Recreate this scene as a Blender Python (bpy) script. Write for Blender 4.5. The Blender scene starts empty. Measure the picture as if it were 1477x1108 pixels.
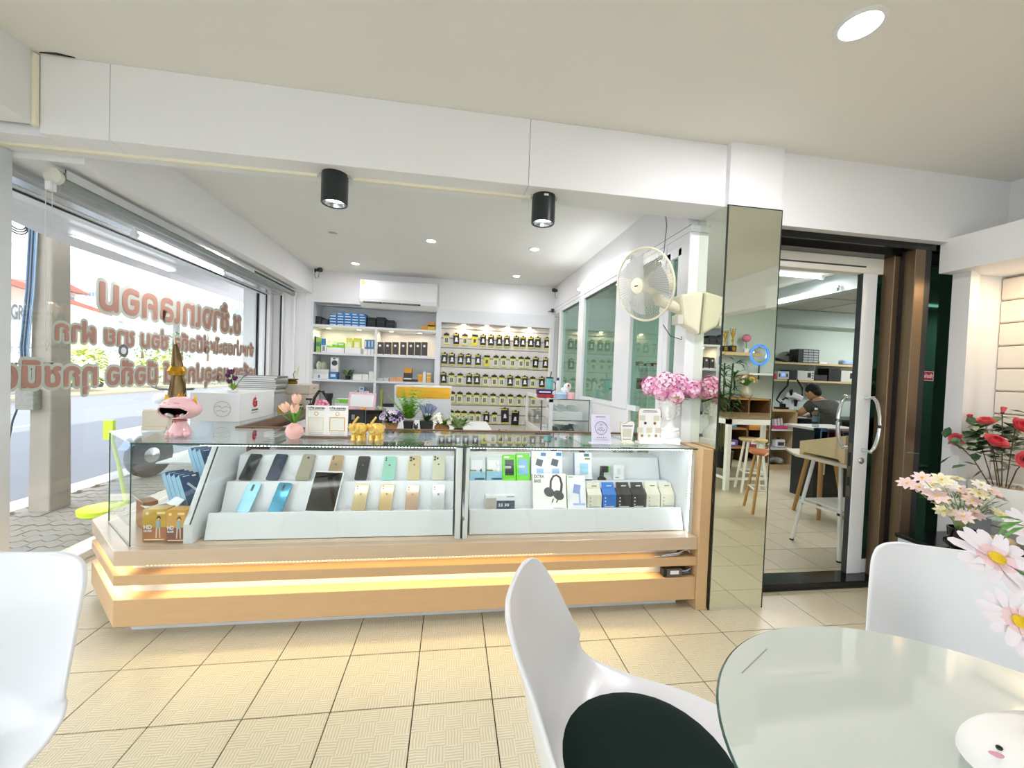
import bpy, math, random
from math import sin, cos, pi, radians, sqrt, floor, hypot
from mathutils import Matrix, Vector
random.seed(7)
SC = bpy.context.scene
COL = SC.collection
# ------------------------------------------------------------------ camera
F_PX, YAW, PITCH, ROLL, CAMH = 583.172, 0.147735, -0.0240685, 0.037089, 1.26795
W_, H_ = 1477.0, 1108.0
_cy, _sy, _cp, _sp = cos(YAW), sin(YAW), cos(PITCH), sin(PITCH)
FW = Vector((_sy*_cp, _cy*_cp, _sp)); _r = Vector((_cy, -_sy, 0)); _u = Vector((-_sp*_sy, -_sp*_cy, _cp))
RT = cos(ROLL)*_r + sin(ROLL)*_u; UP = -sin(ROLL)*_r + cos(ROLL)*_u
CAM = Vector((0, 0, CAMH))
cd = bpy.data.cameras.new('camera'); co = bpy.data.objects.new('camera', cd); COL.objects.link(co)
cd.sensor_fit = 'HORIZONTAL'; cd.sensor_width = 36.0; cd.lens = F_PX/W_*36.0; cd.clip_start = 0.02; cd.clip_end = 400
co.matrix_world = Matrix(((RT.x, UP.x, -FW.x, 0), (RT.y, UP.y, -FW.y, 0), (RT.z, UP.z, -FW.z, CAMH), (0, 0, 0, 1)))
SC.camera = co
# measuring helpers: where the line of sight through a photo point meets a real plane of the room
def _ray(x, y): return FW + RT*((x-W_/2)/F_PX) - UP*((y-H_/2)/F_PX)
def onX(x, y, v): d = _ray(x, y); return CAM + d*((v-CAM.x)/d.x)
def onY(x, y, v): d = _ray(x, y); return CAM + d*((v-CAM.y)/d.y)
def onZ(x, y, v): d = _ray(x, y); return CAM + d*((v-CAM.z)/d.z)
# ------------------------------------------------------------------ world, sun, exposure
wd = bpy.data.worlds.new('sky'); SC.world = wd; wd.use_nodes = True
_n = wd.node_tree.nodes; _n.clear()
_o = _n.new('ShaderNodeOutputWorld'); _b = _n.new('ShaderNodeBackground'); _b.inputs[0].default_value = (0.93, 0.955, 1.0, 1); _b.inputs[1].default_value = 1.6
wd.node_tree.links.new(_b.outputs[0], _o.inputs[0])
sl = bpy.data.lights.new('sun', 'SUN'); sl.energy = 2.6; sl.angle = 0.01; sl.color = (1.0, 0.96, 0.88)
so = bpy.data.objects.new('sun', sl); COL.objects.link(so); so.rotation_euler = (radians(18), radians(38), 0)
so.location = (8, -4, 14)
SC.view_settings.view_transform = 'Standard'; SC.view_settings.look = 'None'; SC.view_settings.gamma = 1.0
SC.view_settings.use_curve_mapping = False; SC.view_settings.exposure = 1.2
# ------------------------------------------------------------------ materials
def hexc(h):
    c = [int(h[i:i+2], 16)/255 for i in (0, 2, 4)]
    return tuple(((x/12.92) if x <= .04045 else ((x+.055)/1.055)**2.4) for x in c)+(1,)
MC = {}
def M(key, h=None, rough=.5, metal=0, var=.05, scale=14, bump=0.0, emit=0, stretch=None, coat=0, sheen=0, spec=.5):
    if key in MC: return MC[key]
    m = bpy.data.materials.new(key); m.use_nodes = True; nt = m.node_tree; p = nt.nodes['Principled BSDF']
    c = hexc(h)
    p.inputs['Roughness'].default_value = rough; p.inputs['Metallic'].default_value = metal
    p.inputs['Coat Weight'].default_value = coat; p.inputs['Specular IOR Level'].default_value = spec
    tc = nt.nodes.new('ShaderNodeTexCoord'); no = nt.nodes.new('ShaderNodeTexNoise'); no.inputs['Scale'].default_value = scale
    no.inputs['Detail'].default_value = 3
    if stretch:
        mp = nt.nodes.new('ShaderNodeMapping'); mp.inputs['Scale'].default_value = stretch
        nt.links.new(tc.outputs['Object'], mp.inputs[0]); nt.links.new(mp.outputs[0], no.inputs['Vector'])
    else: nt.links.new(tc.outputs['Object'], no.inputs['Vector'])
    mx = nt.nodes.new('ShaderNodeMix'); mx.data_type = 'RGBA'
    mx.inputs['A'].default_value = tuple(max(0, x*(1-var)) for x in c[:3])+(1,)
    mx.inputs['B'].default_value = tuple(min(1, x*(1+var)) for x in c[:3])+(1,)
    nt.links.new(no.outputs['Fac'], mx.inputs['Factor']); nt.links.new(mx.outputs['Result'], p.inputs['Base Color'])
    if bump:
        bp = nt.nodes.new('ShaderNodeBump'); bp.inputs['Strength'].default_value = bump; bp.inputs['Distance'].default_value = .01
        nt.links.new(no.outputs['Fac'], bp.inputs['Height']); nt.links.new(bp.outputs[0], p.inputs['Normal'])
    if emit:
        p.inputs['Emission Color'].default_value = c; p.inputs['Emission Strength'].default_value = emit
    MC[key] = m; return m
def glass(key, tint='F2F6F4', rough=0.0, ior=1.45, opac=0.0, dark='000000'):
    if key in MC: return MC[key]
    m = bpy.data.materials.new(key); m.use_nodes = True; nt = m.node_tree; N = nt.nodes; N.clear(); L = nt.links.new
    out = N.new('ShaderNodeOutputMaterial'); tr = N.new('ShaderNodeBsdfTransparent'); tr.inputs[0].default_value = hexc(tint)
    gl = N.new('ShaderNodeBsdfGlossy'); gl.inputs['Roughness'].default_value = rough; gl.inputs[0].default_value = (1, 1, 1, 1)
    mx = N.new('ShaderNodeMixShader'); lw = N.new('ShaderNodeLayerWeight'); lw.inputs[0].default_value = .5
    pw = N.new('ShaderNodeMath'); pw.operation = 'POWER'; pw.inputs[1].default_value = 5
    sc = N.new('ShaderNodeMath'); sc.operation = 'MULTIPLY_ADD'; f0 = ((ior-1)/(ior+1))**2; sc.inputs[1].default_value = 1-f0; sc.inputs[2].default_value = f0
    no = N.new('ShaderNodeTexNoise'); no.inputs['Scale'].default_value = 1.3; bp = N.new('ShaderNodeBump'); bp.inputs['Strength'].default_value = .012
    L(no.outputs['Fac'], bp.inputs['Height']); L(bp.outputs[0], gl.inputs['Normal'])
    L(lw.outputs['Facing'], pw.inputs[0]); L(pw.outputs[0], sc.inputs[0]); L(sc.outputs[0], mx.inputs[0]); L(tr.outputs[0], mx.inputs[1]); L(gl.outputs[0], mx.inputs[2])
    if opac:
        df = N.new('ShaderNodeBsdfDiffuse'); df.inputs[0].default_value = hexc(dark); m2 = N.new('ShaderNodeMixShader'); m2.inputs[0].default_value = opac
        L(mx.outputs[0], m2.inputs[1]); L(df.outputs[0], m2.inputs[2]); L(m2.outputs[0], out.inputs[0])
    else: L(mx.outputs[0], out.inputs[0])
    MC[key] = m; return m
def emis(key, h, s):
    if key in MC: return MC[key]
    m = bpy.data.materials.new(key); m.use_nodes = True; nt = m.node_tree; nt.nodes.clear()
    o = nt.nodes.new('ShaderNodeOutputMaterial'); e = nt.nodes.new('ShaderNodeEmission'); e.inputs[0].default_value = hexc(h); e.inputs[1].default_value = s
    nt.links.new(e.outputs[0], o.inputs[0]); MC[key] = m; return m
WHITE = M('white_wall', 'ECECEE', .55, var=.015, scale=3)
CEIL = M('cream_ceiling', 'EAE8E0', .8, var=.02, scale=2, bump=.05)
CEILB = M('white_ceiling', 'E9E9E6', .8, var=.02, scale=2)
LAM = M('white_laminate', 'DDE0E4', .3, var=.015, scale=6)
FRAME = M('white_aluminium', 'EDEFF2', .3, var=.02, scale=8)
WOOD = M('tan_laminate', 'CDAA80', .42, var=.07, scale=9, stretch=(.6, 6, 6), bump=.02)
WOODT = M('tan_laminate_gloss', 'CDB79E', .25, var=.08, scale=6, stretch=(.6, 4, 4))
BLK = M('black_plastic', '17181A', .35, var=.15)
BLKG = M('black_gloss', '0B0D0E', .12, var=.2)
DARKG = M('dark_grey_plastic', '34383B', .4)
STEEL = M('polished_steel', 'D8DADC', .15, 1.0, var=.03)
CHROMEG = M('gold_metal', 'D9A441', .25, 1.0, var=.12, scale=60, bump=.25)
PLWHITE = M('white_plastic', 'E9EAEC', .32, var=.01)
CREAM = M('cream_plastic', 'ECE6CF', .35, var=.02)
BRONZE = M('bronze_aluminium', '7A664F', .35, .6, var=.12, stretch=(8, 8, .4))
GREENL = M('leaf_green', '4E8A2C', .5, var=.35, scale=25)
GREEND = M('dark_leaf_green', '264A22', .55, var=.35, scale=25)
GREENP = M('pale_leaf_green', '9CB777', .55, var=.25, scale=25)
WINGL = glass('window_glass', 'FAFCFB'); CASEGL = glass('case_glass', 'FCFEFD'); TEALG = glass('teal_tinted_glass', 'D6ECE2', ior=1.5)
DARKGL = glass('dark_tinted_glass', '6A857C', ior=1.7); EDGEG = M('glass_edge', '35564B', .1, var=.1)
MIRROR = M('mirror_silver', 'E9EEE0', .01, 1.0, var=.01, scale=1)
# ------------------------------------------------------------------ geometry builder
class G:
    def __init__(s, T=None): s.v = []; s.f = []; s.m = []; s.T = T or Matrix.Identity(4)
    def add(s, vs, fs, mi=0):
        k = len(s.v); s.v += [tuple(s.T @ Vector(v)) for v in vs]; s.f += [tuple(i+k for i in f) for f in fs]; s.m += [mi]*len(fs); return s
    def box(s, a, b, mi=0):
        x0, y0, z0 = a; x1, y1, z1 = b
        if x0 > x1: x0, x1 = x1, x0
        if y0 > y1: y0, y1 = y1, y0
        if z0 > z1: z0, z1 = z1, z0
        return s.add([(x0,y0,z0),(x1,y0,z0),(x1,y1,z0),(x0,y1,z0),(x0,y0,z1),(x1,y0,z1),(x1,y1,z1),(x0,y1,z1)],
              [(0,3,2,1),(4,5,6,7),(0,1,5,4),(1,2,6,5),(2,3,7,6),(3,0,4,7)], mi)
    def cb(s, c, d, mi=0): return s.box([c[i]-d[i]/2 for i in range(3)], [c[i]+d[i]/2 for i in range(3)], mi)
    def prism(s, poly, a, b, axis='z', mi=0):
        n = len(poly)
        def P(p, t): return (p[0], p[1], t) if axis == 'z' else ((t, p[0], p[1]) if axis == 'x' else (p[0], t, p[1]))
        vs = [P(p, a) for p in poly]+[P(p, b) for p in poly]
        fs = [tuple(range(n))[::-1], tuple(range(n, 2*n))]+[(i, (i+1) % n, n+(i+1) % n, n+i) for i in range(n)]
        return s.add(vs, fs, mi)
    def tube(s, pts, r, n=8, mi=0, closed=False):
        pts = [Vector(p) for p in pts]; k = len(pts); vs = []; fs = []; ref = None
        for i, p in enumerate(pts):
            if closed: t = pts[(i+1) % k]-pts[i-1]
            else: t = pts[min(i+1, k-1)]-pts[max(i-1, 0)]
            if t.length < 1e-9: t = Vector((0, 0, 1))
            t.normalize()
            if ref is None: ref = Vector((0, 0, 1)) if abs(t.z) < .9 else Vector((1, 0, 0))
            a = t.cross(ref)
            if a.length < 1e-6: a = t.cross(Vector((1, 0.3, 0)))
            a.normalize(); b = t.cross(a); ref = a.cross(t) if False else -b if False else ref
            rr = r[i] if isinstance(r, (list, tuple)) else r
            vs += [tuple(p+a*(rr*cos(2*pi*j/n))+b*(rr*sin(2*pi*j/n))) for j in range(n)]
        m = k if closed else k-1
        for i in range(m):
            i2 = (i+1) % k
            fs += [(i*n+j, i*n+(j+1) % n, i2*n+(j+1) % n, i2*n+j) for j in range(n)]
        if not closed: fs += [tuple(range(n))[::-1], tuple((k-1)*n+j for j in range(n))]
        return s.add(vs, fs, mi)
    def lathe(s, prof, n=16, c=(0, 0, 0), mi=0, cap=True):
        vs = []; fs = []
        for r, z in prof: vs += [(c[0]+r*cos(2*pi*j/n), c[1]+r*sin(2*pi*j/n), c[2]+z) for j in range(n)]
        k = len(prof)
        for i in range(k-1): fs += [(i*n+j, i*n+(j+1) % n, (i+1)*n+(j+1) % n, (i+1)*n+j) for j in range(n)]
        if cap: fs += [tuple(range(n))[::-1], tuple((k-1)*n+j for j in range(n))]
        return s.add(vs, fs, mi)
    def ell(s, c, r, n=12, m=8, mi=0):
        if not isinstance(r, (tuple, list)): r = (r, r, r)
        vs = [(c[0], c[1], c[2]-r[2])]; fs = []
        for i in range(1, m):
            a = -pi/2+pi*i/m
            vs += [(c[0]+r[0]*cos(a)*cos(2*pi*j/n), c[1]+r[1]*cos(a)*sin(2*pi*j/n), c[2]+r[2]*sin(a)) for j in range(n)]
        vs.append((c[0], c[1], c[2]+r[2])); t = len(vs)-1
        fs += [(0, 1+(j+1) % n, 1+j) for j in range(n)]
        for i in range(m-2): fs += [(1+i*n+j, 1+i*n+(j+1) % n, 1+(i+1)*n+(j+1) % n, 1+(i+1)*n+j) for j in range(n)]
        fs += [(1+(m-2)*n+j, 1+(m-2)*n+(j+1) % n, t) for j in range(n)]
        return s.add(vs, fs, mi)
    def leaf(s, p, d, L, w, mi=0, up=(0, 0, 1), bend=.25):
        p = Vector(p); d = Vector(d).normalized(); a = d.cross(Vector(up))
        if a.length < 1e-4: a = Vector((1, 0, 0))
        a.normalize(); u = a.cross(d)
        vs = [p, p+d*L*.35+a*w/2+u*L*.03, p+d*L*.35-a*w/2+u*L*.03, p+d*L*.75+a*w*.35-u*L*bend*.3, p+d*L*.75-a*w*.35-u*L*bend*.3, p+d*L-u*L*bend, p+d*L*.4-u*w*.12]
        return s.add([tuple(v) for v in vs], [(0, 1, 6), (0, 6, 2), (1, 3, 6), (6, 3, 4), (6, 4, 2), (3, 5, 4)], mi)
    def ob(s, name, mats, par=None, smooth=False, bev=0, loc=None, seg=2):
        me = bpy.data.meshes.new(name); me.from_pydata(s.v, [], s.f); me.validate()
        if not isinstance(mats, (list, tuple)): mats = [mats]
        for m in mats: me.materials.append(m)
        if len(me.polygons) == len(s.m): me.polygons.foreach_set('material_index', s.m)
        me.update()
        if smooth: me.shade_smooth(); me.set_sharp_from_angle(angle=.75)
        o = bpy.data.objects.new(name, me); COL.objects.link(o)
        if bev:
            b = o.modifiers.new('bevel', 'BEVEL'); b.width = bev; b.segments = seg; b.limit_method = 'ANGLE'; b.angle_limit = .7
        if par: o.parent = par
        if loc: o.location = loc
        return o
def tag(o, label, cat, group=None):
    o['label'] = label; o['category'] = cat
    if group: o['group'] = group
    return o
def thing(name, label, cat, loc=(0, 0, 0), rz=0, group=None, rot=None):
    o = bpy.data.objects.new(name, None); COL.objects.link(o); o.location = loc; o.rotation_euler = rot or (0, 0, rz); o.empty_display_size = .05
    return tag(o, label, cat, group)
def struct(o): o['kind'] = 'structure'; return o
def root(name):
    o = bpy.data.objects.new(name, None); COL.objects.link(o); o['kind'] = 'structure'; return o
def dup(r, loc, rot=None, label=None, group=None):
    c = r.copy(); COL.objects.link(c); c.location = loc
    if rot is not None: c.rotation_euler = rot
    if label: c['label'] = label
    if group: c['group'] = group
    for ch in list(r.children):
        d = ch.copy(); COL.objects.link(d); d.parent = c
        for g in ch.children:
            e = g.copy(); COL.objects.link(e); e.parent = d
    return c
def text(s, size, mat, T, name='lettering', par=None, off=0.0, ext=.0004, width=None, align='LEFT', res=4):
    cu = bpy.data.curves.new('t', 'FONT'); cu.body = s; cu.size = size; cu.offset = off; cu.extrude = ext; cu.align_x = align; cu.resolution_u = res
    o = bpy.data.objects.new('t', cu); COL.objects.link(o)
    dg = bpy.context.evaluated_depsgraph_get(); me = bpy.data.meshes.new_from_object(o.evaluated_get(dg)); bpy.data.objects.remove(o)
    if width and len(me.vertices):
        xs = [v.co.x for v in me.vertices]; k = width/(max(xs)-min(xs))
        x0 = min(xs) if align == 'LEFT' else (min(xs)+max(xs))/2
        for v in me.vertices: v.co.x = (v.co.x-x0)*k
    me.transform(T); me.materials.clear(); me.materials.append(mat)
    r = bpy.data.objects.new(name, me); COL.objects.link(r)
    if par: r.parent = par
    return r
def fattext(s, size, mat, T, name, par, r, width, n=12, ext=0.0):
    f = text(s, size, mat, Matrix.Identity(4), name, par, ext=ext); me = f.data; xs = [v.co.x for v in me.vertices]
    k = width/(max(xs)-min(xs)); x0 = min(xs); vs = [(v.co.x, v.co.y, v.co.z) for v in me.vertices]; fs = [tuple(p.vertices) for p in me.polygons]; V = []; F = []
    par_ = list(range(len(vs)))
    def fd(i):
        while par_[i] != i: par_[i] = par_[par_[i]]; i = par_[i]
        return i
    for q in fs:
        for j in q[1:]: par_[fd(q[0])] = fd(j)
    ids = {}; vs = [(x, y, z+.000018*(ids.setdefault(fd(i), len(ids)) % 5)) for i, (x, y, z) in enumerate(vs)]
    def inside(p, t):     # strictly inside a triangle, in the plane of the lettering
        c = [(t[(j+1) % 3][0]-t[j][0])*(p[1]-t[j][1])-(t[(j+1) % 3][1]-t[j][1])*(p[0]-t[j][0]) for j in range(3)]
        return all(v > 1e-9 for v in c) or all(v < -1e-9 for v in c)
    T3 = [[vs[i] for i in q[:3]] for q in fs]; bb = [(min(v[0] for v in t), max(v[0] for v in t)) for t in T3]; f2 = []
    for i, q in enumerate(fs):
        t = T3[i]; pp = [tuple(sum(v[k]*w for v, w in zip(t, ww)) for k in (0, 1)) for ww in ((.34, .33, .33), (.8, .1, .1), (.1, .8, .1), (.1, .1, .8))]
        if any(j < i and bb[j][0] < bb[i][1] and bb[j][1] > bb[i][0] and any(inside(p, T3[j]) for p in pp) for j in range(len(fs))):
            k0 = len(vs); vs += [(v[0], v[1], v[2]+.000009) for v in t]; f2.append((k0, k0+1, k0+2))
        else: f2.append(q)
    fs = f2
    for i in range(n+1):
        a = 2*pi*i/max(1, n); dx, dy = (r*cos(a), r*sin(a)) if i < n else (0, 0); b = len(V)
        V += [tuple(T @ Vector(((x-x0)*k+dx, y+dy, z+i*.0001))) for x, y, z in vs]; F += [tuple(q+b for q in p) for p in fs]
    m2 = bpy.data.meshes.new(name); m2.from_pydata(V, [], F); m2.validate(); m2.update(); m2.materials.append(mat); f.data = m2; return f
def frameT(o, x, y):   # matrix with origin o, local x and y axes
    x = Vector(x).normalized(); y = Vector(y); y = (y-x*y.dot(x)).normalized(); z = x.cross(y)
    return Matrix(((x.x, y.x, z.x, o[0]), (x.y, y.y, z.y, o[1]), (x.z, y.z, z.z, o[2]), (0, 0, 0, 1)))
def area(name, loc, size, power, color, rot=(0, 0, 0), sy=None, par=None, spread=None):
    l = bpy.data.lights.new(name, 'AREA'); l.energy = power; l.color = color; l.size = size
    if sy: l.shape = 'RECTANGLE'; l.size_y = sy
    else: l.shape = 'DISK'
    if spread: l.spread = spread
    o = bpy.data.objects.new(name, l); COL.objects.link(o); o.location = loc; o.rotation_euler = rot
    if par: o.parent = par
    return o
# ================================================================== SETTING
ZC, ZB = 2.57, 2.5
# ---- floor with separate tiles
def tile_mat():
    m = bpy.data.materials.new('woven_cream_tile'); m.use_nodes = True; nt = m.node_tree; N = nt.nodes; L = nt.links.new; p = N['Principled BSDF']
    p.inputs['Roughness'].default_value = .33
    g = N.new('ShaderNodeNewGeometry'); sx = N.new('ShaderNodeSeparateXYZ'); L(g.outputs['Position'], sx.inputs[0])
    def ma(op, a, b=None, c=None):
        n = N.new('ShaderNodeMath'); n.operation = op
        for i, q in enumerate((a, b, c)):
            if q is None: continue
            if isinstance(q, (int, float)): n.inputs[i].default_value = q
            else: L(q, n.inputs[i])
        return n.outputs[0]
    X = ma('ADD', sx.outputs[0], 30*.3+1.30326); Y = ma('ADD', sx.outputs[1], 30*.3-1.53487)
    c = .3/5
    par = ma('MODULO', ma('ADD', ma('FLOOR', ma('DIVIDE', X, c)), ma('FLOOR', ma('DIVIDE', Y, c))), 2)
    no = N.new('ShaderNodeTexNoise'); no.inputs['Scale'].default_value = 22; no.inputs['Detail'].default_value = 2; L(g.outputs['Position'], no.inputs['Vector'])
    k = 2*pi/(c/6)
    j = ma('MULTIPLY', no.outputs['Fac'], 6)
    s1 = ma('SINE', ma('ADD', ma('MULTIPLY', X, k), j)); s2 = ma('SINE', ma('ADD', ma('MULTIPLY', Y, k), j))
    mixv = ma('ADD', ma('MULTIPLY', s1, par), ma('MULTIPLY', s2, ma('SUBTRACT', 1, par)))
    fac = ma('MULTIPLY_ADD', mixv, .5, .5)
    rp = N.new('ShaderNodeMix'); rp.data_type = 'RGBA'; rp.inputs['A'].default_value = hexc('B8AE93'); rp.inputs['B'].default_value = hexc('DDD4BC')
    n2 = N.new('ShaderNodeTexNoise'); n2.inputs['Scale'].default_value = 70; L(g.outputs['Position'], n2.inputs['Vector'])
    L(ma('ADD', ma('MULTIPLY', fac, .75), ma('MULTIPLY', n2.outputs['Fac'], .25)), rp.inputs['Factor']); L(rp.outputs['Result'], p.inputs['Base Color'])
    return m
TILE = tile_mat()
fl = root('floor')
G().box((-2.4, -4, -.2), (3.4, 6.2, -.006)).box((3.4, -4, -.2), (7.4, 6.2, -.006)).ob('floor_base', M('dark_grout', '2E2B26', .9), fl)
gx, gy = -1.30326, 1.53487
cells = []
for i in range(-4, 30):
    for j in range(-18, 15):
        x, y = gx+.3*i, gy+.3*j
        if x+.3 > 7.4 or y+.3 > 6.1: continue
        d = Vector((x+.15, y+.15, 0))-CAM; z = d.dot(FW); px = W_/2+F_PX*d.dot(RT)/max(z, .01); py = H_/2-F_PX*d.dot(UP)/max(z, .01)
        inv = z > .3 and -60 < px < 1540 and py < 1200
        hid = (-1.9 < x < 1.3 and y > 1.9) or (3.0 < x and y < 1.9)
        cells.append((0 if (inv and not hid) else 1, z if z > 0 else 99, x, y))
cells.sort()
tg = G(); tg.box((.002, .002, -.008), (.298, .298, 0)); proto = None; rest = G()
for k, (a, z, x, y) in enumerate(cells):
    if k < 300:
        if proto is None: proto = o = tg.ob('floor_tile', TILE, fl, bev=.0012, seg=1)
        else: o = proto.copy(); COL.objects.link(o)
        o.location = (x, y, random.uniform(-.0004, .0004))
    else:
        x0 = max(x+.002, -2.4); x1 = x+.298
        if x1 > x0: rest.box((x0, y+.002, -.008), (x1, y+.298, 0))
o = rest.ob('floor_tile_field', TILE, fl); o['kind'] = 'stuff'
# ---- ceilings
struct(G().box((-2.6, -4, ZC), (7.5, 2.2, ZC+.2)).box((3.5, 2.2, ZC), (7.5, 3, ZC+.2)).ob('ceiling', CEIL))
struct(G().box((-2.6, 2.2, ZB), (1.46, 6.0, ZB+.27)).ob('ceiling', CEILB))
c3 = struct(G().box((1.46, 2.3, ZB), (7.5, 6.2, ZB+.27)).ob('ceiling', M('repair_ceiling', 'B9BCB4', .8)))
for k in range(1, 5): G().box((1.5, 2.3+.9*k, ZB-.006), (7.4, 2.33+.9*k, ZB)).ob('ceiling_batten', M('batten_grey', 'A9ACA4', .7), c3)
for k in range(5): G().box((2.2+1.2*k, 2.4, ZB-.005), (2.23+1.2*k, 6, ZB)).ob('ceiling_batten', M('batten_grey'), c3)
# ---- beams
bm = root('wall_beam_front')
G().box((-1.80, 2.06, 2.235), (-1.535, 2.265, ZC)).ob('beam_panel', WHITE, bm, bev=.002, seg=1)
G().box((-1.533, 2.06, 2.235), (.352, 2.265, ZC)).ob('beam_panel', WHITE, bm, bev=.002, seg=1)
G().box((.354, 2.06, 2.235), (1.46, 2.265, ZC)).ob('beam_panel', WHITE, bm, bev=.002, seg=1)
G().box((-2.6, 2.09, 2.235), (-1.80, 2.265, ZC)).ob('beam_panel', WHITE, bm)
struct(G().box((1.46, 2.06, 2.165), (3.42, 2.40, ZC)).ob('wall_over_door', WHITE))
struct(G().box((-2.6, 2.265, 2.205), (-1.79, 5.52, ZB)).ob('wall_left_soffit', WHITE))
struct(G().box((-2.6, -4, 2.27), (-1.815, 2.06, ZC)).ob('wall_left_beam', WHITE))
struct(G().tube([(-1.807, 2.05, 2.26), (-1.807, 2.05, 2.56)], .012, 8).ob('trim_1', CREAM, smooth=True))
struct(G().box((-2.4, 2.175, 2.222), (-.70, 2.195, 2.235)).box((-.53, 2.175, 2.222), (.40, 2.195, 2.235)).ob('trim_2', CREAM))
struct(G().prism([(-1.79, 2.045), (-1.66, 2.05), (-1.72, 2.035)], 2.5655, 2.57).ob('trim_3', BLK))
# ---- mirrored column
cl = root('wall_column')
G().box((1.452, 2.026, 0), (1.775, 2.30, ZC)).ob('column_core', WHITE, cl)
G().box((1.452, 2.022, .006), (1.777, 2.0262, 2.228)).ob('mirror_panel', [MIRROR], cl)
G().box((1.4465, 2.024, .006), (1.4525, 2.302, 2.228)).ob('mirror_panel', [MIRROR], cl)
G().box((1.446, 2.0205, 0), (1.4535, 2.0275, 2.228)).box((1.774, 2.0205, 0), (1.779, 2.0275, 2.228)).box((1.446, 2.0205, 2.226), (1.779, 2.03, 2.231)).ob('mirror_edge', M('mirror_edge', '3B4240', .3, .6), cl)
# ---- back wall
struct(G().box((-2.6, 5.5, 2.1), (1.46, 5.7, ZB)).box((-2.6, 5.5, 0), (-1.81, 5.7, 2.1)).box((-1.81, 5.86, 0), (1.46, 5.95, 2.1)).box((-2.6, 5.69, 2.09), (1.46, 5.95, ZB)).box((-1.9, 5.69, 0), (-1.81, 5.95, 2.1)).box((1.386, 5.6, 0), (1.46, 5.95, 2.1)).ob('wall_back', WHITE))
struct(G().box((-2.0, 5.47, .0), (-1.985, 5.5, 2.2)).box((-2.14, 5.47, 0), (-2.125, 5.5, 2.2)).box((-1.87, 5.49, 0), (-1.855, 5.5, 2.2)).ob('trim_4', FRAME))
struct(G().box((-2.165, 5.475, 0), (-2.14, 5.499, 2.15)).ob('trim_dark_gap', BLK))  # black strip standing in for the shade of a gap behind
# ---- partition between the shop and the repair room (x = 1.40)
pw = root('wall_partition')
G().box((1.385, 2.3, 2.2), (1.46, 5.5, ZB)).ob('wall_head', WHITE, pw)
G().box((1.395, 3.04, 0), (1.455, 5.5, 1.02)).ob('wall_foot', WHITE, pw)
G().box((1.383, 2.26, 2.165), (1.45, 5.5, 2.2)).box((1.39, 2.3, 2.12), (1.45, 5.5, 2.165)).ob('top_rail', FRAME, pw)
G().box((1.39, 2.9, 1.02), (1.45, 5.5, 1.06)).ob('sill_rail', FRAME, pw)
for y0, y1, zz in ((5.16, 5.25, 1.02), (4.25, 4.42, 1.02), (3.06, 3.36, 1.02), (2.54, 2.60, 0), (2.27, 2.36, 0)):
    G().box((1.385, y0, zz), (1.45, y1, 2.165)).ob('mullion', FRAME, pw, bev=.003, seg=1)
for y0, y1 in ((4.42, 5.16), (3.36, 4.25), (2.60, 3.06)):
    G().box((1.415, y0, 1.06 if y0 > 3 else .1), (1.42, y1, 2.12)).ob('pane', TEALG, pw)
    G().box((1.404, y0, 1.06 if y0 > 3 else .1), (1.412, y0+.012, 2.12)).box((1.404, y0, 2.108), (1.412, y1, 2.12)).ob('gasket', BLK, pw)
struct(G().box((1.3832, 2.262, 2.198), (1.3872, 5.5, 2.204)).ob('trim_6', M('cable_dark', '6F6A62', .6)))
d1 = root('door_1')
G().box((1.39, 2.36, 0), (1.44, 2.40, 2.1)).box((1.39, 2.49, 0), (1.44, 2.54, 2.1)).box((1.39, 2.36, 2.05), (1.44, 2.54, 2.12)).ob('door_frame', FRAME, d1, bev=.003, seg=1)
G().box((1.412, 2.40, .1), (1.418, 2.49, 2.05)).ob('pane', TEALG, d1)
G().box((1.403, 2.398, .1), (1.411, 2.406, 2.05)).ob('gasket', BLK, d1)
G().tube([(1.385, 2.515, 1.17), (1.35, 2.515, 1.17), (1.345, 2.46, 1.16)], .009, 8).box((1.376, 2.505, 1.02), (1.39, 2.525, 1.13)).ob('door_handle', STEEL, d1, smooth=True)
# ---- left street window
wl = root('window_1')
XW = -2.30
G().box((XW-.07, 2.15, 0), (XW+.05, 5.5, .05)).ob('window_frame', FRAME, wl, bev=.004, seg=1)
G().box((XW-.07, 2.15, 2.14), (XW+.05, 5.5, 2.205)).ob('window_frame', FRAME, wl)
G().box((XW-.07, 5.40, .05), (XW+.05, 5.47, 2.14)).ob('window_frame', FRAME, wl)
G().box((XW-.07, 2.10, .05), (XW+.05, 2.2, 2.14)).ob('window_frame', FRAME, wl)
G().box((XW-.004, 2.2, .05), (XW+.004, 5.40, 2.14)).ob('pane', WINGL, wl)
G().box((XW+.004, 2.2, 2.128), (XW+.014, 5.4, 2.138)).box((XW+.004, 5.388, .05), (XW+.014, 5.4, 2.13)).ob('gasket', BLK, wl)
struct(G().box((-2.45, 1.99, 0), (-2.085, 2.262, 2.235)).ob('wall_left_pillar', M('pillar_paint', 'D9DEE2', .5, var=.03)))
struct(G().box((-2.45, 5.5, 0), (-2.30, 5.7, 2.3)).ob('wall_left_end', WHITE))
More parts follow.
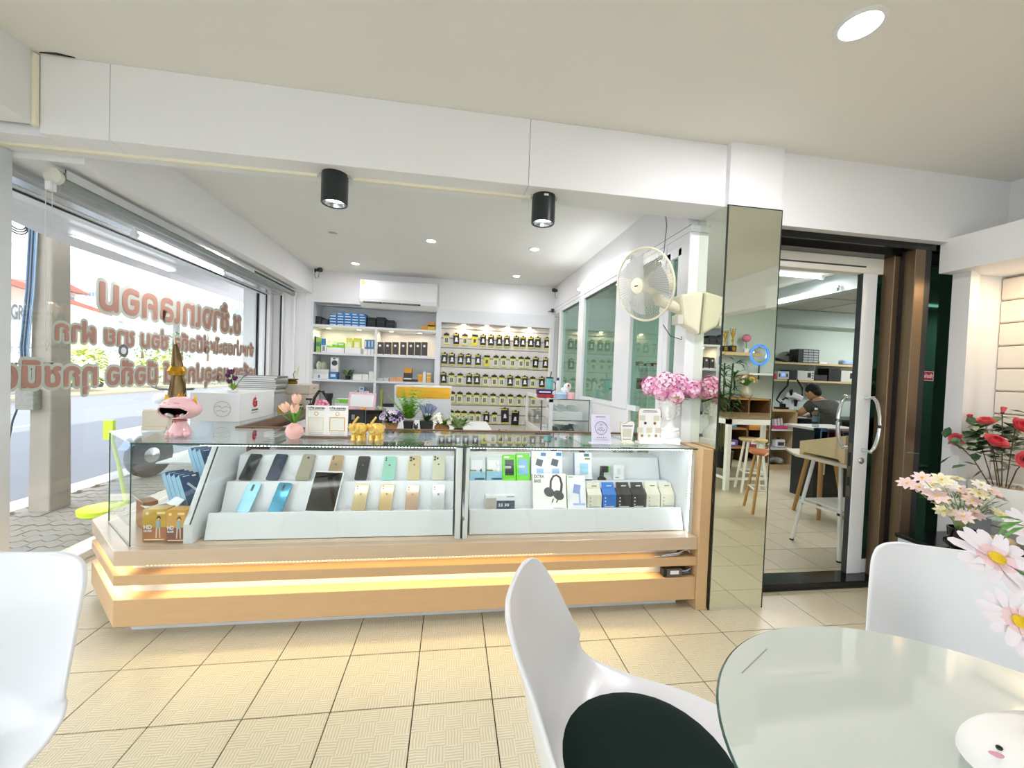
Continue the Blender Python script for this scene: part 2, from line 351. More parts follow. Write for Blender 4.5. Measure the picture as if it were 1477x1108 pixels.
# ---- front room walls behind the camera and the wing to the right (seen in the mirror)
struct(G().box((3.38, .55, 0), (3.5, 2.40, ZC)).ob('wall_right', WHITE))
struct(G().box((3.5, .55, 0), (7.5, .67, ZC)).ob('wall_right_wing', WHITE))
struct(G().box((7.4, -4, 0), (7.5, 6.2, ZC)).ob('wall_right_far', M('pale_green_wall', 'C9D6CC', .7)))
struct(G().box((2.2, -4.1, 0), (7.5, -4, ZC)).box((-2.5, -4.1, 2.3), (2.2, -4, ZC)).box((-2.5, -4.1, 0), (-2.2, -4, ZC)).ob('wall_front', M('pale_green_wall')))
struct(G().box((3.5, -4, 2.165), (3.7, .55, ZC)).ob('wall_beam_wing', WHITE))
w2 = root('window_left_unseen')  # unseen glazing, put in so sky light fills the front room
G().box((-2.42, -4, 0), (-2.33, 1.99, .06)).box((-2.42, -4, 2.2), (-2.33, 1.99, 2.27)).box((-2.42, -1.0, 0), (-2.33, -.9, 2.2)).box((-2.42, -3.95, 0), (-2.33, -3.85, 2.2)).ob('window_frame', FRAME, w2)
G().box((-2.378, -3.85, .06), (-2.372, 1.99, 2.2)).ob('pane', WINGL, w2)
w3 = root('window_rear_unseen')  # unseen wide shopfront, left open to the sky to even out room light
G().box((-2.2, -4.08, 0), (2.2, -4.02, .06)).box((-2.2, -4.08, 2.24), (2.2, -4.02, 2.3)).box((-.03, -4.08, 0), (.03, -4.02, 2.3)).ob('window_frame', FRAME, w3)
G().box((-2.2, -4.053, .06), (2.2, -4.047, 2.24)).ob('pane', WINGL, w3)
# ---- repair room shell
struct(G().box((1.46, 6.1, 0), (7.5, 6.2, ZB)).ob('wall_repair_back', M('mint_wall', 'C3D3CA', .7, var=.03, scale=3)))
struct(G().box((4.3, 5.9, 2.25), (7.4, 6.1, ZB)).box((4.15, 2.4, 2.3), (4.3, 6.1, ZB)).ob('wall_repair_beam', M('mint_beam', 'BFCBC8', .7)))
# ---- sliding entrance of the repair room
dr = root('door_2')
G().box((1.777, 2.165, 0), (3.06, 2.31, .045)).ob('door_sill', BLKG, dr, bev=.004, seg=1)
G().box((1.777, 2.11, 2.125), (3.03, 2.33, 2.165)).box((1.777, 2.18, 2.10), (3.03, 2.33, 2.125)).ob('door_head', BLKG, dr)
G().box((1.777, 2.255, 2.00), (2.74, 2.32, 2.10)).ob('top_rail', M('cream_aluminium', 'E6E2D8', .35), dr, bev=.003, seg=1)
G().box((1.777, 2.25, 2.035), (2.60, 2.256, 2.043)).ob('rail_groove', DARKG, dr)
G().box((2.595, 2.258, .045), (2.70, 2.30, 2.04)).ob('door_stile', FRAME, dr, bev=.004)
G().box((2.591, 2.262, .045), (2.5955, 2.296, 2.04)).ob('stile_brush', DARKG, dr)
G().box((2.5895, 2.266, .55), (2.5925, 2.292, .90)).box((2.588, 2.27, .62), (2.591, 2.288, .68), 1).box((2.588, 2.27, .75), (2.591, 2.288, .84), 1).ob('lock_plate', [M('lock_brass', '6E6A60', .4, .7), BLK], dr)
G().box((2.70, 2.27, .045), (3.03, 2.30, .13)).ob('bottom_rail', FRAME, dr)
G().box((2.70, 2.28, .13), (3.03, 2.286, 2.04)).ob('pane', DARKGL, dr)
for sy in (2.258, 2.30):
    s = -1 if sy < 2.28 else 1; a = .055*s; hx = 2.655 if s < 0 else 2.62
    dx = .05 if s < 0 else -.045
    G().tube([(hx, sy, 1.20), (hx, sy+a*.7, 1.20)]+[(hx+dx*1.15*sin(pi*q/16)**.6, sy+a, 1.205-.35*q/16) for q in range(17)]+[(hx, sy+a*.7, .86), (hx, sy, .86)], .0115, 12).ob('pull_handle', STEEL, dr, smooth=True)
G(Matrix.Translation((2.648, 2.255, .79)) @ Matrix.Rotation(pi/2, 4, 'X')).lathe([(.02, -.002), (.021, .004), (.017, .008), (.008, .009)], 16).ob('lock_cylinder', STEEL, dr, smooth=True)
G().box((2.735, 2.19, 0), (2.775, 2.262, 2.13)).ob('door_post', BRONZE, dr, bev=.003, seg=1)
G().box((2.772, 2.17, 0), (2.788, 2.25, 2.13)).ob('post_gap', BLK, dr)
G().box((2.785, 2.11, 0), (2.86, 2.26, 2.13)).ob('door_post', BRONZE, dr, bev=.003, seg=1)
G().box((2.86, 2.115, 0), (2.905, 2.26, 2.13)).ob('post_edge', BLK, dr)
G().box((2.905, 2.16, .02), (3.38, 2.166, 2.11)).ob('pane', DARKGL, dr)
G().box((2.905, 2.155, 0), (3.38, 2.17, .02)).box((2.905, 2.15, 2.05), (3.38, 2.172, 2.125)).ob('glazing_bead', BLK, dr)
# warning sticker
st = tag(G(Matrix.Identity(4)).box((2.908, 2.1575, 1.325), (3.035, 2.1598, 1.385), 0).box((2.910, 2.1572, 1.329), (3.031, 2.1577, 1.381), 1).ob('warning_sticker', [M('sticker_white', 'F5EDEE', .4), M('sticker_red', 'B3202E', .4)]), 'red warning sticker with white Thai lettering on dark glass', 'sticker')
text('ไม่มีกิจห้ามเข้า', .034, M('sticker_white'), frameT((2.914, 2.1568, 1.343), (1, 0, 0), (0, 0, 1)), par=st, off=.0006, width=.112)
# ---- trims: fascia over the right display recess
struct(G().box((2.945, .55, 1.985), (3.38, 2.10, 2.185)).ob('wall_right_fascia', WHITE))
struct(G().box((3.035, 2.0, .0), (3.10, 2.09, 1.985)).box((3.10, 2.06, 0), (3.38, 2.09, 1.985)).ob('wall_right_return', WHITE))
# ---- unseen upper block, added to cast the building's shadow on the street
struct(G().box((-2.62, -8, 2.80), (9, 9, 7.0)).ob('wall_upper_shade_block', M('upper_block', 'DDD9D0', .8)))
# ================================================================== FIXTURES AND LAMPS
WARM, COOL, NEUT = (1.0, .74, .46), (1.0, .97, 1.0), (1.0, .95, .90)
EW = emis('lamp_glow', 'FFFFFF', 8); EWM = emis('warm_lamp_glow', 'FFE2B8', 6); ELED = emis('led_white', 'F4FAFF', 7); ELEDW = emis('led_warm', 'FFD27A', 4)
def downlight(x, y, z, r, power, label, on=True, col=COOL, group=None):
    power *= .42
    t = thing('ceiling_downlight', label, 'ceiling light', (x, y, z), group=group)
    G().lathe([(r*1.25, 0), (r*1.25, -.004), (r*1.02, -.008), (r, -.004), (r, 0)], 24, cap=False).ob('trim_ring', PLWHITE, t, True)
    if on:
        G().lathe([(r*.99, -.0035), (.001, -.003)], 24, cap=False).ob('diffuser', EW, t)
        area('downlight_lamp', (0, 0, -.012), r*1.9, power, col, par=t)
    else: G().lathe([(r*.99, -.001), (r*.4, -.006), (.002, -.003)], 16, cap=False).ob('reflector', M('dull_reflector', 'A9A8A2', .35, .6), t, True)
downlight(1.407, 1.29, ZC, .062, 16, 'large glowing round downlight in the cream ceiling above the round table')
for i, (x, y, on, lb) in enumerate(((-1.117, 3.919, 0, 'unlit ceiling downlight left of the row above the display counter'),
        (-.237, 3.921, 1, 'lit ceiling downlight in the middle of the white shop ceiling'), (.755, 3.911, 1, 'lit ceiling downlight right of the middle one, behind the right spotlight'),
        (-1.163, 4.99, 1, 'lit ceiling downlight just above and in front of the air conditioner'), (.755, 5.03, 1, 'lit ceiling downlight farthest back on the right, above the accessory wall'))):
    downlight(x, y, ZB, .042, 7 if y < 4.5 else 3.5, lb, on, group='small downlights of the shop ceiling')
for x, lb in ((-.613, 'left black cylinder spotlight under the white beam'), (.458, 'right black cylinder spotlight under the beam, with a small white tag')):
    t = thing('cylinder_spotlight', lb, 'spotlight', (x, 2.165, 2.235), group='black cylinder spotlights under the beam')
    G().lathe([(.0, 0), (.062, 0), (.063, -.005), (.063, -.145), (.060, -.148), (.057, -.145), (.052, -.115)], 32, cap=False).ob('housing', M('satin_black', '1B2324', .38, var=.1), t, True)
    G().lathe([(.056, -.142), (.050, -.120), (.030, -.112), (.001, -.110)], 24, cap=False).ob('reflector', STEEL, t, True)
    G().lathe([(.040, -.122), (.001, -.121)], 24, cap=False).ob('lamp', EW, t)
    for sx in (-1, 1): G().box((sx*.066-.006, -.012, -.014), (sx*.066+.006, .012, 0)).ob('bracket', STEEL, t)
    if x > 0: G().box((-.012, -.0645, -.022), (.012, -.0625, -.012)).ob('tag', PLWHITE, t)
    area('spot_lamp', (0, 0, -.15), .09, 2.4, COOL, par=t)
# ---- fluorescent tubes
def tube_light(name, a, b, r, label, power, dirv=(0, 0, -1), cat='tube light', body=True):
    a = Vector(a); b = Vector(b); t = thing(name, label, cat, tuple((a+b)/2)); L = b-a; h = L/2
    if body: 
        d = Vector(dirv); G().tube([tuple(-h*1.02-d*r*2.2), tuple(h*1.02-d*r*2.2)], r*1.1, 4).ob('batten', FRAME, t)
    for s in (-1, 1): G().tube([tuple(h*s*.97), tuple(h*s*1.03)], r*1.35, 10).ob('end_cap', PLWHITE, t)
    G().tube([tuple(-h*.97), tuple(h*.97)], r, 10).ob('tube', emis('tube_glow', 'FAFDFF', 4), t, True)
    q = Vector(dirv).to_track_quat('-Z', 'X'); 
    l = area('tube_lamp', tuple(Vector(dirv)*r*1.6), .03, power, COOL, sy=L.length*.9, par=t)
    y = L.normalized(); z = -Vector(dirv).normalized(); x = y.cross(z).normalized()
    l.rotation_euler = Matrix(((x.x, y.x, z.x), (x.y, y.y, z.y), (x.z, y.z, z.z))).to_euler()
    return t
tube_light('window_tube_light', (-2.1, 3.03, 2.095), (-2.1, 4.07, 2.09), .014, 'lit fluorescent tube hanging at the head of the street window', 2.5)
tube_light('wall_tube_light', (1.358, 3.1, 2.235), (1.358, 4.38, 2.235), .013, 'fluorescent tube on the white wall above the teal glass partition', 1.6, (-1, 0, -.3))
tube_light('repair_room_tube_light', (4.10, 3.86, 2.32), (4.10, 4.9, 2.32), .016, 'bright fluorescent tube running away from the door inside the repair room', 8, (-.5, 0, -1))
tube_light('repair_room_tube_light', (3.0, 4.0, 2.475), (4.05, 4.0, 2.475), .016, 'bright fluorescent tube across the repair room ceiling near the sliding door', 9)
tube_light('repair_room_tube_light', (6.35, 4.9, 2.475), (7.2, 4.9, 2.475), .016, 'added fluorescent tube behind the dark glass that lights the repair room back wall', 16)  # added lamp, placed to brighten the back wall of the repair room
# ---- roller blind at the head of the window
rb = thing('roller_blind', 'rolled up grey roller blind with aluminium cassette above the street window', 'roller blind', (-1.93, 2.3, 2.14))
G().tube([(0, 0, 0), (0, 2.95, 0)], .026, 14).ob('roller', M('blind_grey', '8D9694', .5, stretch=(3, 1, 3)), rb, True)
G().box((-.035, .0, .028), (.035, 2.95, .045)).box((.03, 0, .0), (.037, 1.9, .045)).ob('cassette', M('brushed_aluminium', 'D5D8D9', .22, .8), rb)
G().lathe([(.03, -.008), (.036, 0), (.03, .008)], 16).ob('end_cap', PLWHITE, rb, True, loc=(0, 2.955, 0)).rotation_euler = (pi/2, 0, 0)
G(Matrix.Translation((0.0, -.02, .0)) @ Matrix.Rotation(pi/2, 4, 'X')).lathe([(.01, -.02), (.036, -.015), (.038, .01), (.01, .02)], 20).ob('clutch_wheel', M('ivory_plastic', 'DAD8CE', .4), rb, True)
G().box((-.012, -.05, -.075), (.012, -.02, -.035)).ob('clutch_bracket', PLWHITE, rb)
G().tube([(-.015, -.04, -.03), (-.017, -.04, -.25), (-.012, -.04, -.8), (-.006, -.04, -.84), (.004, -.04, -.8), (.010, -.04, -.25), (.012, -.04, -.03)], .0016, 5).ob('bead_chain', M('chain_white', 'CFD2D2', .5), rb)
G().box((-.28, -.05, -.005), (-.20, 3.1, .02)).ob('lower_rail', M('brushed_aluminium'), rb)
# ---- air conditioner
ac = thing('air_conditioner', 'white wall mounted split air conditioner above the open shelves', 'air conditioner', (-.70, 5.5, 2.05))
pf = [(-.20, .05), (-.215, .10), (-.205, .30), (-.19, .335), (-.0, .335), (0, .0), (-.10, 0.0)]
G().prism(pf, -.475, .475, 'x').ob('body', PLWHITE, ac, bev=.008)
G().box((-.43, -.2075, .045), (.27, -.13, .062)).ob('air_outlet', BLKG, ac)
for k in range(3): G().box((-.43+.235*k, -.2095, .05), (-.225+.235*k, -.204, .055)).ob('louvre', M('louvre_grey', '8C8F90', .4), ac)
G().box((-.2, -.21, .047), (-.195, -.2, .06)).box((.03, -.21, .047), (.035, -.2, .06)).ob('divider', PLWHITE, ac)
G(Matrix.Translation((-.435, -.2085, .295)) @ Matrix.Rotation(pi/2, 4, 'X')).lathe([(.028, 0), (.028, .003), (.001, .0035)], 18).ob('energy_label', M('label_gold', 'D8B66A', .4, var=.3, scale=60), ac, True)
G().box((-.40, -.213, .270), (-.33, -.2075, .275)).ob('panel_mark', M('light_grey', 'B5BABF', .4), ac)
G().tube([(.47, -.04, .33), (.49, -.03, .39), (.50, -.02, .30), (.505, -.015, .12), (.49, -.01, .06)], .006, 6).ob('drain_pipe', PLWHITE, ac, True)
# ---- cctv cameras
def cctv(loc, s, label):
    t = thing('security_camera', label, 'security camera', loc)
    G().lathe([(.0, 0), (.022, 0), (.022, .012), (0, .012)], 14, cap=False).ob('base', BLK, t, True).rotation_euler = (0, radians(90)*s, 0)
    G().tube([(0, 0, 0), (.04*s, 0, 0), (.05*s, 0, .0)], .007, 8).ob('arm', BLK, t, True)
    G().tube([(.03*s, .03, .012), (.09*s, -.05, -.006)], .022, 12).box((.08*s-.018, -.06, .012), (.08*s+.018, -.0, .022)).ob('body', BLK, t, True)
    G().tube([(0.004*s, 0, -.01), (0, -.0, -.06), (.02*s, -.01, -.10), (.05*s, -.01, -.09), (.055*s, -.01, -.02)], .003, 6).ob('cable', M('cable_grey', '3A3D40', .5), t, True)
cctv(tuple(onY(454, 390, 5.38)), 1, 'black bullet security camera in the left corner above the shelves')
p = onY(806, 420, 5.40); cctv(tuple(p), -1, 'black bullet security camera in the right corner above the glass partition')
p = onY(797, 448, 5.45); t = thing('sensor', 'small dark sensor below the right security camera', 'sensor', tuple(p)); G().cb((0, 0, 0), (.04, .04, .05)).ob('body', DARKG, t, bev=.008); G().tube([(-.02, 0, -.01), (-.06, 0, -.02)], .006, 6).ob('bracket', M('cable_grey'), t)
# ---- wall fan
fc = onY(929, 411, 2.16); ax = Vector((-.90, -.36, -.24)).normalized()
fn = thing('wall_fan', 'white wall mounted fan with round wire grille beside the mirrored column', 'fan', tuple(fc))
q = ax.to_track_quat('Z', 'Y').to_matrix().to_4x4()
def ringpts(r, z, n=40): return [tuple(q @ Vector((r*cos(2*pi*i/n), r*sin(2*pi*i/n), z))) for i in range(n)]
WIRE = M('grille_wire', 'D9D8CC', .35)
G().tube(ringpts(.20, .0), .0065, 8, closed=True).ob('rim', CREAM, fn, True)
gw = G()
for z0, zz in ((1, .055), (-1, -.06)):
    for i in range(84):
        a = 2*pi*i/84; tw = .5*z0
        pr = [(.04, zz), (.09, zz*.98), (.15, zz*.72), (.185, zz*.38), (.199, 0)]
        gw.tube([tuple(q @ Vector((r*cos(a+tw*(.2-r)/.2*.5), r*sin(a+tw*(.2-r)/.2*.5), z))) for r, z in pr], .0012, 4)
gw.ob('wire_grille', WIRE, fn)
G(q).lathe([(.0, .064), (.03, .063), (.043, .058), (.045, .050), (.0, .050)], 24, cap=False).ob('hub_badge', CREAM, fn, True)
G(q).box((-.012, -.003, .0642), (.012, .003, .0648)).ob('badge_mark', DARKG, fn)
for k in range(3):
    g = G(q @ Matrix.Rotation(2*pi*k/3, 4, 'Z')); vs = []; n = 8
    for i in range(n+1):
        a = -.55+1.1*i/n; vs += [(.03*cos(a*.8), .03*sin(a*.8), .012*(i/n-.5)), (.165*cos(a), .165*sin(a), .045*(i/n-.5)+.004)]
    g.add(vs, [(2*i, 2*i+1, 2*i+3, 2*i+2) for i in range(n)]); g.ob('blade', M('fan_blade', 'B9BDC2', .3, var=.1), fn, True)
G(q).lathe([(0, -.20), (.05, -.195), (.068, -.17), (.07, -.09), (.055, -.06), (0, -.055)], 24, cap=False).ob('motor_housing', CREAM, fn, True)
mo = Vector(q @ Vector((0, 0, -.11)))
wx = 1.446-fc.x
jt = Vector((wx-.12, .10, -.10)) 
G().tube([tuple(mo+Vector((0, 0, -.05))), tuple(mo+Vector((.02, .01, -.10))), tuple(jt)], [.028, .03, .034], 12).ob('neck', CREAM, fn, True)
G().add([(wx-.15, .03, -.03), (wx-.15, .14, -.03), (wx-.001, .14, .0), (wx-.001, .03, 0), (wx-.11, .05, -.20), (wx-.11, .12, -.20), (wx-.001, .12, -.26), (wx-.001, .05, -.26)],
        [(0, 1, 2, 3), (7, 6, 5, 4), (0, 4, 5, 1), (1, 5, 6, 2), (2, 6, 7, 3), (3, 7, 4, 0)]).ob('wall_bracket', CREAM, fn, bev=.02, seg=3)
G().box((wx-.150, .05, -.20), (wx-.115, .12, -.145)).ob('switch_panel', M('ivory_plastic'), fn, bev=.004)
G().tube([(wx-.11, .07, -.27), (wx-.12, .05, -.29), (wx-.22, .0, -.28), (wx-.28, -.02, -.22)], .0025, 5).ob('cord', M('cable_grey'), fn, True)
G().tube([tuple(mo+Vector((.01, .03, .06))), tuple(mo+Vector((.06, .05, .2))), tuple(mo+Vector((.08, .07, .36))), tuple(mo+Vector((.08, .1, .48)))], .003, 6).ob('hanging_cable', M('cable_dark'), fn, True)
# ---- electrical socket on the left pillar
sk = tag(G().box((-2.06, 1.984, 1.35), (-2.16, 1.99, 1.475)).box((-2.08, 1.981, 1.37), (-2.14, 1.985, 1.40)).box((-2.08, 1.981, 1.42), (-2.14, 1.985, 1.45)).ob('wall_socket', PLWHITE, bev=.002), 'white electrical socket plate on the left pillar', 'socket')
# ================================================================== L-SHAPED DISPLAY COUNTER
YE = 4.25
BASE = [(-1.48, 2.04), (1.375, 2.04), (1.375, 2.62), (-1.26, 2.62), (-1.26, YE), (-1.89, YE), (-1.89, 2.46)]
def inset(poly, d):
    n = len(poly); out = []
    for i in range(n):
        p0, p1, p2 = [Vector(poly[(i+k) % n]) for k in (-1, 0, 1)]
        a = (p1-p0).normalized(); b = (p2-p1).normalized(); na = Vector((-a.y, a.x)); nb = Vector((-b.y, b.x))
        k = d/max(.3, 1+na.dot(nb)); out.append(tuple(p1+(na+nb)*k))
    return out
ct = thing('display_counter', 'long L-shaped shop counter of tan laminate bands with glass showcase top and glowing strips', 'counter', (0, 2.04, 0))
ct.location = (0, 0, 0)
G().prism(inset(BASE, .07), 0, .06).ob('plinth', LAM, ct)
G().prism(BASE, .055, .18).ob('wood_band', WOOD, ct, bev=.002, seg=1)
G().prism(inset(BASE, .075), .18, .245).ob('recess_panel', LAM, ct)
G().prism(BASE, .245, .292).ob('wood_band', WOOD, ct, bev=.002, seg=1)
G().prism(inset(BASE, .075), .292, .335).ob('recess_panel', LAM, ct)
G().prism(BASE, .335, .405).ob('wood_band', WOODT, ct, bev=.002, seg=1)
G().box((1.375, 2.028, 0), (1.438, 2.64, .895)).ob('end_panel', WOOD, ct, bev=.002, seg=1)
G().box((1.352, 2.10, .405), (1.3755, 2.6, .86)).ob('end_lining', LAM, ct)
CASE = [(-1.445, 2.08), (1.375, 2.08), (1.375, 2.62), (-1.26, 2.62), (-1.26, YE-.03), (-1.775, YE-.03), (-1.775, 2.41)]
G().prism(CASE, .882, .89).ob('glass_top', glass('top_glass', 'F6FBF9', ior=1.75), ct)
ge = G()
for i in (0, 6, 5): 
    a = CASE[i]; b = CASE[(i+1) % 7]; ge.tube([(a[0], a[1], .886), (b[0], b[1], .886)], .0045, 4)
ge.ob('glass_top_edge', EDGEG, ct)
G().box((-1.445, 2.082, .407), (.068, 2.088, .882)).ob('front_pane', CASEGL, ct)
G().box((.078, 2.082, .407), (1.372, 2.088, .882)).ob('front_pane', CASEGL, ct)
G().add([(-1.445, 2.084, .407), (-1.775, 2.414, .407), (-1.775, 2.414, .882), (-1.445, 2.084, .882)], [(0, 1, 2, 3)]).ob('corner_pane', CASEGL, ct)
G().box((-1.778, 2.414, .407), (-1.772, YE-.03, .882)).ob('side_pane', CASEGL, ct)
G().tube([(-1.446, 2.083, .407), (-1.446, 2.083, .882)], .003, 4).tube([(-1.776, 2.414, .407), (-1.776, 2.414, .882)], .003, 4).tube([(-1.445, 2.084, .409), (-1.775, 2.414, .409)], .003, 4).ob('pane_joint', EDGEG, ct)
G().box((.040, 2.09, .405), (.068, 2.60, .88)).box((.080, 2.09, .405), (.105, 2.60, .50)).box((.088, 2.09, .5), (.105, 2.14, .88)).ob('post', FRAME, ct)
G().box((.068, 2.088, .41), (.073, 2.09, .88)).ob('post_gap', DARKG, ct)
G().box((-1.26, 2.6, .405), (.04, 2.615, .745)).box((.105, 2.6, .405), (1.352, 2.615, .745)).ob('back_board', LAM, ct)
BRW = M('dark_brown_trim', '6E5238', .4, var=.15)
G().box((-1.27, 2.62, .872), (1.375, 2.645, .895)).box((-1.27, 2.645, .84), (-1.245, YE, .895)).ob('back_rail', BRW, ct)
G().box((-1.262, 2.66, .405), (-1.248, YE, .84)).ob('arm_inner_panel', M('inner_brown', '5B4331', .45), ct)
G().box((-1.772, 3.35, .405), (-1.262, 3.36, .88)).box((-1.775, 2.75, .64), (-1.265, 3.35, .648)).ob('arm_shelf', LAM, ct)
# divider between the box compartment and the phone stand
G().prism([(2.10, .405), (2.10, .50), (2.32, .83), (2.32, .875), (2.6, .875), (2.6, .405)], -1.235, -1.195, 'x').ob('divider', LAM, ct, bev=.002, seg=1)
G().prism([(2.094, .50), (2.313, .832), (2.318, .828), (2.099, .498)], -1.206, -1.202, 'x').ob('divider_edge', BLK, ct)
PROF = [(2.131, .408), (2.165, .527), (2.168, .530), (2.255, .503), (2.275, .503), (2.328, .640), (2.333, .643), (2.40, .630), (2.42, .630), (2.456, .757), (2.46, .76), (2.59, .765), (2.59, .408)]
def stand(x0, x1, nm): return G().prism(PROF, x0, x1, 'x').ob(nm, LAM, ct, bev=.003, seg=2)
stand(-1.163, .030, 'phone_stand'); stand(.118, 1.345, 'box_stand')
# led strips
ls = G()
k = -1.16
while k < 1.36: 
    if not .03 < k < .11: ls.cb((k, 2.094, .879), (.008, .005, .005))
    k += .0165
for z in range(30): ls.cb((1.349, 2.102, .42+z*.0155), (.005, .006, .008))
ls.ob('led_strip', ELED, ct)
G().box((-1.16, 2.09, .8815), (1.35, 2.10, .8822)).box((1.3505, 2.094, .41), (1.3525, 2.11, .88)).ob('led_tape', PLWHITE, ct)
area('case_led', (-.56, 2.115, .872), 1.18, .30, COOL, (radians(25), 0, 0), .02, ct)
area('case_led', (.72, 2.115, .872), 1.2, .30, COOL, (radians(25), 0, 0), .02, ct)
area('case_led', (1.34, 2.12, .64), .02, .08, COOL, (0, radians(90), 0), .44, ct).rotation_euler = Vector((-1, .4, 0)).to_track_quat('-Z', 'Y').to_euler()
lw_ = G(); k = -1.35
while k < .55: lw_.cb((k, 2.052, .3325), (.007, .006, .004)); k += .0165
lw_.ob('warm_led_strip', ELEDW, ct)
for z, pw in ((.331, .30), (.241, 1.4)):
    area('band_led', (-.08, 2.085, z), 2.45, pw, (1.0, .80, .38), (radians(-28), 0, 0), .012, ct)
area('band_led', (-1.62, 2.245, .331), .5, .18, (1.0, .80, .42), (0, 0, radians(-45)), .012, ct)
area('band_led', (-1.62, 2.245, .241), .5, .4, (1.0, .80, .42), (0, 0, radians(-45)), .012, ct)
# power supply and loose wires in the right ends of the slots
ps = thing('led_power_supply', 'small grey led power supply box with wires in the lower slot of the counter', 'power supply', (1.25, 2.065, .182))
G().cb((0, 0, .024), (.09, .04, .045)).ob('casing', M('psu_metal', '6D6A66', .35, .7), ps, bev=.002)
G().cb((-.055, 0, .024), (.02, .036, .04)).ob('terminal_block', BLK, ps)
G().cb((0, -.0205, .026), (.05, .001, .02)).ob('rating_plate', PLWHITE, ps)
for k in range(4): G().tube([(.045, -.008, .03-.004*k), (.075, -.014, .035-.006*k), (.10, -.005, .04-.004*k), (.105, .0, .015), (.07, .004, .008+.003*k), (.05, 0, .01)], .0022, 5).ob('wire', [M('wire_blue', '3A66A8', .4), M('wire_white', 'E2E4E6', .4), BLK, M('wire_blue')][k], ps, True)
wr = thing('loose_wires', 'loose grey wires spilling from the right end of the upper counter slot', 'cable', (1.28, 2.05, .294))
for k in range(3): G().tube([(-.15+.01*k, .0, .003), (-.08, -.004, .008+.003*k), (-.01, .0, .012+.004*k), (.03, .01, .03), (.06, .015, .034-.004*k), (.07, .02, .012)], .0028, 5).ob('wire', [M('wire_white'), M('cable_grey'), M('wire_white')][k], wr, True)
# ================================================================== STREET
GZ = -.12
struct(G().box((-3.86, -6, -.4), (-2.37, 40, GZ-.03)).ob('ground_sidewalk_bed', M('sand_joint', '77726B', .9)))
struct(G().box((-14, -30, -.6), (-4.02, 60, -.20)).ob('road', M('asphalt', '70747F', .85, var=.10, scale=30, bump=.1)))
struct(G().box((-4.02, -30, -.5), (-3.86, 60, -.13)).ob('trim_kerb', M('kerb_concrete', 'C9C5BD', .8, var=.08)))
struct(G().box((-60, -30, -.6), (-14, 60, -.12)).ob('ground_far', M('far_paving', '938A78', .85, var=.08, scale=2)))
rm = root('road_marking')
G().box((-4.32, -20, -.2), (-4.2, 60, -.194)).ob('edge_line', M('road_paint', 'C9C9C9', .6), rm)
for k in range(14): G().box((-8.9, -8+4.2*k, -.2), (-8.78, -6+4.2*k, -.194)).ob('lane_dash', M('road_paint'), rm)
# wavy interlocking pavers
pv = root('ground_sidewalk'); n = 9; pw_, pl_ = .11, .225
def paver():
    g = G(); top = []; 
    for i in range(n): x = pl_*i/(n-1); top.append((x, .016*sin(4*pi*i/(n-1))))
    poly = [(x, y+.005) for x, y in top]+[(x, y+pw_-.005) for x, y in reversed(top)]
    poly = [(min(max(x, .003), pl_-.003), y) for x, y in poly]
    return g.prism(poly, -.04, 0)
PVM = M('paver_grey', '8E8983', .85, var=.14, scale=5, bump=.1)
pts_ = []
for a in range(0, 7):
    for b in range(0, 110):
        x = -3.85+a*pl_+(pl_/2 if b % 2 else 0); y = 1.3+b*pw_
        if x+pl_ < -2.3: pts_.append((y+abs(x)*.3, x, y))
pts_.sort(); pp = None; rest = G()
for k, (_, x, y) in enumerate([p for p in pts_ if p[2] > 2.2][:300]):
    if pp is None: pp = o = paver().ob('paver', PVM, pv)
    else: o = pp.copy(); COL.objects.link(o)
    o.location = (x, y, GZ+random.uniform(-.003, .003))
base = paver()
for _, x, y in [p for p in pts_ if p[2] <= 2.2]+[p for p in pts_ if p[2] > 2.2][300:]: rest.add([(v[0]+x, v[1]+y, v[2]+GZ) for v in base.v], base.f)
o = rest.ob('paver_field', PVM, pv); o['kind'] = 'stuff'
# utility pole
up = thing('utility_pole', 'square weathered concrete utility pole on the sidewalk outside the window', 'utility pole', (-3.62, 4.27, GZ-.03))
CONC = M('pole_concrete', 'A39B90', .9, var=.22, scale=6, bump=.25, stretch=(1, 1, .35))
G().add([(-.10, -.09, 0), (.09, -.11, 0), (.11, .08, 0), (-.08, .10, 0), (-.07, -.065, 5), (.065, -.075, 5), (.075, .055, 5), (-.06, .07, 5)],
        [(0, 3, 2, 1), (4, 5, 6, 7), (0, 1, 5, 4), (1, 2, 6, 5), (2, 3, 7, 6), (3, 0, 4, 7)]).ob('shaft', CONC, up, bev=.012)
for z in (.45, .95, 1.35, 1.75, 2.1, 2.45, 2.8): 
    o = G(Matrix.Translation((.055, -.099+.006*z, z)) @ Matrix.Rotation(pi/2, 4, 'X')).lathe([(.007, 0), (.007, .004), (0, .004)], 8, cap=False).ob('bolt_hole', BLK, up)
G().box((-.13, -.17, .95), (.01, -.095, 1.13)).ob('junction_box', M('box_weathered', '8E8C86', .7, var=.35, scale=30), up, bev=.006)
G().box((-.11, -.115, 1.30), (.09, -.085, 1.37)).ob('strap', BLK, up)
for k in range(6):
    dx = -.115+.012*k
    G().tube([(dx-.0, -.12, 1.12), (dx-.02, -.12, 1.5), (dx+.02, -.12, 2.0), (dx+.03, -.11, 2.5), (dx+.04, -.10, 4.2)], .006, 6).ob('cable', [M('cable_blue', '6C8FB8', .5), M('cable_grey'), M('cable_blue'), BLK, M('cable_blue'), M('cable_lightblue', '9DB6CC', .5)][k], up, True)
G().tube([(-.13, -.13, 1.0), (-.17, -.14, .85), (-.20, -.15, .60), (-.27, -.16, .50), (-.34, -.16, .56), (-.36, -.16, .9), (-.34, -.16, 1.4), (-.33, -.15, 2.2), (-.3, -.14, 2.9)], .007, 6).ob('loop_cable', M('cable_grey'), up, True)
